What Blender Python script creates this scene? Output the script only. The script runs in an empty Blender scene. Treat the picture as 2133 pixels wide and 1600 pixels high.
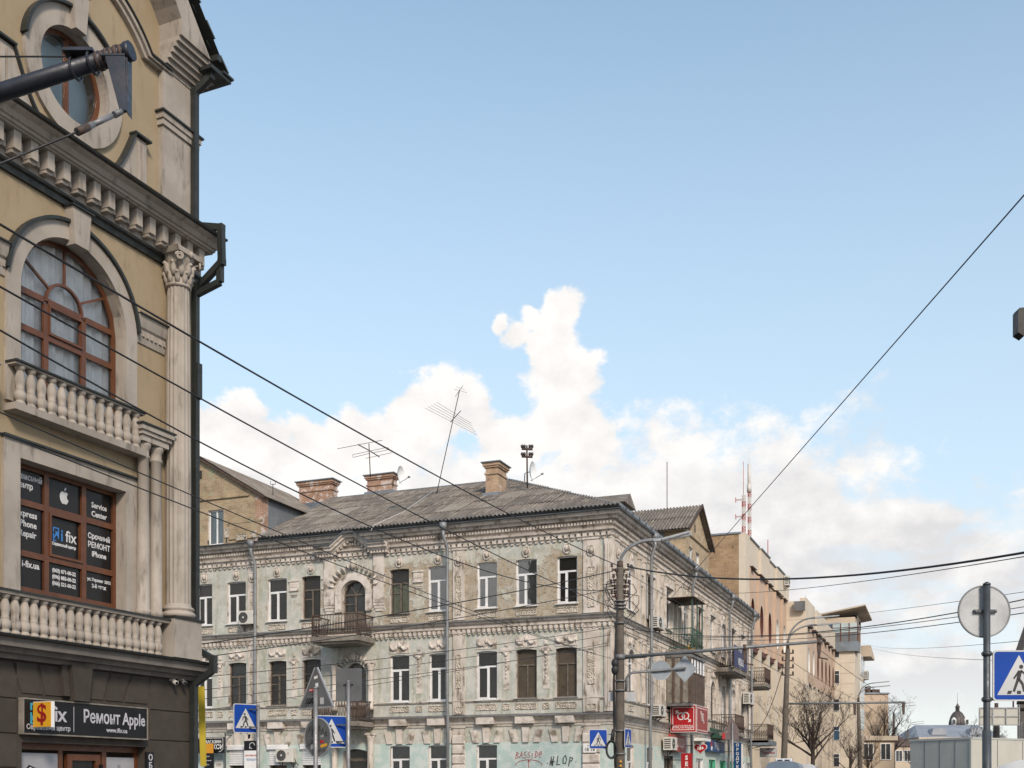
import bpy, bmesh, math, random
from math import sin, cos, tan, atan, pi, radians, sqrt, hypot
from mathutils import Vector, Matrix

# ------------------------------------------------------------------ camera
FPX, HX, HY, CAMZ = 2380.0, 1066.0, 1630.0, 1.6
TH = atan(954 / FPX)                    # street runs 21.8 deg to the right of the view
FWD = (-sin(TH), cos(TH)); RGT = (cos(TH), sin(TH))
sc = bpy.context.scene
COL = sc.collection
cam = bpy.data.cameras.new('camera')
cam.sensor_width = 36.0
cam.lens = 36.0 * FPX / 2133.0
cam.shift_y = (HY - 800.0) / 2133.0
cam.clip_start = 0.1
cam.clip_end = 6000
camo = bpy.data.objects.new('camera', cam)
COL.objects.link(camo)
camo.location = (0, 0, CAMZ)
camo.rotation_euler = (pi / 2, 0, TH)
sc.camera = camo

# ------------------------------------------------------------------ sun, exposure
SUN_EL, SUN_AZ = radians(34), radians(139)     # azimuth measured clockwise from +Y: from the right, a little behind the camera
sun = bpy.data.lights.new('sun', 'SUN')
sun.energy = 2.0
sun.angle = radians(11)
sun.color = (1.0, 0.86, 0.70)
suno = bpy.data.objects.new('sun', sun)
COL.objects.link(suno)
suno.rotation_euler = Vector((-sin(SUN_AZ) * cos(SUN_EL), -cos(SUN_AZ) * cos(SUN_EL), -sin(SUN_EL))).to_track_quat('-Z', 'Y').to_euler()
sc.view_settings.view_transform = 'Standard'
sc.view_settings.look = 'None'
sc.view_settings.gamma = 1.0
sc.view_settings.exposure = 0.70
sc.view_settings.use_curve_mapping = False
sc.render.engine = 'CYCLES'

# ------------------------------------------------------------------ node helper
class NT:
    def __init__(s, tree):
        s.t = tree; s.n = tree.nodes; s.l = tree.links
    def add(s, typ, **kw):
        nd = s.n.new(typ)
        for k, v in kw.items():
            setattr(nd, k, v)
        return nd
    def put(s, sock, v):
        if isinstance(v, bpy.types.NodeSocket):
            s.l.new(v, sock)
        elif v is not None:
            if isinstance(v, (tuple, list)) and len(v) == 3 and sock.type == 'RGBA':
                v = tuple(v) + (1.0,)
            sock.default_value = v
    def math(s, op, a, b=None, c=None, clamp=False):
        nd = s.add('ShaderNodeMath', operation=op, use_clamp=clamp)
        s.put(nd.inputs[0], a); s.put(nd.inputs[1], b); s.put(nd.inputs[2], c)
        return nd.outputs[0]
    def vmath(s, op, a, b=None, scale=None):
        nd = s.add('ShaderNodeVectorMath', operation=op)
        s.put(nd.inputs[0], a); s.put(nd.inputs[1], b)
        if scale is not None: s.put(nd.inputs['Scale'], scale)
        return nd.outputs['Value'] if op in ('DOT_PRODUCT', 'DISTANCE', 'LENGTH') else nd.outputs[0]
    def mix(s, f, a, b, mode='MIX'):
        nd = s.add('ShaderNodeMix', data_type='RGBA', blend_type=mode)
        s.put(nd.inputs[0], f); s.put(nd.inputs[6], a); s.put(nd.inputs[7], b)
        return nd.outputs[2]
    def rng(s, v, a, b, c=0.0, d=1.0, smooth=True):
        nd = s.add('ShaderNodeMapRange', interpolation_type='SMOOTHSTEP' if smooth else 'LINEAR')
        s.put(nd.inputs[0], v)
        for i, q in enumerate((a, b, c, d)): s.put(nd.inputs[i + 1], q)
        return nd.outputs[0]
    def noise(s, vec, scale, detail=4, rough=.55, dist=0.0):
        nd = s.add('ShaderNodeTexNoise')
        s.put(nd.inputs['Vector'], vec); s.put(nd.inputs['Scale'], scale); s.put(nd.inputs['Detail'], detail)
        s.put(nd.inputs['Roughness'], rough); s.put(nd.inputs['Distortion'], dist)
        return nd.outputs[0]
    def sep(s, v):
        nd = s.add('ShaderNodeSeparateXYZ'); s.put(nd.inputs[0], v); return nd.outputs
    def comb(s, x, y, z):
        nd = s.add('ShaderNodeCombineXYZ')
        s.put(nd.inputs[0], x); s.put(nd.inputs[1], y); s.put(nd.inputs[2], z); return nd.outputs[0]

# ------------------------------------------------------------------ sky with a bank of cumulus
def make_world():
    w = bpy.data.worlds.new('World'); sc.world = w; w.use_nodes = True
    N = NT(w.node_tree); N.n.clear()
    out = N.add('ShaderNodeOutputWorld')
    sky = N.add('ShaderNodeTexSky', sky_type='NISHITA')
    sky.sun_disc = False; sky.sun_elevation = SUN_EL; sky.sun_rotation = SUN_AZ
    sky.air_density = 1.0; sky.dust_density = 0.7; sky.ozone_density = 1.6
    # soften the blue a little, as high thin haze does
    hs = N.add('ShaderNodeHueSaturation'); N.put(hs.inputs['Saturation'], 0.84); N.put(hs.inputs['Hue'], 0.484); N.l.new(sky.outputs[0], hs.inputs['Color'])
    bg = N.add('ShaderNodeBackground'); N.put(bg.inputs[1], SKY_STR)
    d = N.vmath('NORMALIZE', N.add('ShaderNodeTexCoord').outputs['Generated'])
    x, y, z = N.sep(d)
    az = N.math('ARCTAN2', x, y)                        # 0 along the street, + to the right
    el = N.math('ARCSINE', z)
    N.l.new(N.mix(N.rng(el, .70, .14, 0.0, .64), hs.outputs[0], (2.55, 2.98, 3.25)), bg.inputs[0])     # thin haze lower down
    p = N.comb(az, el, 0.0)
    p3 = N.comb(az, N.math('MULTIPLY', el, 1.25), 0.37)
    warp = N.add('ShaderNodeTexNoise'); N.put(warp.inputs['Vector'], p3); N.put(warp.inputs['Scale'], 16.0); N.put(warp.inputs['Detail'], 4.0)
    wv = N.vmath('SCALE', N.vmath('SUBTRACT', warp.outputs['Color'], (.5, .5, .5)), scale=0.030)
    pw = N.vmath('ADD', p, wv)
    # towers: (photo x, photo y, radius in photo pixels) turned into compass angle and elevation
    blobs = [(1180, 642, 32), (1150, 640, 20), (1098, 670, 16), (1044, 682, 14), (1074, 702, 22), (1120, 715, 30), (1160, 700, 40), (1192, 765, 46), (1145, 775, 52), (1165, 850, 56),
             (935, 838, 58), (985, 862, 42), (880, 872, 62), (850, 905, 60), (735, 915, 48), (640, 930, 50), (480, 905, 62), (440, 918, 60),
             (1230, 925, 60), (1040, 925, 52), (1100, 915, 50), (700, 960, 50), (560, 945, 46), (790, 930, 46)]
    acc = None
    for (bx, by, r) in blobs:
        u = (bx - HX) / FPX; v = (HY - by) / FPX
        a = atan(u) - TH; e = atan(v / sqrt(1 + u * u))
        q = N.vmath('DISTANCE', pw, (a, e, 0.0))
        m = N.math('SUBTRACT', 1.0, N.math('DIVIDE', q, r / FPX * 1.42))
        acc = m if acc is None else N.math('SMOOTH_MAX', acc, m, 0.25)
    big = N.noise(p3, 4.0, 6, .55)
    top = N.math('ADD', 0.318, N.math('MULTIPLY', N.math('SUBTRACT', big, .5), .20))   # elevation of the bank's top
    top = N.math('SUBTRACT', top, N.math('MULTIPLY', N.rng(az, -.19, .0), .060))
    bank = N.math('DIVIDE', N.math('SUBTRACT', top, N.sep(pw)[1]), 0.05)
    fine = N.noise(p3, 26.0, 7, .60)
    f2 = N.noise(p3, 60.0, 5, .6)
    fb = N.math('ADD', N.math('MULTIPLY', N.math('SUBTRACT', fine, .5), 1.5), N.math('MULTIPLY', N.math('SUBTRACT', f2, .5), .8))
    tower = N.rng(N.math('ADD', acc, N.math('MULTIPLY', fb, .95)), -.04, .34)
    bankm = N.math('MULTIPLY', N.rng(N.math('ADD', bank, N.math('MULTIPLY', fb, 1.9)), -.1, 1.0), .97)
    gaps = N.rng(N.noise(N.comb(az, N.math('MULTIPLY', el, 3.2), 1.7), 9.0, 6, .6), .30, .50, .35, 1.0)
    gaps = N.math('MAXIMUM', gaps, N.rng(az, -.17, -.03, .98, .48))
    bankm = N.math('MULTIPLY', bankm, gaps)
    low = N.rng(el, .02, .11, 0.0, 1.0)
    bankm = N.math('MULTIPLY', bankm, N.math('ADD', .30, N.math('MULTIPLY', low, .7)))
    mask = N.math('MAXIMUM', tower, bankm)
    # the clouds' own brightness: sunlit tops, greyer bases
    sh = N.noise(N.comb(az, N.math('MULTIPLY', el, 2.2), 4.2), 9.0, 7, .60, .3)
    rel = N.math('SUBTRACT', N.noise(p3, 13.0, 7, .58), N.noise(N.vmath('ADD', p3, (-.012, .022, 0.0)), 13.0, 7, .58))   # bulges: light on the upper left, shade below
    base = N.rng(N.math('ADD', el, N.math('MULTIPLY', N.math('SUBTRACT', sh, .5), .30)), .08, .26)
    east = N.rng(az, -.30, .02, 1.0, .55)
    lit = N.math('MAXIMUM', N.math('MULTIPLY', base, east), N.math('MULTIPLY', N.rng(acc, -.2, .25), N.rng(az, -.2, 0.0, 1.0, .6)))
    lit = N.math('ADD', N.math('MULTIPLY', lit, .80), N.math('MULTIPLY', rel, N.rng(az, -.30, -.05, 2.6, 3.2)), clamp=True)
    ccol = N.mix(lit, (.755, .74, .745), (1.02, .99, .955))
    horizon = N.rng(el, .0, .10, 1.0, 0.0)
    ccol = N.mix(N.math('MULTIPLY', horizon, .75), ccol, (.94, .86, .76))
    bgc = N.add('ShaderNodeBackground'); N.l.new(ccol, bgc.inputs[0]); N.put(bgc.inputs[1], CLOUD_STR)
    mx = N.add('ShaderNodeMixShader'); N.l.new(mask, mx.inputs[0]); N.l.new(bg.outputs[0], mx.inputs[1]); N.l.new(bgc.outputs[0], mx.inputs[2])
    N.l.new(mx.outputs[0], out.inputs[0])
SKY_STR, CLOUD_STR = 0.150, 0.635
make_world()

# ------------------------------------------------------------------ from a pixel of the photograph to a point
def at_depth(px, py, D):
    k = (px - HX) / FPX
    return Vector((D * (FWD[0] + k * RGT[0]), D * (FWD[1] + k * RGT[1]), CAMZ + (HY - py) / FPX * D))
def on_ground(px, D, z=0.0):
    v = at_depth(px, HY, D); v.z = z; return v
class Fac:
    """A facade plane: local x runs along it to the right as seen from outside, local y into the wall, z up."""
    def __init__(s, o, rot):
        s.o = Vector((o[0], o[1], 0)); s.rot = rot
        s.ex = Vector((cos(rot), sin(rot), 0)); s.ey = Vector((-sin(rot), cos(rot), 0))
    def p(s, px, py, out=0.0):
        k = (px - HX) / FPX
        d = Vector((FWD[0] + k * RGT[0], FWD[1] + k * RGT[1], 0))
        rel = s.o - out * s.ey
        t = rel.dot(s.ey) / d.dot(s.ey)
        return ((d * t - s.o).dot(s.ex), CAMZ + (HY - py) / FPX * t)
    def a(s, px, out=0.0): return s.p(px, HY, out)[0]
    def z(s, px, py, out=0.0): return s.p(px, py, out)[1]
    def w(s, a, y, z): return s.o + a * s.ex + y * s.ey + Vector((0, 0, z))

# ------------------------------------------------------------------ mesh builder
class MB:
    def __init__(s): s.v = []; s.f = []; s.sm = []
    def quad(s, *pts, smooth=False):
        b = len(s.v); s.v += [tuple(p) for p in pts]; s.f.append(tuple(range(b, b + len(pts)))); s.sm.append(smooth); return s
    def box(s, x0, x1, y0, y1, z0, z1):
        if x0 > x1: x0, x1 = x1, x0
        if y0 > y1: y0, y1 = y1, y0
        if z0 > z1: z0, z1 = z1, z0
        b = len(s.v)
        s.v += [(x0, y0, z0), (x1, y0, z0), (x1, y1, z0), (x0, y1, z0), (x0, y0, z1), (x1, y0, z1), (x1, y1, z1), (x0, y1, z1)]
        for q in ((0, 3, 2, 1), (4, 5, 6, 7), (0, 1, 5, 4), (1, 2, 6, 5), (2, 3, 7, 6), (3, 0, 4, 7)):
            s.f.append(tuple(b + i for i in q)); s.sm.append(False)
        return s
    def cbox(s, x0, x1, y0, y1, z0, z1, c=.01):
        """box whose front (low y) edges are chamfered"""
        if x0 > x1: x0, x1 = x1, x0
        if z0 > z1: z0, z1 = z1, z0
        b = len(s.v)
        s.v += [(x0, y1, z0), (x1, y1, z0), (x1, y1, z1), (x0, y1, z1),
                (x0, y0 + c, z0), (x1, y0 + c, z0), (x1, y0 + c, z1), (x0, y0 + c, z1),
                (x0 + c, y0, z0 + c), (x1 - c, y0, z0 + c), (x1 - c, y0, z1 - c), (x0 + c, y0, z1 - c)]
        fs = [(0, 3, 2, 1), (8, 9, 10, 11)]
        for i in range(4):
            j = (i + 1) % 4
            fs += [(i, j, 4 + j, 4 + i), (4 + i, 4 + j, 8 + j, 8 + i)]
        for q in fs: s.f.append(tuple(b + i for i in q)); s.sm.append(False)
        return s
    def prism(s, poly, y0, y1, smooth=False):
        """poly: list of (x,z), counter-clockwise seen from the front (-y)"""
        n = len(poly); b = len(s.v)
        s.v += [(x, y0, z) for x, z in poly] + [(x, y1, z) for x, z in poly]
        s.f.append(tuple(range(b, b + n))); s.sm.append(False)
        s.f.append(tuple(range(b + 2 * n - 1, b + n - 1, -1))); s.sm.append(False)
        for i in range(n):
            j = (i + 1) % n
            s.f.append((b + j, b + i, b + n + i, b + n + j)); s.sm.append(smooth)
        return s
    def extr(s, prof, a0, a1, m0=0.0, m1=0.0, smooth=False):
        """profile of (out, z) pushed along the facade from a0 to a1; m mitres the ends"""
        n = len(prof); b = len(s.v)
        s.v += [(a0 + m0 * o, -o, z) for o, z in prof] + [(a1 + m1 * o, -o, z) for o, z in prof]
        s.f.append(tuple(range(b, b + n))); s.sm.append(False)
        s.f.append(tuple(range(b + 2 * n - 1, b + n - 1, -1))); s.sm.append(False)
        for i in range(n):
            j = (i + 1) % n
            s.f.append((b + j, b + i, b + n + i, b + n + j)); s.sm.append(smooth)
        return s
    def tube(s, pts, r, n=8, cap=True, smooth=True, up=Vector((0, 0, 1))):
        pts = [Vector(p) for p in pts]; rs = r if isinstance(r, (list, tuple)) else [r] * len(pts)
        b = len(s.v); m = len(pts); u = None
        for i, p in enumerate(pts):
            t = (pts[min(i + 1, m - 1)] - pts[max(i - 1, 0)])
            t = t.normalized() if t.length > 1e-9 else Vector((0, 0, 1))
            if u is None:
                h = up if abs(t.dot(up)) < .95 else Vector((1, 0, 0))
                u = (h - t * h.dot(t)).normalized()
            else:
                u = u - t * u.dot(t)
                u = u.normalized() if u.length > 1e-6 else t.orthogonal().normalized()
            wv = t.cross(u)
            for k in range(n):
                c = 2 * pi * k / n
                s.v.append(tuple(p + (u * cos(c) + wv * sin(c)) * rs[i]))
        for i in range(m - 1):
            for k in range(n):
                k2 = (k + 1) % n
                s.f.append((b + i * n + k, b + i * n + k2, b + (i + 1) * n + k2, b + (i + 1) * n + k)); s.sm.append(smooth)
        if cap:
            s.f.append(tuple(b + k for k in range(n - 1, -1, -1))); s.sm.append(False)
            s.f.append(tuple(b + (m - 1) * n + k for k in range(n))); s.sm.append(False)
        return s
    def bar(s, p, q, w, h=None):
        """rectangular bar between two points"""
        p = Vector(p); q = Vector(q); t = (q - p).normalized(); h = h or w
        up = Vector((0, 0, 1)) if abs(t.z) < .9 else Vector((0, 1, 0))
        u = t.cross(up).normalized() * (w / 2); v = u.cross(t).normalized() * (h / 2)
        b = len(s.v)
        for c in (p, q):
            for (i, j) in ((-1, -1), (1, -1), (1, 1), (-1, 1)): s.v.append(tuple(c + u * i + v * j))
        for f in ((0, 1, 2, 3), (7, 6, 5, 4), (0, 4, 5, 1), (1, 5, 6, 2), (2, 6, 7, 3), (3, 7, 4, 0)):
            s.f.append(tuple(b + i for i in f)); s.sm.append(False)
        return s
    def lathe(s, prof, n=12, c=(0, 0, 0), a0=0.0, a1=2 * pi, flute=None):
        b = len(s.v); full = abs(a1 - a0 - 2 * pi) < 1e-6; k = n if full else n + 1
        for r, z in prof:
            for i in range(k):
                t = a0 + (a1 - a0) * i / n
                rr = r * (flute[i % len(flute)] if flute else 1)
                s.v.append((c[0] + rr * cos(t), c[1] + rr * sin(t), c[2] + z))
        for j in range(len(prof) - 1):
            for i in range(n):
                i2 = (i + 1) % k
                s.f.append((b + j * k + i, b + j * k + i2, b + (j + 1) * k + i2, b + (j + 1) * k + i)); s.sm.append(flute is None)
        if full:
            s.f.append(tuple(b + i for i in range(k - 1, -1, -1))); s.sm.append(False)
            e = b + (len(prof) - 1) * k
            s.f.append(tuple(e + i for i in range(k))); s.sm.append(False)
        return s
    def blob(s, c, r, n=8, m=6):
        rx, ry, rz = r if isinstance(r, (tuple, list)) else (r, r, r)
        b = len(s.v)
        for j in range(m + 1):
            ph = -pi / 2 + pi * j / m
            for i in range(n):
                t = 2 * pi * i / n
                s.v.append((c[0] + rx * cos(ph) * cos(t), c[1] + ry * cos(ph) * sin(t), c[2] + rz * sin(ph)))
        for j in range(m):
            for i in range(n):
                i2 = (i + 1) % n
                s.f.append((b + j * n + i, b + j * n + i2, b + (j + 1) * n + i2, b + (j + 1) * n + i)); s.sm.append(True)
        return s
    def sweep(s, prof, path):
        """profile of (out, dz) carried upright along a path of (a, z) on the facade"""
        n = len(prof); b = len(s.v)
        for a, z in path: s.v += [(a, -o, z + d) for o, d in prof]
        s.f.append(tuple(range(b, b + n))); s.sm.append(False)
        e = b + (len(path) - 1) * n; s.f.append(tuple(range(e + n - 1, e - 1, -1))); s.sm.append(False)
        for k in range(len(path) - 1):
            for i in range(n):
                j = (i + 1) % n
                s.f.append((b + k * n + j, b + k * n + i, b + (k + 1) * n + i, b + (k + 1) * n + j)); s.sm.append(False)
        return s
    def arcband(s, cx, cz, r0, r1, t0, t1, y0, y1, n=12, ez=1.0):
        """solid ring segment in the facade plane, between two radii"""
        for i in range(n):
            u = t0 + (t1 - t0) * i / n; w = t0 + (t1 - t0) * (i + 1) / n
            P = [(cx + r0 * cos(u), cz + ez * r0 * sin(u)), (cx + r1 * cos(u), cz + ez * r1 * sin(u)), (cx + r1 * cos(w), cz + ez * r1 * sin(w)), (cx + r0 * cos(w), cz + ez * r0 * sin(w))]
            b = len(s.v)
            s.v += [(x, y0, z) for x, z in P] + [(x, y1, z) for x, z in P]
            fs = [(3, 2, 1, 0) if t1 < t0 else (0, 1, 2, 3), (1, 5, 6, 2), (3, 7, 4, 0)]
            if i == 0: fs.append((0, 4, 5, 1))
            if i == n - 1: fs.append((2, 6, 7, 3))
            for q in fs: s.f.append(tuple(b + k for k in q)); s.sm.append(False)
        return s
    def mesh(s, name, mats):
        me = bpy.data.meshes.new(name)
        me.from_pydata(s.v, [], s.f)
        me.polygons.foreach_set('use_smooth', s.sm)
        for m in (mats if isinstance(mats, (list, tuple)) else [mats]): me.materials.append(m)
        me.update()
        return me
    def build(s, name, mat, parent=None, loc=(0, 0, 0), rot=0.0):
        return link(name, s.mesh(name, mat), parent, loc, rot)
def link(name, data, parent=None, loc=(0, 0, 0), rot=0.0):
    o = bpy.data.objects.new(name, data); COL.objects.link(o)
    o.parent = parent; o.location = loc
    o.rotation_euler = rot if isinstance(rot, (tuple, list)) or hasattr(rot, 'x') else (0, 0, rot)
    return o
def tag(o, label, cat, group=None):
    o['label'] = label; o['category'] = cat
    if group: o['group'] = group
    return o
def thing(name, label, cat, loc=(0, 0, 0), rot=0.0, group=None):
    return tag(link(name, None, None, loc, rot), label, cat, group)
def structure(o): o['kind'] = 'structure'; return o
def stuff(o): o['kind'] = 'stuff'; return o
def clone(o, parent=None, loc=None, rot=None):
    c = o.copy(); COL.objects.link(c); c.parent = parent
    if loc is not None: c.location = loc
    if rot is not None: c.rotation_euler = (0, 0, rot)
    return c
def text_mesh(body, size, mat, align='LEFT', ext=.002, width=1.0, bold=0.0, sp=1.0):
    """lettering as a thin mesh in the local x-z plane, facing -y"""
    cu = bpy.data.curves.new('lettering', 'FONT'); cu.body = body; cu.size = size; cu.align_x = align; cu.align_y = 'CENTER'
    cu.extrude = ext; cu.offset = bold; cu.space_character = sp; cu.space_line = .85; cu.resolution_u = 2
    o = bpy.data.objects.new('lettering', cu); COL.objects.link(o)
    dg = bpy.context.evaluated_depsgraph_get()
    me = bpy.data.meshes.new_from_object(o.evaluated_get(dg))
    bpy.data.objects.remove(o); bpy.data.curves.remove(cu)
    me.transform(Matrix.Rotation(pi / 2, 4, 'X') @ Matrix.Diagonal((width, 1, 1, 1)))
    me.materials.clear(); me.materials.append(mat)
    return me
def letters(parent, body, size, mat, x, y, z, align='CENTER', rot=0.0, name='lettering', **kw):
    return link(name, text_mesh(body, size, mat, align, **kw), parent, (x, y, z), rot)
RND = random.Random(7)

# ------------------------------------------------------------------ materials
MATS = {}
def new_mat(name):
    m = bpy.data.materials.new(name); m.use_nodes = True
    N = NT(m.node_tree); N.n.clear()
    out = N.add('ShaderNodeOutputMaterial'); b = N.add('ShaderNodeBsdfPrincipled')
    N.l.new(b.outputs[0], out.inputs[0]); MATS[name] = m
    return m, N, b, out
def coords(N, rnd=True):
    v = N.add('ShaderNodeTexCoord').outputs['Object']
    if rnd:
        r = N.add('ShaderNodeObjectInfo').outputs['Random']
        v2 = N.vmath('ADD', v, N.comb(N.math('MULTIPLY', r, 37.0), N.math('MULTIPLY', r, 11.0), N.math('MULTIPLY', r, 23.0)))
        return v, v2
    return v, v
def bump(N, b, h, strength=.4, dist=.02):
    bp = N.add('ShaderNodeBump'); N.put(bp.inputs['Strength'], strength); N.put(bp.inputs['Distance'], dist); N.put(bp.inputs['Height'], h)
    N.l.new(bp.outputs[0], b.inputs['Normal'])
def simple(name, c1, c2=None, rough=.7, scale=3.0, metal=0.0, bmp=.0, bscale=40.0, contrast=(.35, .65), streak=False, grime=None, gr=(.55, .75), coat=0.0, spec=.5):
    """a colour that drifts towards a second one in patches, with fine relief and optional run-down grime"""
    m, N, b, out = new_mat(name)
    v, vr = coords(N)
    c2 = c2 or tuple(x * .8 for x in c1)
    n = N.noise(vr, scale, 6, .6)
    f = N.rng(n, contrast[0], contrast[1])
    col = N.mix(f, c1, c2)
    if grime:
        x, y, z = N.sep(vr)
        sv = N.comb(N.math('MULTIPLY', x, 3.2), N.math('MULTIPLY', y, 3.2), N.math('MULTIPLY', z, .7)) if streak else vr
        g = N.rng(N.noise(sv, 1.6, 6, .62), gr[0], gr[1])
        col = N.mix(g, col, grime)
    N.put(b.inputs['Base Color'], col)
    rn = N.rng(N.noise(vr, scale * 4, 3), .3, .7, rough - .08, min(1, rough + .08))
    N.put(b.inputs['Roughness'], rn); N.put(b.inputs['Metallic'], metal); N.put(b.inputs['Specular IOR Level'], spec)
    if coat: N.put(b.inputs['Coat Weight'], coat)
    if bmp: bump(N, b, N.noise(v, bscale, 5, .65), bmp, .01)
    return m

def brick_nodes(N, v, c1, c2, mortar, wdt=.25, row=.075, mort=.012):
    x, y, z = N.sep(v)
    # courses run round the corner: use x on faces along x and y on faces along y
    bt = N.add('ShaderNodeTexBrick'); bt.offset = .5
    N.put(bt.inputs['Vector'], N.comb(N.math('ADD', x, y), z, 0.0))
    N.put(bt.inputs['Color1'], c1); N.put(bt.inputs['Color2'], c2); N.put(bt.inputs['Mortar'], mortar)
    N.put(bt.inputs['Scale'], 1.0); N.put(bt.inputs['Mortar Size'], mort); N.put(bt.inputs['Brick Width'], wdt); N.put(bt.inputs['Row Height'], row)
    N.put(bt.inputs['Mortar Smooth'], .3); N.put(bt.inputs['Bias'], -.2)
    return bt
def brick_mat(name, c1, c2, mortar, wash=None, wash_rng=(.5, .6), dark=None, wdt=.25, row=.075):
    m, N, b, out = new_mat(name)
    v, vr = coords(N, False)
    bt = brick_nodes(N, v, c1, c2, mortar, wdt, row)
    col = N.mix(N.rng(N.noise(v, 1.3, 5), .35, .7, 0, .55), bt.outputs['Color'], tuple(x * .62 for x in c2))
    col = N.mix(N.math('MULTIPLY', N.noise(v, 9.0, 3), .4), col, tuple(x * 1.25 for x in c1))
    if wash:
        g = N.rng(N.noise(v, 1.9, 7, .68, .4), *wash_rng)
        col = N.mix(g, col, wash)
    if dark:
        g = N.rng(N.noise(v, 2.6, 6, .7), .56, .75)
        col = N.mix(g, col, dark)
    N.put(b.inputs['Base Color'], col); N.put(b.inputs['Roughness'], .88)
    h = N.math('ADD', N.math('MULTIPLY', bt.outputs['Fac'], -1.0), N.math('MULTIPLY', N.noise(v, 30.0, 4), .5))
    bump(N, b, h, .6, .015)
    return m

def old_plaster(name, paint, paint2, peel, top_peel, z_lo, z_hi, stain, brick1=(.37, .29, .195), brick2=(.28, .205, .13), ground=None):
    """painted lime plaster, worn through to the brick; more so on the top floor"""
    m, N, b, out = new_mat(name)
    v, vr = coords(N, False)
    x, y, z = N.sep(v)
    bt = brick_nodes(N, v, brick1, brick2, (.42, .37, .29))
    brick = N.mix(N.rng(N.noise(v, 2.6, 7, .7), .38, .62, 0, .85), bt.outputs['Color'], (.46, .41, .335))
    brick = N.mix(N.rng(N.noise(v, 7.0, 6, .7), .52, .64, 0, .8), brick, (.20, .155, .10))
    pn = N.noise(N.comb(x, y, N.math('MULTIPLY', z, .8)), 1.05, 9, .68, .5)
    pn2 = N.noise(v, 4.5, 6, .7)
    hgt = N.math('MULTIPLY', N.math('MULTIPLY', N.rng(z, z_lo, z_lo + .5), N.rng(z, z_hi - .5, z_hi + .5, 1.0, .25)), N.rng(x, -17.0, -9.0, top_peel * .45, top_peel))
    pn3 = N.noise(v, 15.0, 5, .7)
    k = N.math('ADD', N.math('ADD', N.math('MULTIPLY', pn, .58), N.math('ADD', N.math('MULTIPLY', pn2, .26), N.math('MULTIPLY', pn3, .16))), hgt)
    pm = N.rng(k, peel, peel + .045)
    under = N.rng(k, peel - .05, peel - .02)            # a rim of bare grey plaster round each loss
    pc = N.mix(N.rng(N.noise(v, 1.6, 5), .4, .62), paint, paint2)
    sv = N.comb(N.math('MULTIPLY', x, 4.0), N.math('MULTIPLY', y, 4.0), N.math('MULTIPLY', z, .55))
    pc = N.mix(N.rng(N.noise(sv, 1.1, 6, .65), .47, .70, 0, .85), pc, stain)
    pc = N.mix(N.rng(N.noise(v, .75, 8, .70, .6), .50, .66, 0, .55), pc, (.30, .265, .20))
    pc = N.mix(N.rng(N.noise(v, 5.5, 6, .72), .54, .62, 0, .75), pc, (.62, .585, .53))
    pc = N.mix(N.math('MULTIPLY', under, .7), pc, (.50, .47, .40))
    if ground:
        gm = N.rng(N.math('ADD', z, N.math('MULTIPLY', N.math('SUBTRACT', pn2, .5), .12)), ground[0] - .02, ground[0] + .02, 1.0, 0.0)
        gp = N.mix(N.rng(N.noise(v, 2.2, 5), .42, .6), ground[1], ground[2])
        gb = N.mix(N.math('MULTIPLY', bt.outputs['Fac'], .35), gp, tuple(q * .75 for q in ground[1]))
        pc = N.mix(gm, pc, gb); pm = N.math('MULTIPLY', pm, N.math('SUBTRACT', 1.0, N.math('MULTIPLY', gm, .9)))
    col = N.mix(pm, pc, brick)
    fine = N.noise(v, 34.0, 4, .7)
    col = N.mix(N.math('MULTIPLY', N.rng(fine, .45, .75), .32), col, (.20, .18, .14))
    N.put(b.inputs['Base Color'], col); N.put(b.inputs['Roughness'], .9)
    h = N.math('ADD', N.math('MULTIPLY', pm, -1.0), N.math('ADD', N.math('MULTIPLY', fine, .35), N.math('MULTIPLY', N.math('MULTIPLY', bt.outputs['Fac'], pm), -.6)))
    bump(N, b, h, .7, .02)
    return m

def glass_mat(name, tint=(.9, .95, .95), ior=1.75, rough=.02, dirt=.06):
    m, N, b, out = new_mat(name)
    v, vr = coords(N)
    N.n.remove(b)
    tr = N.add('ShaderNodeBsdfTransparent'); N.put(tr.inputs[0], tint)
    gl = N.add('ShaderNodeBsdfGlossy'); N.put(gl.inputs['Roughness'], rough)
    wob = N.add('ShaderNodeBump'); N.put(wob.inputs['Strength'], .06); N.put(wob.inputs['Distance'], .05)
    N.put(wob.inputs['Height'], N.noise(vr, 1.7, 2)); N.l.new(wob.outputs[0], gl.inputs['Normal'])
    fr = N.add('ShaderNodeFresnel'); N.put(fr.inputs[0], ior)
    mx = N.add('ShaderNodeMixShader'); N.l.new(fr.outputs[0], mx.inputs[0]); N.l.new(tr.outputs[0], mx.inputs[1]); N.l.new(gl.outputs[0], mx.inputs[2])
    df = N.add('ShaderNodeBsdfDiffuse'); N.put(df.inputs[0], (.35, .34, .31, 1))
    m2 = N.add('ShaderNodeMixShader'); N.put(m2.inputs[0], N.math('MULTIPLY', N.noise(vr, 3.0, 5), dirt))
    N.l.new(mx.outputs[0], m2.inputs[1]); N.l.new(df.outputs[0], m2.inputs[2]); N.l.new(m2.outputs[0], out.inputs[0])
    return m
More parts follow.
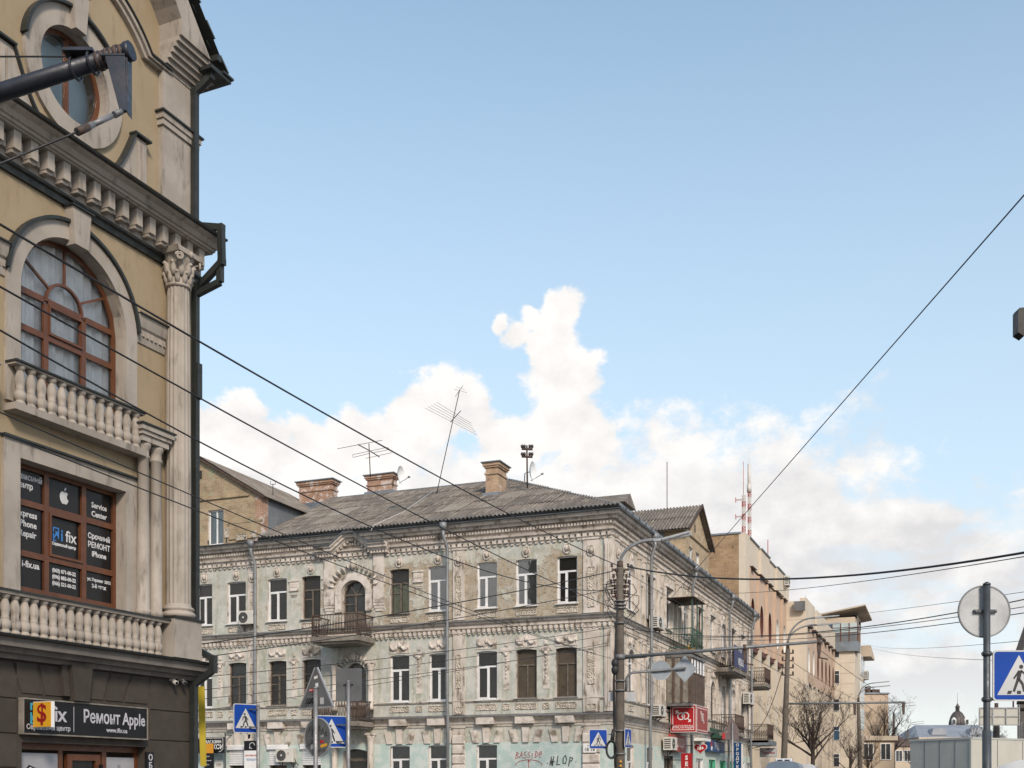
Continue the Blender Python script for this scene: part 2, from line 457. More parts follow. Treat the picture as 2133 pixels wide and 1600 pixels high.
def ornament_mat(name, c1, c2, scale):
    """a carved filling too fine to model leaf by leaf at this distance: relief only"""
    m, N, b, out = new_mat(name)
    v, vr = coords(N)
    vo = N.add('ShaderNodeTexVoronoi'); N.put(vo.inputs['Vector'], vr); N.put(vo.inputs['Scale'], scale)
    d = vo.outputs['Distance']
    col = N.mix(N.rng(N.noise(vr, 3.0, 5), .4, .65), c1, c2)
    N.put(b.inputs['Base Color'], col); N.put(b.inputs['Roughness'], .9)
    bump(N, b, N.math('MULTIPLY', d, -1.0), 1.0, .06)
    return m

M = MATS
old_plaster('mint_plaster', (.42, .435, .395), (.53, .52, .475), .628, .19, 8.3, 11.4, (.30, .31, .21), ground=(3.35, (.42, .53, .50), (.56, .61, .58)))
old_plaster('side_plaster', (.55, .485, .41), (.45, .40, .33), .625, .08, 8.3, 11.3, (.36, .36, .25), ground=(3.35, (.44, .55, .50), (.58, .58, .52)))
simple('trim_plaster', (.60, .54, .485), (.46, .405, .35), .9, 1.2, bmp=.6, bscale=14, grime=(.17, .138, .10), gr=(.50, .70), streak=True)
simple('trim_clean', (.64, .58, .525), (.51, .455, .40), .88, 2.0, bmp=.45, bscale=18, grime=(.20, .165, .125), gr=(.49, .68))
ornament_mat('carved_panel', (.60, .53, .45), (.42, .37, .30), 16)
simple('ledge_metal', (.20, .20, .205), (.13, .125, .12), .55, 1.5, metal=.3, bmp=.15, grime=(.11, .09, .07))
simple('zinc', (.27, .28, .285), (.20, .21, .22), .55, 1.2, metal=.4, bmp=.2, bscale=6, grime=(.20, .19, .18))
simple('flashing', (.25, .28, .31), (.18, .20, .22), .5, 1.0, metal=.5, bmp=.2, bscale=5)
def slate():
    m, N, b, out = new_mat('slate_sheet'); v, vr = coords(N)
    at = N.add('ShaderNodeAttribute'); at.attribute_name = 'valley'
    rnd = N.add('ShaderNodeObjectInfo').outputs['Random']
    col = N.mix(N.rng(N.noise(vr, .9, 6, .62), .35, .65), (.22, .188, .157), (.13, .11, .092))
    col = N.mix(N.rng(rnd, .2, 1.0, 0, .62), col, (.095, .085, .076))
    col = N.mix(N.rng(rnd, .0, .12, .5, 0), col, (.33, .30, .26))
    col = N.mix(N.rng(N.noise(vr, 2.2, 6, .7), .56, .68, 0, .6), col, (.10, .10, .055))
    x, y, z = N.sep(vr)
    col = N.mix(N.rng(N.noise(N.comb(N.math('MULTIPLY', x, 6.0), N.math('MULTIPLY', y, .6), N.math('MULTIPLY', z, .6)), 1.3, 6, .65), .48, .70), col, (.285, .25, .212))
    col = N.mix(N.math('MULTIPLY', N.rng(N.math('ADD', at.outputs['Fac'], N.math('MULTIPLY', N.math('SUBTRACT', N.noise(vr, 2.0, 5), .5), .8)), .35, 1.0), .75), col, (.075, .066, .06))  # valley dirt that also paints in shading, so the corrugation reads
    N.put(b.inputs['Base Color'], col); N.put(b.inputs['Roughness'], .93); bump(N, b, N.noise(v, 26.0, 5, .65), .5, .01)
slate()
brick_mat('yellow_brick', (.44, .335, .21), (.29, .20, .115), (.48, .42, .34), dark=(.15, .12, .085), row=.1, wdt=.3)
brick_mat('mossy_brick', (.38, .285, .175), (.24, .165, .095), (.42, .36, .28), wash=(.33, .31, .20), wash_rng=(.55, .63), dark=(.13, .11, .07), row=.1, wdt=.3)
brick_mat('red_brick', (.36, .20, .12), (.29, .14, .08), (.48, .41, .35), wash=(.56, .47, .42), wash_rng=(.50, .58), dark=(.15, .11, .085))
brick_mat('chimney_brick', (.43, .29, .18), (.33, .19, .11), (.50, .43, .36), wash=(.56, .47, .40), wash_rng=(.58, .66), dark=(.17, .13, .10))
brick_mat('side_brick', (.36, .24, .135), (.24, .15, .08), (.37, .31, .24), dark=(.14, .095, .058), wdt=.5, row=.15)
brick_mat('patch_brick', (.36, .15, .085), (.30, .12, .07), (.34, .22, .16))
simple('white_pvc', (.72, .72, .72), (.64, .64, .64), .35, 2.0, grime=(.5, .48, .45), gr=(.62, .8))
simple('old_wood', (.085, .065, .05), (.14, .115, .09), .75, 6.0, bmp=.3)
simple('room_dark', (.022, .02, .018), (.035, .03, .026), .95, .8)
simple('curtain_white', (.82, .83, .83), (.74, .76, .77), .9, 2.5)
simple('sky_tone', (.50, .58, .62), (.60, .66, .70), .8, 1.2)
simple('curtain_green', (.42, .42, .20), (.56, .55, .36), .9, 3.0)
simple('curtain_grey', (.16, .17, .18), (.10, .10, .11), .9, 1.6)
simple('film_brown', (.060, .046, .032), (.085, .066, .045), .35, 1.2)
glass_mat('glass', ior=1.7); glass_mat('clear_glass', (.97, .97, .97), 1.35, .02, .02); glass_mat('sky_glass', (.95, .97, .97), 2.7, .02, .04); glass_mat('old_glass', (.8, .82, .8), 1.5, .04, .10)
simple('rust_iron', (.055, .042, .037), (.10, .06, .042), .75, 7.0, bmp=.3, metal=.2)
simple('concrete', (.24, .215, .185), (.16, .14, .115), .93, 2.0, bmp=.6, bscale=18, grime=(.085, .07, .055), gr=(.5, .72))
simple('pale_bars', (.46, .42, .37), (.32, .26, .21), .8, 6.0)
simple('ac_white', (.60, .58, .53), (.52, .50, .45), .45, 2.5, grime=(.34, .30, .24), gr=(.58, .78))
simple('ac_dark', (.05, .05, .05), (.08, .075, .07), .6, 4.0)
simple('green_paint', (.025, .085, .055), (.035, .06, .045), .5, 5.0, grime=(.07, .05, .03), gr=(.6, .75))
simple('shop_green', (.10, .44, .27), (.075, .34, .21), .45, 2.0)
simple('shop_mint', (.28, .54, .44), (.22, .45, .37), .5, 2.0)
simple('balcony_wood', (.115, .075, .052), (.07, .045, .032), .7, 4.0, bmp=.3)
simple('balcony_panel', (.25, .225, .19), (.175, .155, .13), .8, 2.5, bmp=.3, grime=(.12, .10, .08), gr=(.5, .75), streak=True)
simple('sign_red', (.40, .012, .016), (.34, .010, .014), .35, 1.0)
simple('sign_red_side', (.33, .055, .05), (.28, .045, .04), .4, 1.0)
simple('banner_navy', (.014, .02, .085), (.02, .027, .10), .5, 2.0)
simple('shop_blue', (.010, .06, .18), (.008, .05, .15), .4, 2.0)
simple('sign_white', (.76, .75, .73), (.70, .69, .67), .4, 2.0)
simple('sign_black', (.008, .008, .010), (.012, .012, .013), .4, 2.0, spec=.25)
simple('sign_blue', (.005, .050, .30), (.004, .042, .25), .45, 1.5, spec=.2, grime=(.02, .06, .20), gr=(.62, .8))
simple('sign_face', (.50, .50, .50), (.44, .44, .44), .4, 1.5)
simple('sign_pict', (.015, .014, .016), (.02, .018, .02), .5, 2.0)
simple('sign_back', (.18, .185, .19), (.14, .145, .15), .5, 1.4, metal=.35, grime=(.11, .11, .115), gr=(.52, .75))
simple('sign_back_light', (.40, .41, .42), (.33, .34, .35), .5, 2.2, metal=.35, grime=(.25, .26, .27), gr=(.52, .7), bmp=.1)
simple('sign_back_blue', (.25, .28, .31), (.20, .23, .26), .5, 1.4, metal=.35)
simple('plate_brown', (.135, .10, .10), (.11, .08, .08), .5, 2.0, metal=.3)
simple('steel_post', (.30, .30, .305), (.22, .22, .225), .5, 5.0, metal=.5, grime=(.14, .13, .12), gr=(.58, .75))
simple('dark_post', (.075, .085, .095), (.05, .055, .06), .45, 5.0, metal=.3, grime=(.10, .08, .07), gr=(.6, .75))
simple('navy_pipe', (.034, .037, .048), (.022, .024, .032), .42, 6.0, metal=.35, grime=(.085, .07, .065), gr=(.56, .75), bmp=.2)
simple('pole_concrete', (.125, .105, .085), (.09, .075, .062), .92, 3.0, bmp=.5, bscale=26, grime=(.085, .07, .06), gr=(.54, .74), streak=True)
simple('insulator', (.05, .025, .022), (.035, .02, .018), .3, 4.0)
simple('pipe_grey', (.20, .205, .21), (.15, .155, .16), .55, 4.0, metal=.3, grime=(.20, .19, .18), gr=(.6, .8))
simple('cable', (.012, .012, .014), (.02, .02, .022), .6, 3.0)
simple('cable_blue', (.02, .03, .05), (.03, .04, .06), .6, 3.0)
simple('cable_white', (.55, .53, .50), (.45, .43, .40), .6, 3.0)
# the near corner house
simple('ochre_stucco', (.335, .262, .168), (.295, .228, .143), .92, .8, bmp=.55, bscale=55, contrast=(.3, .7), grime=(.21, .163, .105), gr=(.53, .80), streak=True)
simple('cast_stone', (.37, .325, .28), (.30, .262, .222), .85, 1.0, bmp=.3, bscale=60, grime=(.155, .132, .11), gr=(.50, .75), streak=True)
simple('brown_stucco', (.058, .047, .038), (.043, .035, .028), .93, 1.0, bmp=.6, bscale=70)
simple('stone_sill', (.17, .15, .132), (.13, .115, .10), .8, 1.4, bmp=.35, bscale=40, grime=(.11, .095, .085), gr=(.5, .74), streak=True)
simple('dark_tin', (.032, .035, .033), (.022, .025, .023), .5, 2.5, metal=.2, bmp=.1)
simple('brown_frame', (.125, .044, .017), (.095, .033, .013), .42, 3.0, bmp=.15, bscale=30)
simple('roof_tile', (.085, .105, .095), (.055, .068, .062), .75, 3.0, bmp=.4)
simple('window_film', (.009, .008, .009), (.013, .012, .012), .2, 1.0, spec=.3)
simple('film_text', (.58, .57, .57), (.50, .50, .50), .5, 2.0)
simple('film_blue', (.035, .17, .45), (.03, .15, .40), .5, 2.0)
simple('sign_cyan', (.04, .34, .52), (.03, .30, .46), .4, 2.0)
simple('sign_text', (.48, .47, .50), (.42, .41, .44), .4, 2.0)
simple('sheer', (.80, .79, .77), (.66, .65, .635), .95, 3.0)
simple('dollar_yellow', (.62, .32, .02), (.56, .28, .018), .4, 2.0)
simple('dollar_red', (.26, .012, .012), (.22, .010, .010), .4, 2.0)
simple('poster_grey', (.34, .34, .36), (.28, .28, .30), .4, 1.0)
simple('yellow_panel', (.46, .36, .03), (.40, .31, .025), .5, 1.5)
simple('orange_panel', (.60, .27, .015), (.55, .24, .012), .5, 1.5)
# further buildings
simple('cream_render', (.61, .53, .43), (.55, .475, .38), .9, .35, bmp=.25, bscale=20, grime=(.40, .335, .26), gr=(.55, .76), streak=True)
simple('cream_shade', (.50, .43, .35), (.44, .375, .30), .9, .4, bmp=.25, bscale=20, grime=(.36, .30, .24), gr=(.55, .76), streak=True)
simple('terracotta', (.53, .39, .29), (.48, .35, .255), .9, .5, bmp=.25, bscale=20, grime=(.34, .21, .14), gr=(.56, .78), streak=True)
simple('rust_window', (.105, .030, .022), (.085, .024, .018), .6, 2.0)
simple('white_panel', (.66, .65, .62), (.58, .57, .55), .6, 2.0)
simple('grey_pier', (.34, .30, .265), (.28, .25, .22), .9, 1.0)
simple('tower_stone', (.66, .585, .475), (.58, .51, .415), .9, .4, bmp=.2)
simple('orange_render', (.53, .41, .30), (.48, .37, .27), .9, .3, bmp=.2)
simple('far_cream', (.55, .45, .34), (.48, .39, .30), .9, .3)
simple('blue_roof', (.30, .315, .34), (.24, .255, .28), .5, .4, metal=.2)
simple('brown_roof', (.14, .085, .065), (.11, .07, .055), .8, .5)
simple('dome_copper', (.085, .072, .068), (.065, .056, .052), .6, .6)
simple('window_dark', (.035, .04, .045), (.05, .055, .06), .15, .5)
simple('window_blue', (.03, .085, .15), (.04, .10, .17), .2, .5)
simple('tower_glass', (.50, .57, .57), (.38, .45, .45), .15, .6)  # the lookout's bright reflection is put into this pale base colour
simple('mast_red', (.34, .085, .07), (.36, .065, .05), .5, 3.0)
simple('mast_white', (.60, .56, .52), (.52, .49, .45), .5, 3.0)
simple('bark', (.060, .043, .034), (.038, .028, .024), .92, 5.0, bmp=.5, bscale=22)
simple('lorry_box', (.40, .41, .39), (.34, .355, .34), .5, .6, grime=(.28, .285, .265), gr=(.55, .8), streak=True)
simple('lorry_box_warm', (.46, .44, .38), (.41, .395, .345), .5, .6, grime=(.32, .305, .26), gr=(.55, .8), streak=True)
simple('van_blue', (.20, .26, .34), (.17, .225, .30), .35, 1.0, metal=.3)
simple('car_white', (.62, .64, .67), (.56, .58, .61), .25, 1.0, coat=.6)
simple('car_glass', (.02, .025, .03), (.03, .035, .04), .06, 1.0)
simple('rubber', (.02, .02, .02), (.03, .03, .03), .85, 5.0)
simple('chrome', (.5, .5, .5), (.4, .4, .4), .25, 3.0, metal=.9)
simple('lamp_head', (.30, .31, .32), (.24, .25, .26), .45, 3.0, metal=.4)
simple('asphalt', (.055, .054, .053), (.042, .041, .040), .93, .5, bmp=.5, bscale=90)
simple('paving', (.22, .21, .20), (.17, .16, .15), .92, .8, bmp=.3)
simple('kerb_stone', (.28, .27, .26), (.22, .21, .20), .9, 1.2)
simple('road_paint', (.70, .70, .68), (.55, .55, .53), .8, 2.0)
simple('earth', (.10, .09, .075), (.075, .07, .058), .96, .1)
simple('graffiti_red', (.42, .03, .03), (.36, .03, .03), .6, 3.0)
simple('graffiti_black', (.02, .02, .02), (.035, .035, .035), .6, 3.0)

# ================================================================== ground
CC = on_ground(1272, 48.0)                       # street corner of the old house
FB = Fac((CC.x, CC.y), 0.0)                      # its front towards the camera
FA = Fac((CC.x, CC.y), pi / 2)                   # its front along the street
g = MB(); g.quad((-900, -400, 0), (900, -400, 0), (900, 1600, 0), (-900, 1600, 0)); structure(g.build('ground', M['earth']))
KX = CC.x + 4.5                                  # kerb of the street on the houses' side
r = MB(); r.quad((KX, -60, .004), (KX + 12, -60, .004), (KX + 12, 420, .004), (KX, 420, .004)); structure(r.build('road', M['asphalt']))
r = MB(); r.quad((-140, CC.y - 21.5, .008), (KX, CC.y - 21.5, .008), (KX, CC.y - 8.5, .008), (-140, CC.y - 8.5, .008)); structure(r.build('side_road', M['asphalt']))
def pavement(name, x0, x1, y0, y1, kx=None):
    p = MB(); p.box(x0, x1, y0, y1, -.1, .12); o = structure(p.build(name, M['paving']))
    return o
pavement('pavement', -60, KX - .16, CC.y - 8.34, 420); pavement('pavement', -60, KX - .16, -60, CC.y - 21.66); pavement('pavement', KX + 12.16, 60, -60, 420)
for y0, y1 in ((CC.y - 8.5, 420), (-60, CC.y - 21.5)):
    k = MB(); k.box(KX - .16, KX, y0, y1, -.1, .14); structure(k.build('kerb', M['kerb_stone']))
k = MB(); k.box(KX + 12, KX + 12.16, -60, 420, -.1, .14); structure(k.build('kerb', M['kerb_stone']))
k = MB(); k.box(-60, KX - .16, CC.y - 8.5, CC.y - 8.34, -.1, .14); structure(k.build('kerb', M['kerb_stone']))
k = MB(); k.box(-60, KX - .16, CC.y - 21.66, CC.y - 21.5, -.1, .14); structure(k.build('kerb', M['kerb_stone']))
for i in range(7):
    k = MB(); yy = CC.y - 20.5 + i * 1.9; k.quad((KX - 4.2, yy, .014), (KX - .4, yy, .014), (KX - .4, yy + .9, .014), (KX - 4.2, yy + .9, .014)); structure(k.build('crossing_stripe', M['road_paint']))

# ================================================================== wall with openings
def wall_mesh(mb, a0, a1, z0, z1, ops, y=0.0):
    As = sorted({a0, a1} | {v for o in ops for v in (o[0], o[1])}); As = [v for v in As if a0 <= v <= a1]
    Zs = sorted({z0, z1} | {v for o in ops for v in (o[2], o[3])}); Zs = [v for v in Zs if z0 <= v <= z1]
    for i in range(len(As) - 1):
        run = None
        for j in range(len(Zs) - 1):
            ca, cz = (As[i] + As[i + 1]) / 2, (Zs[j] + Zs[j + 1]) / 2
            hole = any(o[0] < ca < o[1] and o[2] < cz < o[3] for o in ops)
            if hole:
                if run is not None: mb.quad((As[i], y, run), (As[i + 1], y, run), (As[i + 1], y, Zs[j]), (As[i], y, Zs[j])); run = None
            elif run is None: run = Zs[j]
        if run is not None: mb.quad((As[i], y, run), (As[i + 1], y, run), (As[i + 1], y, Zs[-1]), (As[i], y, Zs[-1]))
    for o in ops:                                 # fill between arch and the square head
        rise = o[4] if len(o) > 4 else 0
        if rise:
            for poly in spandrels(o[0], o[1], o[3], rise): mb.quad(*[(x, y, z) for x, z in poly])
    return mb
def arc_pts(b0, b1, zt, rise, n=10):
    w = (b1 - b0) / 2; c = (b0 + b1) / 2
    R = (w * w + rise * rise) / (2 * rise); cz = zt - R; t = math.asin(min(1, w / R))
    return [(c + R * sin(-t + 2 * t * i / n), cz + R * cos(-t + 2 * t * i / n)) for i in range(n + 1)]
def spandrels(b0, b1, zt, rise):
    P = arc_pts(b0, b1, zt, rise); h = len(P) // 2; c = (b0 + b1) / 2
    return [[(b0, zt)] + P[:h + 1], P[h:] + [(b1, zt)]]
def reveal_mesh(o, d, y=0.0):
    b0, b1, c0, c1 = o[:4]; rise = o[4] if len(o) > 4 else 0
    mb = MB(); P = arc_pts(b0, b1, c1, rise) if rise else [(b0, c1), (b1, c1)]
    mb.quad((b0, y, c0), (b0, y, P[0][1]), (b0, y + d, P[0][1]), (b0, y + d, c0))
    mb.quad((b1, y, P[-1][1]), (b1, y, c0), (b1, y + d, c0), (b1, y + d, P[-1][1]))
    mb.quad((b0, y, c0), (b0, y + d, c0), (b1, y + d, c0), (b1, y, c0))
    for p, q in zip(P, P[1:]): mb.quad((p[0], y, p[1]), (q[0], y, q[1]), (q[0], y + d, q[1]), (p[0], y + d, p[1]))
    return mb
def window(fac, parent, o, style='white', back='room_dark', depth=.17, sill=True, reveal='trim_clean', mull=.5, base=(0, 0, 0), drape=1.0, y=0.0, label=None, glass=None):
    b0, b1, c0, c1 = o[:4]; rise = o[4] if len(o) > 4 else 0
    if style == 'white': depth = .11
    fm, gm, t = {'white': ('white_pvc', 'glass', .06), 'wood': ('old_wood', 'old_glass', .065), 'film': ('old_wood', 'film_brown', .055), 'brown': ('brown_frame', 'glass', .07), 'simple': ('white_pvc', 'glass', .06)}[style]
    gm = glass or gm; f = MB(); y0, y1 = y + depth, y + depth + .06; P = []
    semi = rise > .3 * (b1 - b0)
    zt = c1 - rise if semi else c1
    f.box(b0, b0 + t, y0, y1, c0, zt); f.box(b1 - t, b1, y0, y1, c0, zt); f.box(b0 + t, b1 - t, y0, y1, c0, c0 + t)
    tz = zt if semi else c0 + (c1 - c0) * .68
    if style == 'simple': tz = c1
    mx = b0 + (b1 - b0) * mull
    if style != 'simple' or semi: f.box(b0 + t, b1 - t, y0 - .008, y1, tz - t * .6, tz + t * .6)
    f.box(mx - t * .6, mx + t * .6, y0 - .004, y1, c0 + t, tz - t * .6)
    g = y1 - .02
    panes = [(b0 + t, mx - t * .6, c0 + t, tz - t * .6), (mx + t * .6, b1 - t, c0 + t, tz - t * .6)]
    if semi:
        cx = (b0 + b1) / 2; R = (b1 - b0) / 2
        f.arcband(cx, zt, R - t, R, 0, pi, y0, y1, 12)
        for ang in (55, 125): f.bar((cx, y0 + .03, zt + .03), (cx + (R - t) * cos(radians(ang)), y0 + .03, zt + (R - t) * sin(radians(ang))), .035)
    else:
        if style != 'simple': panes.append((b0 + t, b1 - t, tz + t * .6, c1 - t))
        f.box(b0 + t, b1 - t, y0, y1, c1 - t, c1)
    if style == 'white':                          # the opening leaf has a frame of its own
        q = panes[0]; s2 = .035
        f.box(q[0], q[0] + s2, y0 - .012, y1 - .01, q[2], q[3]); f.box(q[1] - s2, q[1], y0 - .012, y1 - .01, q[2], q[3])
        f.box(q[0] + s2, q[1] - s2, y0 - .012, y1 - .01, q[2], q[2] + s2); f.box(q[0] + s2, q[1] - s2, y0 - .012, y1 - .01, q[3] - s2, q[3])
        panes[0] = (q[0] + s2, q[1] - s2, q[2] + s2, q[3] - s2)
    if style == 'wood':
        q = panes[0]; f.box(q[0], q[1], y0 - .006, y1, q[3] - .42, q[3] - .37)
        panes[0] = (q[0], q[1], q[2], q[3] - .42); panes.append((q[0], q[1], q[3] - .37, q[3]))
    w = f.build('window', M[fm], parent, base, fac.rot if fac else 0)
    if label: w['label'] = label
    for q in panes:
        p = MB(); p.quad((q[0], g, q[2]), (q[1], g, q[2]), (q[1], g, q[3]), (q[0], g, q[3])); p.build('pane', M[gm], w)
    if semi:
        p = MB(); cx = (b0 + b1) / 2; R = (b1 - b0) / 2 - t
        p.quad(*[(cx + R * cos(pi * i / 12), g, zt + R * sin(pi * i / 12)) for i in range(13)]); p.build('pane', M[gm], w)
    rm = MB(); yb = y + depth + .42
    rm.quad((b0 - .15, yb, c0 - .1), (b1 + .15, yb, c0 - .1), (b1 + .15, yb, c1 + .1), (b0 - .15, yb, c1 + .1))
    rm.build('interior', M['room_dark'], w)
    if back != 'room_dark':
        cu = MB(); n = 16; ct = c0 + (c1 - c0) * .66 if back == 'curtain_green' else c1; yc = y + depth + .075
        ww = (b1 - b0) * drape
        for i in range(n):
            u, v = b0 + ww * i / n, b0 + ww * (i + 1) / n; k0, k1 = .02 * sin(i * 1.9), .02 * sin((i + 1) * 1.9)
            cu.quad((u, yc + k0, c0), (v, yc + k1, c0), (v, yc + k1, ct), (u, yc + k0, ct), smooth=True)
        cu.build('curtain', M[back], w)
    reveal_mesh(o, depth + .06, y).build('reveal', M[reveal], w)
    if sill:
        sm = MB(); sm.extr([(-.05 - y, c0 + .0), (.11 - y, c0 - .035), (.11 - y, c0 - .06), (-.05 - y, c0 - .03)], b0 - .07, b1 + .07); sm.build('sill', M['ledge_metal'] if style in ('wood', 'film') else M['white_pvc'], w)
    return w

# ================================================================== the old three-storey corner house
T = thing('corner_house', 'weathered three-storey corner house with peeling mint plaster and grey corrugated roof', 'house', (CC.x, CC.y, 0))
ZB = lambda py, px=1100: FB.z(px, py)
AB = FB.a
Z_EAVE = ZB(1083); Z_D1 = ZB(1096); Z_BAND = ZB(1111); Z_D2 = ZB(1130)
Z2T, Z2B = ZB(1164), ZB(1261)
Z_L2 = ZB(1289); Z_D3 = ZB(1308)
Z1T, Z1B = ZB(1352), ZB(1454)
Z_L1 = ZB(1490); Z0T = ZB(1549)
LB0, LA1 = AB(409) - 2.6, FA.a(1566)
W2 = [(409.7, 441.5), (473, 511.5), (557, 597), (627.7, 667), (811, 851.5), (891, 933.6), (993, 1034.8), (1074, 1117.8), (1160, 1202)]
W1 = [(409.7, 441.5), (475, 512.5), (559, 596), (629, 667.5), (812, 852), (893, 934), (992, 1035), (1074, 1117.5), (1157, 1201)]
ops = []
top2 = []; top1 = []
for (p, q) in W2: top2.append((AB(p), AB(q), Z2B, Z2T, .04))
for (p, q) in W1: top1.append((AB(p), AB(q), Z1B, Z1T, .055))
d2 = (AB(713), AB(762), Z_L2 + .05, ZB(1183), (AB(762) - AB(713)) / 2)
d1 = (AB(717), AB(762), Z_L1 + .05, ZB(1365), (AB(762) - AB(717)) / 2)
g0 = [(AB(p), AB(q), Z0T - 2.0, Z0T, .06) for p, q in ((812, 853), (892, 932), (992, 1035))]
shut = [(AB(p), AB(q), Z0T - 2.25, Z0T - .12) for p, q in ((478, 512), (561, 597), (630, 668))]
door0 = (AB(714), AB(765), .15, ZB(1556), .12)
ops = top2 + top1 + g0 + shut + [d2, d1, door0]
wall_mesh(MB(), LB0, 0, .12, Z_EAVE, ops).build('wall', M['mint_plaster'], T)
# front along the street: bays
bayA = [3.0, 6.3, 9.9, 13.6, 17.0, 20.3, 23.4, 26.6, 29.8, 32.4]
bayA = [b for b in bayA if b < LA1 - .8]
A2 = [(b - .58, b + .58, Z2B, Z2T, .58) if i % 3 == 0 else (b - .58, b + .58, Z2B, Z2T, .08) for i, b in enumerate(bayA)]
A1 = [(b - .58, b + .58, Z1B, Z1T + .12, .58) for b in bayA]
A0 = [(b - .55, b + .55, .9, Z0T, .08) for b in bayA[:2]]
A0 += [(bayA[i] - .9, bayA[i] + .9, .16, Z0T - .35) for i in range(2, len(bayA))]
wall_mesh(MB(), 0, LA1, .12, Z_EAVE, A2 + A1 + A0).build('wall', M['side_plaster'], T, rot=pi / 2)
# hidden sides, so that the house is closed
h = MB(); D_B = 11.0
h.quad((LB0, 0, 0), (LB0, 0, Z_EAVE), (LB0, D_B, Z_EAVE), (LB0, D_B, 0)); h.quad((-D_B, LA1, 0), (0, LA1, 0), (0, LA1, Z_EAVE), (-D_B, LA1, Z_EAVE))
h.quad((LB0, D_B, 0), (LB0, D_B, Z_EAVE), (-D_B, D_B, Z_EAVE), (-D_B, D_B, 0)); h.quad((-D_B, D_B, 0), (-D_B, D_B, Z_EAVE), (-D_B, LA1, Z_EAVE), (-D_B, LA1, 0))
h.quad((LB0, 0, Z_EAVE), (0, 0, Z_EAVE), (0, D_B, Z_EAVE), (LB0, D_B, Z_EAVE)); h.quad((-D_B, D_B, Z_EAVE), (0, D_B, Z_EAVE), (0, LA1, Z_EAVE), (-D_B, LA1, Z_EAVE))
h.build('rear_wall', M['yellow_brick'], T)

# windows
st2 = ['white', 'white', 'white', 'wood', 'wood', 'white', 'white', 'white', 'white']
bk2 = ['room_dark', 'room_dark', 'room_dark', 'room_dark', 'curtain_green', 'sky_tone', 'curtain_white', 'sky_tone', 'room_dark']  # bluish and white backs paint reflected sky and cloud into the panes
for i, o in enumerate(top2):
    window(FB, T, o, st2[i], bk2[i], mull=.5 if i < 6 else .45, drape=[1, 1, 1, .4, .9, 1, 1, 1, 1][i], glass='sky_glass' if i in (5, 6, 7) else None)
st1 = ['white', 'wood', 'wood', 'wood', 'white', 'white', 'white', 'film', 'film']
for i, o in enumerate(top1):
    window(FB, T, o, st1[i], 'curtain_grey' if i in (1,) else 'room_dark', mull=.5 if i != 6 else .55)
for o in g0: window(FB, T, o, 'white', 'curtain_grey')
for i, o in enumerate(A2): window(FA, T, o, ['white', 'wood', 'white'][i % 3], 'room_dark', depth=.1)
for i, o in enumerate(A1): window(FA, T, o, ['white', 'white', 'wood'][i % 3], ['curtain_grey', 'room_dark', 'room_dark'][i % 3], depth=.1)
for i, o in enumerate(A0[:2]): window(FA, T, o, 'white', 'curtain_grey')
def shopfront(o, mat, lab):
    f = MB(); b0, b1, c0, c1 = o[:4]; m = (b0 + b1) / 2
    f.box(b0, b0 + .1, .12, .2, c0, c1); f.box(b1 - .1, b1, .12, .2, c0, c1); f.box(b0 + .1, b1 - .1, .12, .2, c1 - .12, c1); f.box(m - .05, m + .05, .12, .2, c0, c1 - .12); f.box(b0 + .1, b1 - .1, .125, .195, c1 - .7, c1 - .62)
    w = f.build('shopfront', M[mat], T, rot=pi / 2); w['label'] = lab
    for x0, x1 in ((b0 + .1, m - .05), (m + .05, b1 - .1)):
        p = MB(); p.quad((x0, .17, c0), (x1, .17, c0), (x1, .17, c1 - .1), (x0, .17, c1 - .1)); p.build('pane', M['glass'], w)
    p = MB(); p.quad((b0 - .1, .9, c0), (b1 + .1, .9, c0), (b1 + .1, .9, c1), (b0 - .1, .9, c1)); p.build('interior', M['room_dark'], w)
    reveal_mesh(o, .2).build('reveal', M[mat], w)
for i, o in enumerate(A0[2:]):
    shopfront(o, ['old_wood', 'shop_mint', 'white_pvc', 'shop_green', 'shop_green', 'shop_green', 'white_pvc', 'white_pvc'][i % 8], ['dark wooden shop door', 'mint painted shopfront', 'white framed shopfront', 'green painted shopfront'][min(i, 3)])

# arched balcony doors and the street door
for o, nm in ((d2, 1), (d1, 2)): window(FB, T, o, 'wood', 'curtain_grey', sill=False)
for o in (d2, d1):                                # the doors' lower wooden panels
    p = MB(); m = (o[0] + o[1]) / 2
    for x0, x1 in ((o[0] + .07, m - .04), (m + .04, o[1] - .07)): p.cbox(x0, x1, .155, .2, o[2] + .08, o[2] + .75, .02)
    p.build('door_panel', M['old_wood'], T)
f = MB(); b0, b1, c0, c1 = door0[:4]
f.box(b0, b0 + .12, .3, .38, c0, c1); f.box(b1 - .12, b1, .3, .38, c0, c1); f.box(b0 + .12, b1 - .12, .3, .38, c1 - .55, c1 - .42)
dd = f.build('door', M['old_wood'], T); p = MB(); p.quad((b0, .34, c0), (b1, .34, c0), (b1, .34, c1), (b0, .34, c1)); p.build('pane', M['old_glass'], dd)
reveal_mesh(door0, .6).build('reveal', M['trim_plaster'], dd)
p = MB(); p.quad((b0 - .2, .9, c0), (b1 + .2, .9, c0), (b1 + .2, .9, c1), (b0 - .2, .9, c1)); p.build('interior', M['room_dark'], dd)
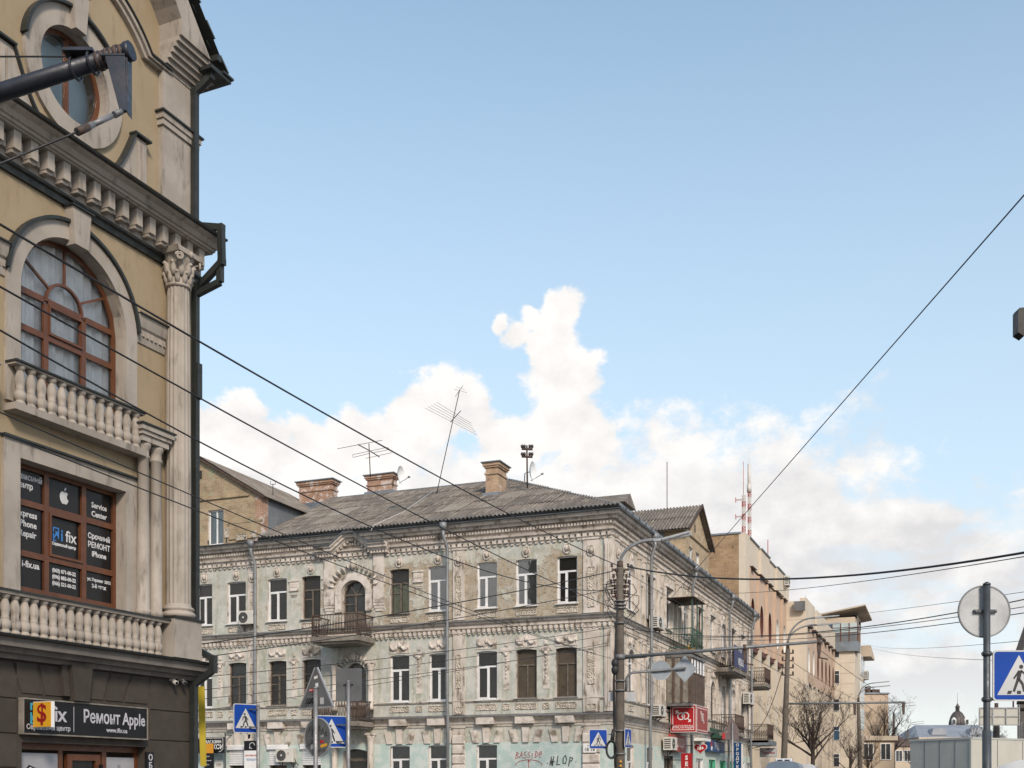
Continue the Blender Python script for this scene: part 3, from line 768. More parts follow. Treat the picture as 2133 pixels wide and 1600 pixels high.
# roller shutters
for o in shut:
    f = MB(); b0, b1, c0, c1 = o[:4]
    f.cbox(b0 - .1, b1 + .1, -.14, 0, c1 - .02, c1 + .22, .03); s = f.build('roller_shutter', M['white_pvc'], T)
    z = c1 - .02
    for i in range(7):
        q = MB(); q.extr([(.0, z - .10), (.03, z - .085), (.03, z - .015), (0, z)], b0, b1); q.build('slat', M['white_pvc'], s); z -= .105
    p = MB(); p.quad((b0, .3, c0), (b1, .3, c0), (b1, .3, z), (b0, .3, z)); p.build('pane', M['film_brown'], s)
    reveal_mesh((b0, b1, c0, c1), .3).build('reveal', M['trim_plaster'], s)

# ---- mouldings that run round the corner
def run(name, prof, mat, sub=None):
    for fac, a0, a1, m0, m1 in ((FB, LB0, 0, 0, 1), (FA, 0, LA1, -1, 0)):
        mb = MB(); mb.extr(prof, a0, a1, m0, m1); mb.build(name, M[mat], T, rot=fac.rot)
def P(*z): return list(z)
E_ = Z_EAVE
run('cornice', [(0, E_ - .62), (.05, E_ - .62), (.07, E_ - .5), (.12, E_ - .5), (.12, E_ - .3), (.30, E_ - .28), (.33, E_ - .16), (.46, E_ - .14), (.50, E_), (0, E_)], 'trim_plaster')
run('frieze_band', [(0, Z_D2 + .16), (.10, Z_D2 + .16), (.12, Z_D2 + .24), (.20, Z_D2 + .26), (.22, Z_D2 + .34), (0, Z_D2 + .34)], 'trim_plaster')
run('string_course', [(0, Z_L2 - .42), (.06, Z_L2 - .42), (.08, Z_L2 - .34), (.16, Z_L2 - .30), (.16, Z_L2 - .16), (.26, Z_L2 - .12), (.30, Z_L2 - .02), (0, Z_L2 - .02)], 'trim_plaster')
run('ledge', [(0, Z_L2 - .018), (.36, Z_L2 - .03), (.36, Z_L2 - .005), (0, Z_L2 + .09)], 'ledge_metal')
run('sill_course', [(0, Z1B - .12), (.05, Z1B - .12), (.09, Z1B - .065), (.09, Z1B - .035), (0, Z1B - .035)], 'trim_plaster')
run('string_course', [(0, Z_L1 - .34), (.04, Z_L1 - .34), (.06, Z_L1 - .27), (.03, Z_L1 - .24), (.05, Z_L1 - .20), (.14, Z_L1 - .10), (.20, Z_L1 - .02), (0, Z_L1 - .02)], 'trim_plaster')
run('ledge', [(0, Z_L1 - .018), (.30, Z_L1 - .045), (.30, Z_L1 - .02), (0, Z_L1 + .08)], 'ledge_metal')
run('lower_moulding', [(0, Z_L1 - .46), (.035, Z_L1 - .46), (.05, Z_L1 - .41), (0, Z_L1 - .41)], 'trim_plaster')
run('plinth', [(0, .12), (.10, .12), (.10, .85), (.06, .92), (0, .92)], 'concrete')
def dentils(name, a0, a1, pitch, w, z0, z1, o0, o1, fac, mat='trim_clean', step=None):
    mb = MB(); n = max(1, int((a1 - a0) / pitch)); s = (a1 - a0) / n
    for i in range(n):
        a = a0 + (i + .5) * s
        mb.box(a - w / 2, a + w / 2, -o1, -o0 + .004, z0, z1)
        if step: mb.box(a - w * .28, a + w * .28, -o1 + .03, -o0 + .004, z0 - step, z0 - .002)
    stuff(mb.build(name, M[mat], T, rot=fac.rot))
for fac, a0, a1 in ((FB, LB0, .12), (FA, -.12, LA1)):
    dentils('dentil_row', a0, a1, .143, .085, E_ - .47, E_ - .36, .12, .20, fac)
    dentils('block_row', a0, a1, .275, .17, Z_D2 + .02, Z_D2 + .155, 0, .13, fac)
    dentils('stepped_row', a0, a1, .275, .12, Z_D2 - .09, Z_D2 + .015, 0, .07, fac)
    dentils('dentil_row', a0, a1, .24, .13, Z_D3 - .10, Z_D3 + .06, 0, .13, fac, step=.08)

# ---- the raised pediment over the balcony axis
ax2 = (d2[0] + d2[1]) / 2; hw = (d2[1] - d2[0]) / 2
for s in (-1, 1):
    mb = MB(); x0, x1 = ax2 + s * (hw + .42), ax2 + s * (hw + .95)
    mb.box(x0, x1, -.10, .0, Z2B + .55, Z_D2 + .16); mb.box(min(x0, x1) - .05, max(x0, x1) + .05, -.14, 0, Z_D2 + .16, Z_D2 + .36)
    for k in range(3): mb.box(min(x0, x1) + .04 * k, max(x0, x1) - .04 * k, -.09 + .02 * k, 0, Z2B + .42 - .13 * k, Z2B + .53 - .13 * k)
    mb.build('pilaster', M['trim_clean'], T)
mb = MB(); mb.arcband(ax2, d2[3] - hw, hw + .02, hw + .34, -.02, pi + .02, -.12, 0, 18)
for s in (-1, 1): mb.box(ax2 + s * (hw + .02), ax2 + s * (hw + .34), -.12, 0, Z2B + .2, d2[3] - hw)
mb.build('arch_surround', M['trim_clean'], T)
gz = E_ - .80
gp = [(ax2 - hw - 1.25, gz), (ax2 - hw - .35, gz), (ax2 - .12, gz + .62), (ax2 + .12, gz + .62), (ax2 + hw + .35, gz), (ax2 + hw + 1.25, gz)]
mb = MB(); mb.sweep([(0, 0), (.30, 0), (.34, .08), (.44, .11), (.46, .22), (.54, .25), (.56, .34), (0, .34)], gp); mb.build('pediment', M['trim_clean'], T)
mb = MB()
for (p0, p1) in zip(gp, gp[1:]):
    n = max(1, int(abs(p1[0] - p0[0]) / .15))
    for k in range(n):
        x = p0[0] + (p1[0] - p0[0]) * (k + .5) / n; z = p0[1] + (p1[1] - p0[1]) * (k + .5) / n
        mb.box(x - .045, x + .045, -.28, 0, z - .12, z + .03)
stuff(mb.build('dentil_row', M['trim_clean'], T))
mb = MB(); mb.sweep([(.05, -.15), (.62, -.15), (.64, -.10), (.05, -.10)], [(x, z + .48) for x, z in gp]); mb.build('eaves_sheet', M['flashing'], T)

# ---- ornaments, built once and copied
def orn_mascaron():
    m = MB(); m.blob((0, -.06, 0), (.13, .13, .19), 10, 8); m.blob((0, -.19, -.02), (.022, .03, .05), 6, 4); m.blob((0, -.17, -.09), (.045, .02, .018), 6, 4)
    for s in (-1, 1):
        m.blob((s * .05, -.165, .03), (.028, .016, .014), 6, 4); m.tube([(s * .1, -.08, .17), (s * .17, -.07, .05), (s * .19, -.05, -.12), (s * .14, -.03, -.26), (s * .03, -.03, -.33)], [.05, .06, .055, .045, .02], 6)
    for k in range(5): m.blob((-.12 + .06 * k, -.10, .19 + .02 * cos((k - 2) * .8)), .05, 6, 4)
    m.blob((0, -.05, -.28), (.06, .05, .07), 6, 4); return m
def orn_garland():
    m = MB(); m.prism([(-.52, -.30), (.52, -.30), (.52, .20), (.22, .20), (.22, .28), (-.22, .28), (-.22, .20), (-.52, .20)], -.035, .0)
    m.blob((0, -.08, .08), (.10, .08, .13), 8, 6)
    for s in (-1, 1):
        pts = [(s * (.08 + .38 * t), -.09, .10 - .52 * t * (1.55 - 1.45 * t)) for t in [i / 8 for i in range(9)]]
        m.tube(pts, [.03 + .05 * sin(pi * i / 8) for i in range(9)], 6)
        m.tube([(s * .46, -.07, .10), (s * .475, -.06, -.08), (s * .45, -.05, -.20)], [.03, .035, .01], 5)
        for i in range(2, 8): m.blob((pts[i][0], -.15, pts[i][2] - .01), .026, 5, 3)
        m.tube([(s * .06, -.07, .02), (s * .16, -.06, -.15), (s * .09, -.05, -.26)], [.035, .03, .01], 5)
    return m
def orn_drop():
    m = MB(); m.prism([(-.15, -1.0), (.15, -1.0), (.15, .72), (-.15, .72)], -.025, 0)
    m.blob((0, -.06, .58), (.10, .07, .09), 8, 5)
    for k in range(6):
        z = .40 - k * .17; w = .085 - k * .006
        m.blob((0, -.055, z), (.035, .05, .065), 6, 4)
        for s in (-1, 1): m.tube([(0, -.05, z - .02), (s * w, -.04, z + .07)], [.028, .008], 5)
    return m
def orn_panel(w, h, mat='carved_panel'):
    m = MB(); m.box(-w / 2, w / 2, -.012, 0, -h / 2, h / 2)
    for x0, x1, z0, z1 in ((-w / 2, w / 2, h / 2 - .025, h / 2), (-w / 2, w / 2, -h / 2, -h / 2 + .025), (-w / 2, -w / 2 + .025, -h / 2 + .025, h / 2 - .025), (w / 2 - .025, w / 2, -h / 2 + .025, h / 2 - .025)): m.box(x0, x1, -.04, -.012, z0, z1)
    return m
def orn_triglyph():
    m = MB(); m.box(-.24, .24, -.05, 0, -.20, .20); m.box(-.27, .27, -.10, 0, .20, .27)
    for k in range(5): m.box(-.19 + k * .085, -.15 + k * .085, -.085, -.05, -.06, .13)
    m.box(-.25, .25, -.08, 0, -.26, -.20); m.box(-.18, .18, -.05, 0, -.45, -.41); m.box(-.14, .14, -.04, 0, -.53, -.49); return m
def orn_label():
    m = MB(); m.box(-.21, .21, -.05, 0, .02, .10); m.box(-.29, -.21, -.05, 0, -.07, .10); m.box(.21, .29, -.05, 0, -.07, .10); m.prism([(-.2, .0), (-.13, -.13), (.13, -.13), (.2, .0)], -.09, 0); m.box(-.08, .08, -.05, 0, .18, .36); m.box(-.05, .05, -.07, -.05, .21, .33); return m
ORN = {k: f().mesh(k, M[mt]) for k, f, mt in (('mascaron', orn_mascaron, 'trim_plaster'), ('garland', orn_garland, 'trim_clean'), ('flower_drop', orn_drop, 'trim_clean'), ('triglyph', orn_triglyph, 'trim_clean'), ('corbel_label', orn_label, 'trim_clean'))}
PAN = {}
def ornament(kind, fac, a, z, out=0.0, parent=None):
    o = link(kind, ORN[kind], T, fac.w(a, -out, z) - Vector((CC.x, CC.y, 0)), fac.rot); k = {'mascaron': .8, 'garland': .94}.get(kind, 1.0) * RND.uniform(.96, 1.04); o.scale = (k, k * .85, k); return o
def panel(fac, a, z, w, h, out=0.0):
    k = (round(w, 2), round(h, 2))
    if k not in PAN: PAN[k] = orn_panel(*k).mesh('carved_panel', M['carved_panel'])
    return link('carved_panel', PAN[k], T, fac.w(a, -out, z) - Vector((CC.x, CC.y, 0)), fac.rot)
for i, o in enumerate(top2):
    c = (o[0] + o[1]) / 2
    ornament('mascaron', FB, c, Z2T + .33)
    panel(FB, c, Z_L2 + .28, .95, .24)
for i, o in enumerate(top1):
    c = (o[0] + o[1]) / 2
    ornament('garland', FB, c, Z1T + .36)
    panel(FB, c, (Z_L1 + Z1B) / 2 + .02, .95, .26)
def between(lst, i): return (lst[i][1] + lst[i + 1][0]) / 2
for i in (0, 2, 4, 6, 7):
    c = between(top1, i); ornament('flower_drop', FB, c, (Z1T + Z1B) / 2 + .30); ornament('corbel_label', FB, c, Z1T - .02)
    panel(FB, c, (Z_L1 + Z1B) / 2 + .02, .30, .26)
for a in ((top2[2][1] + top2[3][0]) / 2, top2[3][1] + .36, top2[4][0] - .45, between(top2, 4)): ornament('triglyph', FB, a, Z2T - .42)
for i, o in enumerate(A2):
    c = (o[0] + o[1]) / 2
    ornament('mascaron', FA, c, Z2T + .33); panel(FA, c, Z_L2 + .28, .95, .24)
    mb = MB()
    if o[4] > .3: mb.arcband(c, o[3] - .58, .60, .80, 0, pi, -.06, 0, 14)
    for s in (-1, 1): mb.box(c + s * .60, c + s * .80, -.06, 0, o[2] - .02, o[3] - (.58 if o[4] > .3 else 0))
    if o[4] < .3: mb.box(c - .80, c + .80, -.12, 0, o[3] + .03, o[3] + .2)
    mb.build('window_surround', M['trim_clean'], T, rot=pi / 2)
for i, o in enumerate(A1):
    c = (o[0] + o[1]) / 2
    ornament('garland', FA, c, Z1T + .50); panel(FA, c, (Z_L1 + Z1B) / 2 + .02, .95, .26)
    mb = MB(); mb.arcband(c, o[3] - .58, .60, .76, 0, pi, -.06, 0, 14)
    for s in (-1, 1): mb.box(c + s * .60, c + s * .76, -.06, 0, o[2] + .02, o[3] - .58)
    mb.build('window_surround', M['trim_clean'], T, rot=pi / 2)
for i in range(len(bayA) - 1):
    c = (bayA[i] + bayA[i + 1]) / 2
    ornament('flower_drop', FA, c, (Z1T + Z1B) / 2 + .3); ornament('triglyph', FA, c, Z2T - .4)
    mb = MB()
    for s in (-.42, .42):
        mb.box(c + s - .13, c + s + .13, -.12, 0, Z1B, Z_D3 - .2); mb.box(c + s - .16, c + s + .16, -.15, 0, Z_D3 - .34, Z_D3 - .2); mb.box(c + s - .13, c + s + .13, -.12, 0, Z_L2 + .1, Z_D2 - .1); mb.box(c + s - .16, c + s + .16, -.16, 0, Z_D2 - .26, Z_D2 - .1)
    mb.build('pilaster', M['trim_plaster'], T, rot=pi / 2)
# pilasters on the camera front
def pilaster(fac, a, w, rot):
    mb = MB()
    for z0, z1 in ((Z_L2 + .1, Z_D2 - .1), (Z_L1 + .09, Z_D3 - .12), (1.0, Z_L1 - .5)):
        mb.box(a - w / 2, a + w / 2, -.07, 0, z0, z1); mb.box(a - w / 2 - .04, a + w / 2 + .04, -.11, 0, z1, z1 + .08)
    z = 1.1
    o = mb.build('pilaster', M['trim_plaster'], T, rot=rot)
    for zc, hh in (((Z_L2 + Z2T) / 2 - .1, 1.7), ((Z1B + Z1T) / 2 + .2, 1.5)):
        panel(fac, a, zc, w * .45, hh, .07)
    ornament('mascaron', fac, a, Z_D2 - .55, .07); panel(fac, a, Z_L1 + .28, w * .6, .3, .07)
    q = MB()
    while z < Z_L1 - 1.1:
        q = MB(); q.cbox(a - w / 2 - .03, a + w / 2 + .03, -.13, -.07, z, z + .38, .035); q.build('rustic_block', M['trim_clean'], T, rot=rot); z += .44
pilaster(FB, AB(956), .56, 0); pilaster(FB, AB(1232), .72, 0); pilaster(FB, AB(527), .5, 0); pilaster(FA, .75, .6, pi / 2)
# corner strip with a beaded edge
mb = MB(); mb.box(-.28, .09, -.09, .28, Z_L2 + .1, Z_D2 - .12); mb.box(-.28, .07, -.07, .28, Z_L1 + .1, Z_D3 - .16)
for zz0, zz1, e in ((Z_L2 + .3, Z_D2 - .3, .09), (Z_L1 + .3, Z_D3 - .4, .07)):
    for xx in (-.22, -.11, -.0): mb.box(xx, xx + .05, -e - .03, -e, zz0, zz1)
    for yy in (.02, .13, .22): mb.box(e, e + .03, yy, yy + .05, zz0, zz1)
mb.build('corner_pilaster', M['trim_plaster'], T)
# voussoirs over the ground-floor openings
for (p, q) in ((478, 512), (561, 597), (630, 668), (812, 853), (892, 932), (992, 1035), (1074, 1117), (1158, 1200)):
    c = (AB(p) + AB(q)) / 2; z0 = Z0T + .06
    for k, (dx, tilt, hh) in enumerate(((-.50, -.13, .56), (0, 0, .66), (.50, .13, .56))):
        mb = MB(); w0, w1 = (.13, .17) if k == 1 else (.14, .15)
        mb.prism([(c + dx - w0, z0), (c + dx + w0, z0), (c + dx + w1 + tilt, z0 + hh), (c + dx - w1 + tilt, z0 + hh)], -.10 if k == 1 else -.07, 0); mb.build('voussoir', M['trim_clean'], T)
    mb = MB(); mb.box(c - .42, c + .42, -.28, -.02, Z_L1 - .36, Z_L1 - .06); mb.build('ledge_break', M['trim_clean'], T)
# portal of the street door and the first-floor balcony door: columns and carved hood
for a in (AB(700), AB(775)):
    for z0, z1, r_ in ((.3, Z_L1 - .75, .15), (Z_L1 + .4, Z1T - .35, .13)):
        mb = MB(); mb.lathe([(r_ * 1.25, z0), (r_ * 1.25, z0 + .12), (r_, z0 + .18), (r_ * .95, z1 - .3), (r_ * 1.3, z1 - .1), (r_ * 1.45, z1)], 14, (a, -.17, 0)); mb.box(a - r_ * 1.5, a + r_ * 1.5, -.17 - r_ * 1.5, 0, z1, z1 + .1); mb.build('column', M['trim_plaster'], T)
        for k in range(3): pass
ax1 = (d1[0] + d1[1]) / 2
for (cx, zt, R) in ((ax1, d1[3] - hw, hw + .1), (ax2, d2[3] - hw + .1, hw + .42)):
    mb = MB()
    for k in range(13):
        t = pi * (.08 + .84 * k / 12)
        mb.tube([(cx + R * cos(t), -.10, zt + R * sin(t)), (cx + (R + .22) * cos(t), -.16, zt + (R + .22) * sin(t)), (cx + (R + .34) * cos(t + .05), -.08, zt + (R + .34) * sin(t + .05))], [.05, .06, .015], 6)
    mb.blob((cx, -.14, zt + R + .2), (.16, .12, .2), 8, 6); mb.build('carved_hood', M['trim_plaster'], T)

# ---- balconies
def balcony(fac, a0, a1, z, depth, rail=1.0, bars='iron', post=None, lab=None, slab_h=.2):
    mb = MB(); mb.box(a0, a1, -depth, .0, z - slab_h, z); mb.box(a0 + .1, a1 - .1, -depth + .1, 0, z - slab_h - .1, z - slab_h)
    b = mb.build('balcony', M['concrete'], T, rot=fac.rot)
    if lab: b['label'] = lab
    r = MB(); e = .06
    for zz in (z + rail, z + .1):
        r.bar((a0 + e, -depth + e, zz), (a1 - e, -depth + e, zz), .045); r.bar((a0 + e, 0, zz), (a0 + e, -depth + e, zz), .045); r.bar((a1 - e, 0, zz), (a1 - e, -depth + e, zz), .045)
    for a in (a0 + e, a1 - e): r.bar((a, -depth + e, z), (a, -depth + e, z + rail + .03), .05)
    if post:
        for a in (a0 + e, a1 - e, (a0 + a1) / 2): r.bar((a, -depth + e, z), (a, -depth + e, z + post), .06)
    r.build('railing', M['green_paint' if bars == 'green' else 'rust_iron'], b)
    path = [((a0 + e, -y), (0, 1)) for y in []]
    pts = []
    n = int((depth - e) / .14)
    for i in range(n): pts.append((a0 + e, -(i + .5) * (depth - e) / n, 1)); pts.append((a1 - e, -(i + .5) * (depth - e) / n, 1))
    m = int((a1 - a0 - 2 * e) / .14)
    for i in range(m): pts.append((a0 + e + (i + .5) * (a1 - a0 - 2 * e) / m, -depth + e, 0))
    sh = {}
    for k in (0, 1):
        q = MB()
        if bars in ('iron', 'green'):
            q.tube([(0, 0, .1), (0, 0, rail)], .012, 5)
            if bars == 'iron': q.tube([(0, 0, .1 + rail * .15), ((.045 if k == 0 else 0), (.045 if k else 0), rail * .42), (0, 0, rail * .7)], .010, 5); q.tube([(0, 0, .1 + rail * .15), ((-.045 if k == 0 else 0), (-.045 if k else 0), rail * .42), (0, 0, rail * .7)], .010, 5)
        else:
            for s in (-1, 1):
                v = [(s * .055 if i == 1 else s * .008) for i in range(3)]
                q.tube([((v[i] if k == 0 else 0), (v[i] if k else 0), [.1, (.1 + rail) / 2, rail][i]) for i in range(3)], .009, 5)
                q.tube([((s * .03 if (i == 1 and k == 0) else 0), (s * .03 if (i == 1 and k) else 0), [.1, (.1 + rail) / 2, rail][i]) for i in range(3)], .007, 5)
        sh[k] = q.mesh('bar', M['green_paint' if bars == 'green' else 'rust_iron'])
    for (x, y, k) in pts: link('bar', sh[k], b, (x, y, z))
    return b
z2f, z1f = ZB(1323, 700), ZB(1505, 735)
bz2 = FB.z(740, 1323, 1.5); bz1 = FB.z(740, 1502, 1.5)
bb = balcony(FB, FB.a(646, 1.55), FB.a(745, 1.55), bz2, 1.55, .98, lab='rusty iron balcony under the pediment', slab_h=.22)
bb = balcony(FB, FB.a(646, 1.55), FB.a(745, 1.55), bz1, 1.55, .92, bars='lozenge', lab='balcony with lozenge-pattern iron bars', slab_h=.22)
p = MB()
# street-front balconies: (near side meets wall at px, outer corner px, far front corner px, slab underside y at outer corner)
def balc_from_px(pw, po, pf, py, **kw):
    a0 = FA.a(pw)
    lo, hi = .1, 4.0
    for _ in range(40):
        mid = (lo + hi) / 2
        v = FA.w(a0, -mid, 0); d = v.x * FWD[0] + v.y * FWD[1]; px = HX + FPX * (v.x * RGT[0] + v.y * RGT[1]) / d
        if px < po: lo = mid
        else: hi = mid
    dep = mid; a1 = FA.a(pf, dep); z = FA.p(po, py, dep)[1]
    return a0, a1, dep, z
def pa(px, a, y, z): pass
BALC = []
for args, kw in (((1387, 1443, 1465, 1352), dict(bars='green', rail=1.05, post=2.55, lab='green iron balcony with a flat sheet-metal canopy', slab_h=.18)),
                 ((1487, 1530, 1556, 1389), dict(bars='lozenge', rail=1.15, lab='balcony with lozenge bars and a dark blue banner', slab_h=.26)),
                 ((1556, 1594, 1606, 1423), dict(bars='iron', rail=1.05, lab='iron balcony at the far end of the second floor', slab_h=.22)),
                 ((1480, 1533, 1551, 1526), dict(bars='iron', rail=1.05, lab='wide iron balcony over the shop canopy', slab_h=.18)),
                 ((1556, 1600, 1612, 1541), dict(bars='iron', rail=1.05, lab='iron balcony at the far end of the first floor', slab_h=.18))):
    a0, a1, dep, z = balc_from_px(*args)
    BALC.append((a0, a1, dep, z)); ob = balcony(FA, a0, a1, z, dep, **kw)
    if kw['bars'] == 'green':
        c = MB(); c.box(a0 - .15, a1 + .15, -dep - .1, 0.02, z + 2.55, z + 2.58)
        for k in range(5): c.bar((a0, -dep, z + 2.54), (a0 + (a1 - a0) * k / 4, 0, z + 2.54), .04)
        c.build('canopy', M['rust_iron'], ob)
        pl = MB()
        for k in range(6): pl.lathe([(.07, 0), (.1, .05), (.12, .2)], 8, (a0 + .25 + k * .3, -dep + .25, z)); 
        pl.build('flower_pot', M['dollar_yellow'], ob)
        pf = MB(); rr = random.Random(3)
        for k in range(120):
            cx, cy, cz = a0 + .2 + rr.random() * 1.8, -dep + .15 + rr.random() * .25, z + .2 + rr.random() * .5; s = .07
            pf.quad((cx, cy, cz), (cx + s * rr.uniform(-1, 1), cy + s * rr.uniform(-1, 1), cz + s), (cx + s * rr.uniform(-1, 1), cy + s * rr.uniform(-1, 1), cz + s * 1.6))
        stuff(pf.build('foliage', M['green_paint'], ob))
# the glazed timber balcony below the green one
a0, a1, dep, zt = balc_from_px(1385, 1437, 1467, 1368); zb = FA.p(1437, 1463, dep)[1]
mb = MB(); mb.box(a0, a1, -dep, 0, zb - .16, zb); mb.box(a0 - .06, a1 + .06, -dep - .08, 0, zt, zt + .12)
gb = mb.build('balcony', M['ledge_metal'], T, rot=pi / 2); gb['label'] = 'boxed-in timber balcony with weathered brown panels'
def slatwall(pp, qq, n, z0, z1, mat):
    pp = Vector(pp); qq = Vector(qq)
    for i in range(n):
        u = pp.lerp(qq, i / n); v = pp.lerp(qq, (i + 1) / n); t = (v - u).normalized(); k = .05
        m1 = MB(); m1.bar((u.x + t.x * k, u.y + t.y * k, (z0 + z1) / 2), (v.x - t.x * k, v.y - t.y * k, (z0 + z1) / 2), .03, z1 - z0); m1.build('panel', M[mat], gb)
    for i in range(n + 1):
        u = pp.lerp(qq, i / n); m1 = MB(); m1.bar((u.x, u.y, z0), (u.x, u.y, z1), .11); m1.build('post', M['balcony_wood'], gb)
slatwall((a0, -.02, 0), (a0, -dep, 0), 3, zb, zt, 'balcony_panel')
for i in range(9):
    u, v = a0 + (a1 - a0) * i / 9, a0 + (a1 - a0) * (i + 1) / 9; m1 = MB(); m1.box(u + .012, v - .012, -dep - .015 - .006 * (i % 2), -dep + .02, zb, zt - .77); m1.build('board', M['balcony_wood'], gb)
m1 = MB(); m1.box(a0 - .05, a0 + .06, -dep - .05, -dep + .06, zb, zt); m1.build('post', M['balcony_wood'], gb)
for i in range(5):
    u = a0 + (a1 - a0) * i / 5; m1 = MB(); m1.quad((u + .05, -dep, zt - .70), (u + (a1 - a0) / 5 - .05, -dep, zt - .70), (u + (a1 - a0) / 5 - .05, -dep, zt - .04), (u + .05, -dep, zt - .04)); m1.build('pane', M['curtain_white'], gb)
    m1 = MB(); m1.bar((u, -dep, zt - .75), (u, -dep, zt), .08); m1.bar((u, -dep, zt - .73), (u + (a1 - a0) / 5, -dep, zt - .73), .07); m1.build('post', M['balcony_wood'], gb)
GBOX = (a0, a1, dep, zb)

# ---- roof
def px_of(v):
    d = v.x * FWD[0] + v.y * FWD[1]; return HX + FPX * (v.x * RGT[0] + v.y * RGT[1]) / d
EO = .58
lo, hi = 1.0, 14.0
for _ in range(50):
    t = (lo + hi) / 2
    if px_of(Vector((CC.x + EO - t, CC.y - EO + t, 0))) > 1064: lo = t
    else: hi = t
RT = t; pk = Vector((CC.x + EO - RT, CC.y - EO + RT, 0)); dpk = pk.x * FWD[0] + pk.y * FWD[1]
Z_RIDGE = CAMZ + (HY - 1002) / FPX * dpk
ZR0 = Z_EAVE + .10
run_y = RT; rise = Z_RIDGE - ZR0; slope_len = hypot(run_y, rise)
rf = Fac((CC.x, CC.y - EO + RT), 0.0); XL_R = rf.a(691); XL_E = AB(548)
deck = MB()
e0, e1 = (XL_E, -EO, ZR0), (EO, -EO, ZR0); r0, r1 = (XL_R, -EO + RT, Z_RIDGE), (EO - RT, -EO + RT, Z_RIDGE)
deck.quad(e0, e1, r1, r0); deck.quad(e1, (EO, LA1, ZR0), (EO - RT, LA1, Z_RIDGE), r1)
deck.quad(r0, r1, (EO - RT, D_B + .3, ZR0), (XL_R, D_B + .3, ZR0)); deck.quad(r1, (EO - RT, LA1, Z_RIDGE), (-D_B - .3, LA1, ZR0), (-D_B - .3, D_B, ZR0), (EO - RT, D_B, ZR0)); deck.quad(e0, r0, (XL_R, D_B + .3, ZR0), (XL_E, D_B, ZR0))
deck.quad((EO, LA1, ZR0), (-D_B - .3, LA1, ZR0), (EO - RT, LA1, Z_RIDGE))
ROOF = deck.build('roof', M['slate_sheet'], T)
def corrugated(w, L, waves, amp=.036, per=6):
    mb = MB(); n = waves * per
    X = [w * i / n for i in range(n + 1)]; H = [amp * cos(2 * pi * i / per) for i in range(n + 1)]
    for i in range(n): mb.quad((X[i], 0, H[i]), (X[i + 1], 0, H[i + 1]), (X[i + 1], L, H[i + 1] - .03), (X[i], L, H[i] - .03), smooth=False)
    for i in range(n): mb.quad((X[i], 0, H[i] - .012), (X[i + 1], 0, H[i + 1] - .012), (X[i + 1], 0, H[i + 1]), (X[i], 0, H[i]))
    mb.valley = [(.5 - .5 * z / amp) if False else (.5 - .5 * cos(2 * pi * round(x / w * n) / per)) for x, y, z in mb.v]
    return mb
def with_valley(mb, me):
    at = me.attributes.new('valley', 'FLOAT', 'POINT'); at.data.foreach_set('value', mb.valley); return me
def sheet_field(parent, org, ux, uy, width, rows, row_len, sheet_w, waves, clips, mat, jitter=.012):
    """lay corrugated sheets course by course on a slope; clips are (point, normal) planes whose positive side is cut off"""
    ux = Vector(ux).normalized(); uy = Vector(uy).normalized(); uz = ux.cross(uy).normalized(); rr = random.Random(11)
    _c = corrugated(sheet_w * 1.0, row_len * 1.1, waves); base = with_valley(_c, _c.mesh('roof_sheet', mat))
    cols = int(width / sheet_w) + 1
    for j in range(rows):
        for i in range(cols):
            o = Vector(org) + ux * (i * sheet_w) + uy * (j * row_len) + uz * (.075 + rr.uniform(0, jitter) + (.006 if i % 2 else 0))
            tw = rr.uniform(-.006, .006)
            mat4 = Matrix((ux, uy, uz)).transposed().to_4x4(); mat4.translation = o; mat4 = mat4 @ Matrix.Rotation(tw, 4, 'Z')
            corners = [mat4 @ Vector((x, y, 0)) for x in (0, sheet_w) for y in (0, row_len * 1.1)]
            if any(all((c - Vector(p)).dot(Vector(n)) > 0 for c in corners) for p, n in clips): continue
            if any(any((c - Vector(p)).dot(Vector(n)) > 0 for c in corners) for p, n in clips):
                bm = bmesh.new(); bm.from_mesh(base); bm.transform(mat4)
                for p, n in clips: bmesh.ops.bisect_plane(bm, geom=bm.verts[:] + bm.edges[:] + bm.faces[:], plane_co=p, plane_no=n, clear_outer=True)
                if not bm.faces: bm.free(); continue
                me = bpy.data.meshes.new('roof_sheet'); bm.to_mesh(me); bm.free(); me.materials.append(mat) if not me.materials else None
                link('roof_sheet', me, parent)
            else:
                s = link('roof_sheet', base, parent); s.matrix_local = mat4
hipn = Vector((1, 1, 0)).normalized()                       # right hip: cut what passes x+y > 0 line from the eave corner
lv = Vector((XL_R - XL_E, RT, 0)).normalized(); ln = Vector((-lv.y, lv.x, 0))
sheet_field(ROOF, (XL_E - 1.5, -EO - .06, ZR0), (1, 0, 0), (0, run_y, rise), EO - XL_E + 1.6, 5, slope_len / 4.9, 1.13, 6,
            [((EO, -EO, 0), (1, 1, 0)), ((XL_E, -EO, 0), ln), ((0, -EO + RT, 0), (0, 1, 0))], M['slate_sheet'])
# ridge and hip caps
mb = MB(); mb.bar((r0[0], r0[1], r0[2] + .06), (r1[0], r1[1], r1[2] + .06), .34, .05); mb.build('ridge_cap', M['flashing'], ROOF)
mb = MB(); mb.bar((r1[0], r1[1], r1[2] + .07), (e1[0] - .1, e1[1] + .1, e1[2] + .09), .36, .05); mb.build('hip_cap', M['zinc'], ROOF)
mb = MB(); mb.bar((r0[0], r0[1], r0[2] + .07), (e0[0], e0[1], e0[2] + .08), .3, .05); mb.build('hip_cap', M['flashing'], ROOF)
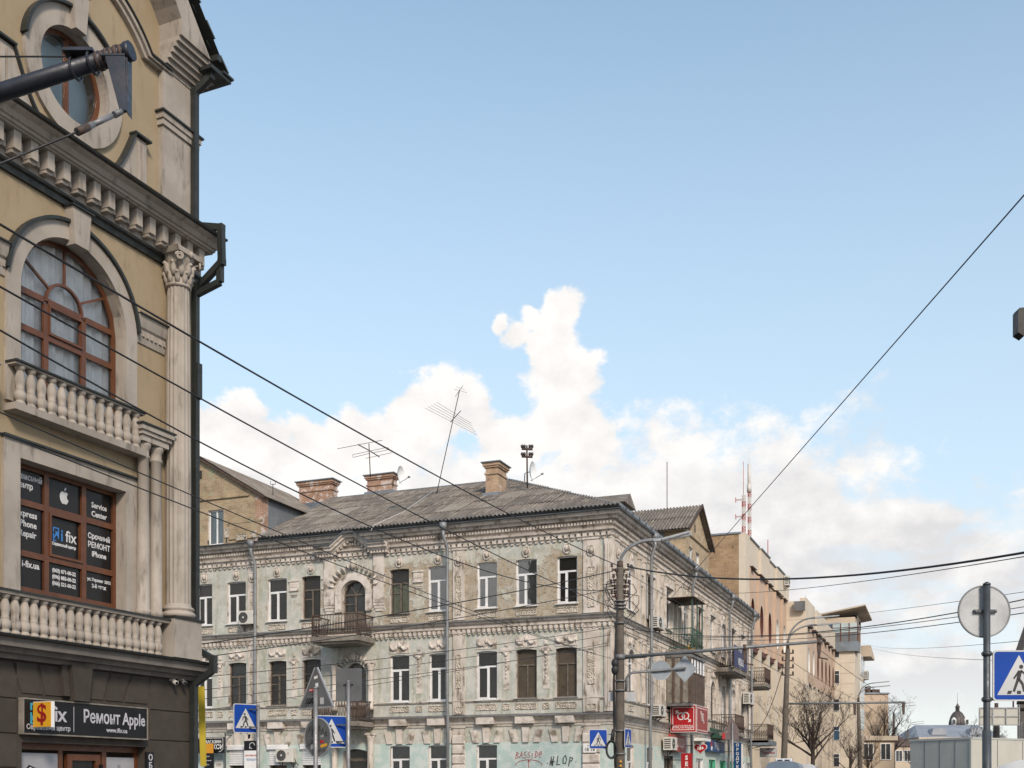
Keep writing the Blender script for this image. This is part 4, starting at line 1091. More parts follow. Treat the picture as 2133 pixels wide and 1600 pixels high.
# eaves: sheet-metal skirt, gutter upstand with straps
for fac, a0, a1, m0, m1 in ((FB, LB0, 0, 0, 1), (FA, 0, LA1, -1, 0)):
    mb = MB(); mb.extr([(.1, Z_EAVE + .05), (.62, Z_EAVE + .0), (.64, Z_EAVE + .035), (.1, Z_EAVE + .14)], a0, a1, m0, m1); mb.build('eaves_sheet', M['flashing'], T, rot=fac.rot)
    mb = MB(); mb.extr([(.44, Z_EAVE + .10), (.50, Z_EAVE + .09), (.52, Z_EAVE + .28), (.49, Z_EAVE + .28)], a0 if fac is FA else AB(552), a1, m0, m1); mb.build('gutter', M['flashing'], T, rot=fac.rot)
    a = a0 + .5
    sm_ = MB(); sm_.box(0, .035, -.545, -.48, Z_EAVE + .10, Z_EAVE + .30); sm_ = sm_.mesh('gutter_strap', M['dark_post'])
    while a < a1: link('gutter_strap', sm_, T, fac.w(a, 0, 0) - fac.o, fac.rot); a += 1.05
# downpipes
def downpipe(fac, px, z0, out=.16, mat='zinc'):
    a = fac.a(px); mb = MB(); zt = Z_EAVE - .05
    mb.lathe([(.09, zt - .22), (.17, zt - .06), (.17, zt + .12)], 10, (a - .1, -.60, 0))
    out = .40; mb.tube([(a - .1, -.60, zt - .2), (a - .1, -.60, zt - .42), (a, -out, Z_D2 + .0), (a, -out, Z2B), (a, -out, Z_L1 + .5), (a, -.34, Z_L1), (a, -.34, z0)], .075, 9)
    for z in (Z2B + .3, Z2T, Z1B + .2, Z1T, 2.2): mb.tube([(a, -out, z), (a, -out, z + .05)], .088, 9)
    mb.build('downpipe', M[mat], T, rot=fac.rot)
downpipe(FB, 541, .3); downpipe(FB, 939, .3)
for px in (1339, 1427, 1506, 1553): downpipe(FA, px, .3)

# ---- brick attic storey on the left
a_r, z_r = FB.a(545, -.25), ZB(1030, 545); a_c, z_c = FB.a(413, -.25), FB.z(413, 955, -.25)
hwid = a_r - a_c; a_l = a_c - hwid; zl = z_r
wins = [(FB.a(433, -.25), FB.a(465, -.25), FB.z(450, 1134, -.25), FB.z(450, 1062, -.25)), (FB.a(393, -.25), FB.a(412, -.25), FB.z(450, 1134, -.25), FB.z(450, 1062, -.25))]
mb = MB(); wall_mesh(mb, a_l, a_r, Z_EAVE - .1, z_r, wins, .25); mb.quad((a_l, .25, z_r), (a_r, .25, z_r), (a_c, .25, z_c)); ATT = mb.build('attic_storey', M['mossy_brick'], T); ATT['label'] = 'mossy brick attic storey with a gable'
for o in wins: window(FB, ATT, o, 'simple', 'sky_tone', y=.25, depth=.12, mull=.5)
mb = MB(); mb.box(a_r - .35, a_r + .02, .22, .75, Z_EAVE, z_r + .1); mb.build('corner_pier', M['red_brick'], ATT)
mb = MB(); mb.quad((a_r, .75, Z_EAVE), (a_r, 5.4, Z_EAVE), (a_r, 5.4, z_r + .1), (a_r, .75, z_r + .1)); mb.build('metal_cheek', M['zinc'], ATT)
mb = MB(); mb.quad((a_l, .25, Z_EAVE), (a_l, .25, z_r), (a_l, 8, z_r), (a_l, 8, Z_EAVE)); mb.build('rear_wall', M['mossy_brick'], ATT)
mb = MB(); mb.extr([(-.25, ZB(1035, 470)), (-.17, ZB(1035, 470)), (-.17, ZB(1032, 470)), (-.25, ZB(1032, 470))], a_l, a_r - .7); mb.build('brick_course', M['mossy_brick'], ATT)
mb = MB(); mb.box(a_r - 1.9, a_r + .06, .17, .25, FB.z(500, 1087, 0), FB.z(500, 1083, 0)); mb.box(a_r - 1.85, a_r - .05, .19, .25, FB.z(500, 1120, 0), FB.z(500, 1087, 0)); mb.build('brick_apron', M['mossy_brick'], ATT)
panel(FB, a_r - 1.1, FB.z(500, 1117), .62, .3, -.18); panel(FB, a_r - .42, FB.z(500, 1113), .3, .32, -.18); panel(FB, wins[0][1] + .22, FB.z(470, 1108), .26, .45, -.24)
mb = MB(); c_ = FB.a(417, -.25); mb.box(c_ - .09, c_ + .09, .2, .26, FB.z(417, 997, -.25), FB.z(417, 981, -.25)); mb.build('vent_opening', M['room_dark'], ATT)
sl = Vector((hwid, 0, z_r - z_c)); sll = sl.length * 1.07; un = sl.normalized()
for s in (1, -1):
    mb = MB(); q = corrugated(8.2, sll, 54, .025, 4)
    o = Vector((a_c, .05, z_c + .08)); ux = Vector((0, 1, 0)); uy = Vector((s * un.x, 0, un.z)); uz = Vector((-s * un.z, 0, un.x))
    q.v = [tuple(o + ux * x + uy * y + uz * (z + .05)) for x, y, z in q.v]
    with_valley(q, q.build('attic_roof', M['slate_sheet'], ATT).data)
    mb = MB(); mb.bar((a_c, .12, z_c + .03), (a_c + s * hwid * 1.06, .12, z_c + .03 + (z_r - z_c) * 1.06), .12, .10); mb.build('verge_board', M['rust_iron'], ATT)

# ---- brick attic with a gable towards the street
IN = .05
a_l, a_r = FA.a(1428, -IN), FA.a(1475, -IN); a_c = FA.a(1452, -IN); z_e = FA.z(1428, 1096, -IN); z_c = FA.z(1452, 1055, -IN); a_c = (a_l + a_r) / 2
ww = [(FA.a(p, -IN), FA.a(q, -IN), FA.z(1450, 1205, -IN), FA.z(1450, 1150, -IN)) for p, q in ((1435, 1443), (1449, 1456))]
mb = MB(); wall_mesh(mb, a_l, a_r, Z_EAVE - .1, z_e, ww, IN); mb.quad((a_l, IN, z_e), (a_r, IN, z_e), (a_c, IN, z_c)); AT2 = mb.build('attic_storey', M['yellow_brick'], T, rot=pi / 2); AT2['label'] = 'yellow brick attic with a steep gable facing the street'
for o in ww: window(None, AT2, o, 'simple', 'curtain_white', y=IN, depth=.1)
for pxc, zz in ((1447, 1110),):
    mb = MB(); c_ = FA.a(pxc, -IN); mb.box(c_ - .12, c_ + .12, IN - .01, IN + .05, FA.z(1450, 1110), FA.z(1450, 1094)); mb.build('vent_opening', M['room_dark'], AT2)
LEN = 8.5
for _b in ((a_l, a_l + .2, 1.15), (a_r - .2, a_r, LEN)): mb = MB(); mb.box(_b[0], _b[1], IN + .002, IN + _b[2], Z_EAVE, z_e); mb.build('side_wall', M['yellow_brick'], AT2)
mb = MB(); mb.box(a_l + .02, a_l + .2, IN + 1.15, IN + LEN, Z_EAVE, z_e - .02); mb.build('metal_cheek', M['zinc'], AT2)
mb = MB(); mb.extr([(-IN, z_e - .35), (-IN + .09, z_e - .33), (-IN + .1, z_e - .27), (-IN, z_e - .25)], a_l + .1, a_r - .1); mb.build('brick_course', M['yellow_brick'], AT2)
hw2 = a_c - a_l
slv = Vector((hw2, 0, z_c - z_e)); sl_len = slv.length * 1.16
for s, nm in ((-1, 'near'), (1, 'far')):
    uy = Vector((-s * hw2, 0, z_c - z_e)).normalized()        # up the slope
    o = Vector((a_c + s * hw2 * 1.16, 0, z_c - (z_c - z_e) * 1.16))
    org = (o.x, IN - .3, o.z) if s > 0 else (o.x, IN - .3 + LEN + .3, o.z)
    ux = (0, 1, 0) if s > 0 else (0, -1, 0)
    dk = MB(); dk.quad((o.x, IN - .25, o.z), (a_c, IN - .25, z_c + .02), (a_c, IN + LEN, z_c + .02), (o.x, IN + LEN, o.z)); rd = dk.build('attic_roof', M['slate_sheet'], AT2)
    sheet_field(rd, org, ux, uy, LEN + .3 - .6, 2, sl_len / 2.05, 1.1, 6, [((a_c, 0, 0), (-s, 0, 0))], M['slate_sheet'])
    mb = MB(); mb.bar((o.x, IN - .28, o.z), (a_c, IN - .28, z_c + .05), .06, .16); mb.build('verge_board', M['rust_iron'], AT2)
# small dormer in between
a_d = FA.a(1308, -.4); mb = MB(); mb.box(a_d - .7, a_d + .7, .5, 2.2, Z_EAVE, Z_EAVE + 1.25); dm = mb.build('roof_dormer', M['zinc'], T, rot=pi / 2)
mb = MB(); mb.prism([(a_d - .95, Z_EAVE + 1.2), (a_d + .95, Z_EAVE + 1.2), (a_d, Z_EAVE + 1.75)], .3, 2.8); mb.build('dormer_roof', M['slate_sheet'], dm)

# ---- chimneys
def chimney(px0, px1, ytop, ybot, depthy, mat, lab, wid_y=.9):
    f = Fac((CC.x, CC.y + depthy), 0.0); a0, a1 = f.a(px0), f.a(px1); zt = f.z((px0 + px1) / 2, ytop); zb = f.z((px0 + px1) / 2, ybot) - 1.6
    mb = MB(); k = (zt - zb); y0 = depthy; y1 = depthy + wid_y; b = .07
    mb.box(a0 + b * 2, a1 - b * 2, y0 + b * 2, y1 - b * 2, zb, zt - .55)
    mb.box(a0 + b * 1.3, a1 - b * 1.3, y0 + b * 1.3, y1 - b * 1.3, zt - .63, zt - .54)
    mb.box(a0 + b * 2, a1 - b * 2, y0 + b * 2, y1 - b * 2, zt - .54, zt - .30)
    mb.box(a0 + b, a1 - b, y0 + b, y1 - b, zt - .30, zt - .22); mb.box(a0 + .02, a1 - .02, y0 + .02, y1 - .02, zt - .22, zt - .08)
    c = mb.build('chimney', M[mat], T); c['label'] = lab
    q = MB(); q.box(a0 - .05, a1 + .05, y0 - .05, y1 + .05, zt - .078, zt - .03); q.build('chimney_cap', M['flashing'], c)
    q = MB(); q.box(a0 + .02, a1 - .02, y0 + .02, y1 - .02, zb + .6, zb + 1.75); q.build('flashing_collar', M['flashing'], c)
    return f, a0, a1, zt
CH1 = chimney(615, 692, 998, 1052, RT - .8, 'red_brick', 'broad whitewashed red brick chimney at the left end of the ridge')
CH2 = chimney(757, 819, 985, 1028, RT - .6, 'red_brick', 'whitewashed red brick chimney in the middle of the ridge', .8)
CH3 = chimney(1003, 1040, 959, 1032, RT * .48, 'chimney_brick', 'tall narrow brick chimney on the roof slope', 1.35)
mb = MB(); f4 = Fac((CC.x, CC.y + RT + 6), 0); a4 = f4.a(1150); z4 = f4.z(1160, 1026); mb.box(a4, a4 + .9, RT + 6, RT + 7, Z_EAVE, z4 - .1); c4 = mb.build('chimney', M['chimney_brick'], T); q = MB(); q.box(a4 - .08, a4 + .98, RT + 5.92, RT + 7.08, z4 - .098, z4); q.build('chimney_cap', M['flashing'], c4)

# ================================================================== the ornate ochre house on the near corner
LC = on_ground(408, 24.6)
FL = Fac((LC.x, LC.y), radians(87.55))
H = thing('ornate_house', 'ochre stucco corner house with cast-stone trim, arched window and balustrades', 'house', (LC.x, LC.y, 0), FL.rot)
AX = -3.47                                       # axis of the window bay
A_L = -9.2                                       # the front goes on to the left, out of the picture
Z_G, Z_C = 3.80, 12.50                           # top of the brown ground floor, underside of the main cornice
W2o = (-4.77, -2.16, 4.55, 7.35)
W3o = (AX - 1.30, AX + 1.30, 8.35, 11.70, 1.30)
OC, OR = 14.82, .84
shop = (-4.68, -1.53, .16, 2.32)
def wl(name, mat, mb, parent=None): return mb.build(name, M[mat], parent or H)
mb = MB(); wall_mesh(mb, A_L, -.0, .12, Z_G, [shop]); wl('ground_floor_wall', 'brown_stucco', mb)
mb = MB(); wall_mesh(mb, A_L, 0, Z_G, 17.6, [W2o, W3o, (AX - OR, AX + OR, OC - OR, OC + OR)])
for q in range(4):                               # corners round the bull's-eye
    t0 = q * pi / 2; c = (AX + OR * (1 if q in (0, 3) else -1), OC + OR * (1 if q < 2 else -1))
    mb.quad(*[(x, 0, z) for x, z in [c] + [(AX + OR * cos(t0 + pi / 2 * i / 8), OC + OR * sin(t0 + pi / 2 * i / 8)) for i in range(8, -1, -1)]])
gz_ = [(A_L, 17.6), (0, 17.6), (-.9, 17.75), (AX, 20.3), (A_L, 20.3)]
mb.quad((-.1, 0, 17.6), (AX, 0, 20.6), (A_L, 0, 20.6), (A_L, 0, 17.6))
wl('wall', 'ochre_stucco', mb)
mb = MB(); mb.quad((0, 0, .1), (0, 12, .1), (0, 12, 17.0), (0, 0, 17.0)); mb.quad((A_L, 12, .1), (A_L, 12, 17), (0, 12, 17), (0, 12, .1)); mb.quad((A_L, 0, .1), (A_L, 0, 20.6), (A_L, 12, 20.6), (A_L, 12, .1)); wl('rear_wall', 'ochre_stucco', mb)

# rusticated blocks of the ground floor
def block(poly, out=.022):
    n = len(poly); cx = sum(p[0] for p in poly) / n; cz = sum(p[1] for p in poly) / n
    mb = MB(); b = 0; g = .986
    inner = [(cx + (x - cx) * g, cz + (z - cz) * .975) for x, z in poly]
    for i in range(n):
        j = (i + 1) % n
        mb.quad((poly[i][0], 0, poly[i][1]), (poly[j][0], 0, poly[j][1]), (inner[j][0], -out, inner[j][1]), (inner[i][0], -out, inner[i][1]))
    mb.quad(*[(x, -out, z) for x, z in inner]); return wl('stone_block', 'brown_stucco', mb)
j_ = .012
rows = [(.2, .72), (.72, 1.28), (1.28, 1.86), (1.86, 2.46), (2.46, 3.08), (3.08, 3.74)]
for z0, z1 in rows:
    block([(-1.45 + j_, z0 + j_), (-.08, z0 + j_), (-.08, z1 - j_), (-1.45 + j_, z1 - j_)])
    block([(-6.1, z0 + j_), (-4.80, z0 + j_), (-4.80, z1 - j_), (-6.1, z1 - j_)])
    block([(A_L + .1, z0 + j_), (-6.14, z0 + j_), (-6.14, z1 - j_), (A_L + .1, z1 - j_)])
zt0, zt1 = 3.19, 3.74
for k, (x0, x1, lean0, lean1) in enumerate(((-4.72, -4.20, -.22, -.15), (-4.17, -3.70, -.15, -.06), (-3.18, -2.72, .06, .15), (-2.69, -2.20, .15, .22), (-2.17, -1.50, .22, .0))):
    block([(x0 + .02, zt0), (x1 - .02, zt0), (x1 - .02 + lean1, zt1), (x0 + .02 + lean0, zt1)])
mb = MB(); mb.prism([(-3.62, 3.12), (-3.26, 3.12), (-3.18, 3.78), (-3.70, 3.78)], -.20, 0); mb.prism([(-3.80, 3.20), (-3.66, 3.20), (-3.73, 3.78), (-3.86, 3.78)], -.12, 0); wl('keystone', 'brown_stucco', mb)

def course(name, prof, a0, a1, mat, m1=.12, parent=None):
    mb = MB(); mb.extr(prof, a0, a1, 0, m1); return wl(name, mat, mb, parent)
# first ledge
course('ledge_cornice', [(0, Z_G - .03), (.10, Z_G - .03), (.12, Z_G + .05), (.24, Z_G + .06), (.26, Z_G + .14), (.40, Z_G + .15), (.42, Z_G + .30), (0, Z_G + .30)], A_L, .02, 'stone_sill')
course('ledge_sheet', [(0, Z_G + .303), (.50, Z_G + .303), (.52, Z_G + .345), (.1, Z_G + .36), (0, Z_G + .36)], A_L, .04, 'dark_tin')
# balusters
def baluster(h, r):
    m = MB(); P_ = [(1.0, 0), (1.0, .07), (.78, .09), (.78, .12), (1.0, .15), (1.12, .22), (1.08, .30), (.75, .385), (.80, .40), (.80, .43), (.68, .45), (.86, .56), (.92, .64), (.80, .76), (.60, .86), (.58, .90), (.82, .915), (.82, .94), (.95, .96), (.95, 1.0)]
    m.lathe([(r * a, h * b) for a, b in P_], 14); return m
zb0, zb1 = Z_G + .36, 4.84
BAL2 = baluster(zb1 - zb0, .098).mesh('baluster', M['cast_stone'])
a_first, a_last = FL.a(10, .27), FL.a(327, .27); st = (a_last - a_first) / 18
for i in range(-4, 19):
    link('baluster', BAL2, H, (a_first + st * i + RND.uniform(-.006, .006), -.27, zb0), RND.random() * 6)
course('balustrade_rail', [(.16, zb1), (.38, zb1), (.40, zb1 + .05), (.14, zb1 + .05)], A_L + 2, -1.20, 'cast_stone', 0)
course('rail_sheet', [(.12, zb1 + .052), (.42, zb1 + .052), (.42, zb1 + .085), (.12, zb1 + .085)], A_L + 2, -1.17, 'dark_tin', 0)
# pedestal and giant column
pc = -.84; PO = .44
mb = MB(); mb.box(pc - .42, pc + .42, -PO - .06, 0, zb0, 4.96); wl('pedestal', 'cast_stone', mb)
mb = MB(); mb.box(pc - .45, pc + .47, -PO - .10, 0, 4.962, 5.0); wl('pedestal_cap', 'dark_tin', mb)
cy = -.235
mb = MB(); mb.lathe([(.30, 5.0), (.345, 5.03), (.355, 5.075), (.33, 5.115), (.295, 5.12), (.30, 5.15), (.325, 5.17), (.325, 5.20), (.30, 5.225), (.265, 5.235), (.262, 5.29)], 28, (pc, cy, 0)); wl('column_base', 'cast_stone', mb)
fl = []
for i in range(16): fl += [1.0, .985, .945, .935, .945, .985]
mb = MB(); mb.lathe([(.255, 5.28), (.258, 7.5), (.245, 10.0), (.225, 11.86)], 96, (pc, cy, 0), flute=fl); wl('column_shaft', 'cast_stone', mb)
# corinthian capital
zc = 11.86
mb = MB(); mb.lathe([(.235, zc - .03), (.265, zc - .01), (.265, zc + .03), (.235, zc + .04), (.235, zc + .3), (.27, zc + .5), (.33, zc + .6)], 24, (pc, cy, 0))
cap = wl('capital', 'cast_stone', mb)
mb = MB(); w_ = .36
mb.prism([(pc - w_, zc + .60), (pc + w_, zc + .60), (pc + w_ + .05, zc + .70), (pc - w_ - .05, zc + .70)], cy - w_ + .02, 0); wl('abacus', 'cast_stone', mb, cap)
lf = MB(); lf.tube([(0, 0, 0), (.015, 0, .10), (.035, 0, .18), (.085, 0, .215), (.11, 0, .19)], [.045, .06, .055, .035, .012], 7); lfm = lf.mesh('acanthus_leaf', M['cast_stone'])
for ring, (r_, z_, n_, off, sc_) in enumerate(((.225, zc + .03, 10, 0, 1.0), (.235, zc + .19, 10, .5, 1.15))):
    for k in range(n_):
        t = 2 * pi * (k + off) / n_
        o = link('acanthus_leaf', lfm, cap, (pc + r_ * cos(t), cy + r_ * sin(t), z_), t); o.scale = (sc_, sc_, sc_)
vl = MB(); sp = [(.085 * (1 - i / 26) * cos(i * .62), 0, .085 * (1 - i / 26) * sin(i * .62)) for i in range(22)]; vl.tube(sp, [.028 - .0008 * i for i in range(22)], 6); vlm = vl.mesh('volute', M['cast_stone'])
for sx in (-1, 1):
    for (dx, dy, rz) in ((.31, -.30, pi / 4),):
        o = link('volute', vlm, cap, (pc + sx * dx, cy + dy, zc + .50), rz if sx > 0 else -rz); o.scale = (sx, 1, 1)
mb = MB(); mb.blob((pc, cy - .34, zc + .63), (.06, .05, .07)); wl('fleuron', 'cast_stone', mb, cap)

# paired colonnettes with their entablature
for a in (-1.79, -1.43):
    mb = MB(); mb.lathe([(.15, 4.95), (.15, 5.05), (.128, 5.08), (.125, 6.5), (.110, 8.08), (.135, 8.10), (.135, 8.13), (.112, 8.15), (.115, 8.27), (.15, 8.33), (.15, 8.40)], 20, (a, -.16, 0)); wl('colonnette', 'cast_stone', mb)
for z0, z1, e in ((8.40, 8.52, .0), (8.522, 8.60, .04), (8.602, 8.70, .08)):
    mb = MB(); mb.box(-1.98 - e, -1.22 + e, -.32 - e, 0, z0, z1); wl('entablature', 'cast_stone', mb)
mb = MB(); mb.box(-2.09, -1.11, -.43, 0, 8.702, 8.735); wl('entablature_cap', 'dark_tin', mb)
mb = MB(); mb.box(-6.6, -5.50, -.40, 0, 8.40, 8.70); mb.box(-6.62, -5.48, -.43, 0, 8.702, 8.735); wl('entablature', 'cast_stone', mb)
mb = MB(); mb.lathe([(.13, 5.0), (.125, 6.5), (.11, 8.1), (.15, 8.4)], 16, (-5.75, -.16, 0)); wl('colonnette', 'cast_stone', mb)

# square window of the first floor with lettered film
sx0, sx1 = -5.12, -1.83
for x0, x1, z0, z1 in ((sx0, W2o[0], 4.2, 7.65), (W2o[1], sx1, 4.2, 7.65), (W2o[0], W2o[1], 7.35, 7.65)):
    mb = MB(); mb.box(x0, x1, -.07, 0, z0, z1); wl('window_surround', 'cast_stone', mb)
mb = MB(); mb.box(sx0 - .04, sx1 + .04, -.13, 0, 7.652, 7.69); wl('window_hood', 'dark_tin', mb)
reveal_mesh(W2o, .24).build('window_reveal', M['cast_stone'], H)
fy0, fy1 = .20, .27; t = .055
xs = [-4.77, -3.92, -3.00, -2.16]; zs = [5.08, 5.74, 6.66, 7.35]
f = MB()
for x in (xs[0] + t / 2, xs[1], xs[2], xs[3] - t / 2): f.box(x - t, x + t, fy0, fy1, 4.6, 7.35)
for k in range(3):
    xa, xb = xs[k] + t, xs[k + 1] - t
    if k == 0: xa = xs[0] + 1.5 * t
    if k == 2: xb = xs[3] - 1.5 * t
    for z in (zs[0], zs[1], zs[2], zs[3] - t / 2): f.box(xa, xb, fy0 + .004, fy1, z - t, z + t)
    if k == 1:
        f.box(xa, xa + .045, fy0 - .025, fy1, zs[1] + t, zs[2] - t); f.box(xb - .045, xb, fy0 - .025, fy1, zs[1] + t, zs[2] - t); f.box(xa + .045, xb - .045, fy0 - .025, fy1, zs[1] + t, zs[1] + t + .045); f.box(xa + .045, xb - .045, fy0 - .025, fy1, zs[2] - t - .045, zs[2] - t)
WF = f.build('window', M['brown_frame'], H); WF['label'] = 'nine-pane brown window covered with lettered black film'
py_ = .25
for k in range(3):
    for m_ in range(3):
        p = MB(); p.quad((xs[k], py_, zs[m_]), (xs[k + 1], py_, zs[m_]), (xs[k + 1], py_, zs[m_ + 1]), (xs[k], py_, zs[m_ + 1])); p.build('pane', M['window_film'], WF)
p = MB(); p.quad((xs[0], py_, 4.55), (xs[3], py_, 4.55), (xs[3], py_, zs[0]), (xs[0], py_, zs[0])); p.build('pane', M['window_film'], WF)
ly = py_ - .006
cxs = [(xs[0] + xs[1]) / 2, (xs[1] + xs[2]) / 2, (xs[2] + xs[3]) / 2 + .01]
def film(body, size, k, z, dx=0.0, **kw): letters(WF, body, size, M['film_text'], cxs[k] + dx, ly, z, width=.92, bold=.004, **kw)
film('Сервисный', .150, 0, 7.14, -.02); film('Центр', .150, 0, 6.98, -.06)
film('Express', .165, 0, 6.47, .0); film('iPhone', .165, 0, 6.29, .02); film('Repair', .165, 0, 6.11, .02)
film('i-fix.ua', .165, 0, 5.56, .09)
film('Service', .150, 2, 6.99); film('Center', .150, 2, 6.82)
film('Срочный', .145, 2, 6.38, .0); film('РЕМОНТ', .150, 2, 6.21, .0); film('iPhone', .150, 2, 6.04, .0)
film('(063) 071-00-22', .096, 1, 5.56); film('(096) 883-00-22', .096, 1, 5.44); film('(066) 521-00-22', .096, 1, 5.32)
film('ул. Хоревая  25/12', .078, 2, 5.54); film('2-й этаж', .10, 2, 5.42)
film('fix', .30, 1, 6.24, .17); film('Сервисный центр', .074, 1, 6.06, .0)
for _n, _z0, _z1 in (('letter_stem', 6.135, 6.285), ('letter_dot', 6.305, 6.345)): m = MB(); m.box(cxs[1] - .075, cxs[1] - .035, ly - .003, ly, _z0, _z1); m.build(_n, M['film_blue'], WF)
def phone_logo(parent, x, y, z, s, mat):
    m = MB()
    for x0, x1, z0, z1 in ((-.5, -.32, -.9, .1), (-.5, -.32, .28, .9), (.32, .5, -.55, .9), (-.32, .32, .74, .9), (-.32, .05, -.9, -.74)): m.box(x + x0 * s, x + x1 * s, y - .003, y, z + z0 * s, z + z1 * s)
    m.prism([(x - .42 * s, z - .45 * s), (x - .26 * s, z - .6 * s), (x + .25 * s, z + .22 * s), (x + .05 * s, z + .30 * s)], y - .003, y)
    m.prism([(x + .02 * s, z - .10 * s), (x + .34 * s, z - .30 * s), (x + .34 * s, z + .38 * s), (x - .14 * s, z + .38 * s)], y - .0035, y - .0005)
    return m.build('logo', mat, parent)
phone_logo(WF, cxs[1] - .20, ly, 6.24, .145, M['film_blue'])
# the fruit emblem in the top middle pane
ap = [(0, .34), (.12, .40), (.28, .38), (.40, .28), (.30, .16), (.27, .0), (.33, -.14), (.45, -.22), (.36, -.42), (.20, -.58), (.08, -.58), (0, -.54), (-.10, -.58), (-.22, -.57), (-.38, -.36), (-.46, -.06), (-.42, .20), (-.28, .37), (-.12, .40)]
m = MB(); s_ = .235; cx_, cz_ = cxs[1] + .0, 6.985
m.prism([(cx_ + x * s_, cz_ + z * s_) for x, z in reversed(ap)], ly - .003, ly)
m.prism([(cx_ + x * s_, cz_ + z * s_) for x, z in [(.02, .46), (.14, .52), (.22, .66), (.22, .80), (.10, .74), (.02, .62)]], ly - .003, ly); m.build('emblem', M['film_text'], WF)

# arched window of the second floor
mb = MB(); mb.arcband(AX, 10.40, 1.30, 1.60, 0, pi, -.08, 0, 28)
for s in (-1, 1): mb.box(AX + s * 1.30, AX + s * 1.60, -.08, 0, 8.3, 10.40)
wl('arch_surround', 'cast_stone', mb)
mb = MB(); mb.arcband(AX, 10.40, 1.602, 1.66, .12, pi - .12, -.15, 0, 28); wl('arch_hood', 'dark_tin', mb)
reveal_mesh(W3o, .24).build('window_reveal', M['cast_stone'], H)
mb = MB(); mb.prism([(AX - .17, 11.60), (AX + .17, 11.60), (AX + .23, 12.28), (AX - .23, 12.28)], -.22, 0); wl('keystone', 'cast_stone', mb)
mb = MB(); mb.box(AX - .27, AX + .27, -.27, 0, 12.282, 12.315); wl('keystone_cap', 'dark_tin', mb)
f = MB(); f.arcband(AX, 10.40, 1.21, 1.30, 0, pi, fy0, fy1, 28); f.arcband(AX, 10.50, .42, .465, 0, pi, fy0, fy1, 14)
for s in (-1, 1): f.box(AX + s * 1.21, AX + s * 1.30, fy0, fy1, 8.4, 10.40)
for ang in (35, 90, 145): f.bar((AX + .45 * cos(radians(ang)), fy0 + .03, 10.5 + .45 * sin(radians(ang))), (AX + 1.24 * cos(radians(ang)), fy0 + .03, 10.40 + 1.24 * sin(radians(ang))), .045)
for x in (AX - .46, AX + .46): f.box(x - t, x + t, fy0, fy1, 8.4, 10.44)
for z in (9.83, 10.50):
    for x0, x1 in ((AX - 1.21, AX - .46 - t), (AX - .46 + t, AX + .46 - t), (AX + .46 + t, AX + 1.21)): f.box(x0, x1, fy0 + .004, fy1, z - t, z + t)
f.box(AX - .46 + t, AX - .38, fy0 - .03, fy1, 9.885, 10.445); f.box(AX + .38, AX + .46 - t, fy0 - .03, fy1, 9.885, 10.445); f.box(AX - .38, AX + .38, fy0 - .03, fy1, 10.40, 10.445); f.box(AX - .38, AX + .38, fy0 - .03, fy1, 9.885, 9.93)
WA = f.build('window', M['brown_frame'], H); WA['label'] = 'arched brown window with a fanlight and sheer curtains'
for x0, x1 in ((AX - 1.22, AX - .46), (AX - .46, AX + .46), (AX + .46, AX + 1.22)):
    for z0, z1 in ((8.4, 9.83), (9.83, 10.5)):
        p = MB(); p.quad((x0, py_, z0), (x1, py_, z0), (x1, py_, z1), (x0, py_, z1)); p.build('pane', M['clear_glass'], WA)
p = MB(); p.quad(*[(AX + 1.22 * cos(pi * i / 24), py_, 10.5 + 1.14 * sin(pi * i / 24)) for i in range(25)]); p.build('pane', M['clear_glass'], WA)
cu = MB(); n = 60
for i in range(n):
    u, v = AX - 1.3 + 2.6 * i / n, AX - 1.3 + 2.6 * (i + 1) / n
    k0, k1 = .035 * sin(i * 1.15) + .02 * sin(i * .43), .035 * sin((i + 1) * 1.15) + .02 * sin((i + 1) * .43)
    cu.quad((u, .35 + k0, 8.35), (v, .35 + k1, 8.35), (v, .35 + k1, 11.8), (u, .35 + k0, 11.8), smooth=True)
cu.build('curtain', M['sheer'], WA)
# its balustrade
zs0, zs1 = 8.10, 8.22
course('balcony_slab', [(0, zs0), (.30, zs0), (.32, zs1), (0, zs1)], AX - 1.62, AX + 1.60, 'cast_stone', 0)
BAL3 = baluster(8.90 - zs1, .098).mesh('baluster', M['cast_stone'])
for i in range(13): link('baluster', BAL3, H, (AX - 1.42 + 2.84 * i / 12, -.19, zs1))
course('balustrade_rail', [(.09, 8.90), (.29, 8.90), (.29, 8.935), (.09, 8.935)], AX - 1.60, AX + 1.58, 'cast_stone', 0)
course('rail_sheet', [(.05, 8.937), (.33, 8.937), (.33, 8.97), (.05, 8.97)], AX - 1.62, AX + 1.60, 'dark_tin', 0)
mb = MB(); mb.box(AX + 1.46, AX + 1.60, -.09, 0, 8.5, 8.9); wl('rail_bracket', 'cast_stone', mb)
# impost cornices with small dentils
for x0, x1 in ((AX + 1.60, -1.02), (A_L + 2.2, AX - 1.60)):
    mb = MB(); mb.extr([(0, 10.45), (.03, 10.45), (.05, 10.55), (.05, 10.72), (.09, 10.76), (.12, 10.86), (.15, 10.98), (0, 10.98)], x0, x1); wl('impost_cornice', 'cast_stone', mb)
    mb = MB(); mb.box(x0, x1 + .02, -.19, 0, 10.982, 11.01); wl('impost_cap', 'dark_tin', mb)
    n = int((x1 - x0) / .115); 
    dn = MB(); dn.box(-.032, .032, -.085, -.048, 10.585, 10.70); dnm = dn.mesh('dentil', M['cast_stone'])
    for i in range(n): link('dentil', dnm, H, (x0 + (i + .5) * (x1 - x0) / n, 0, 0))
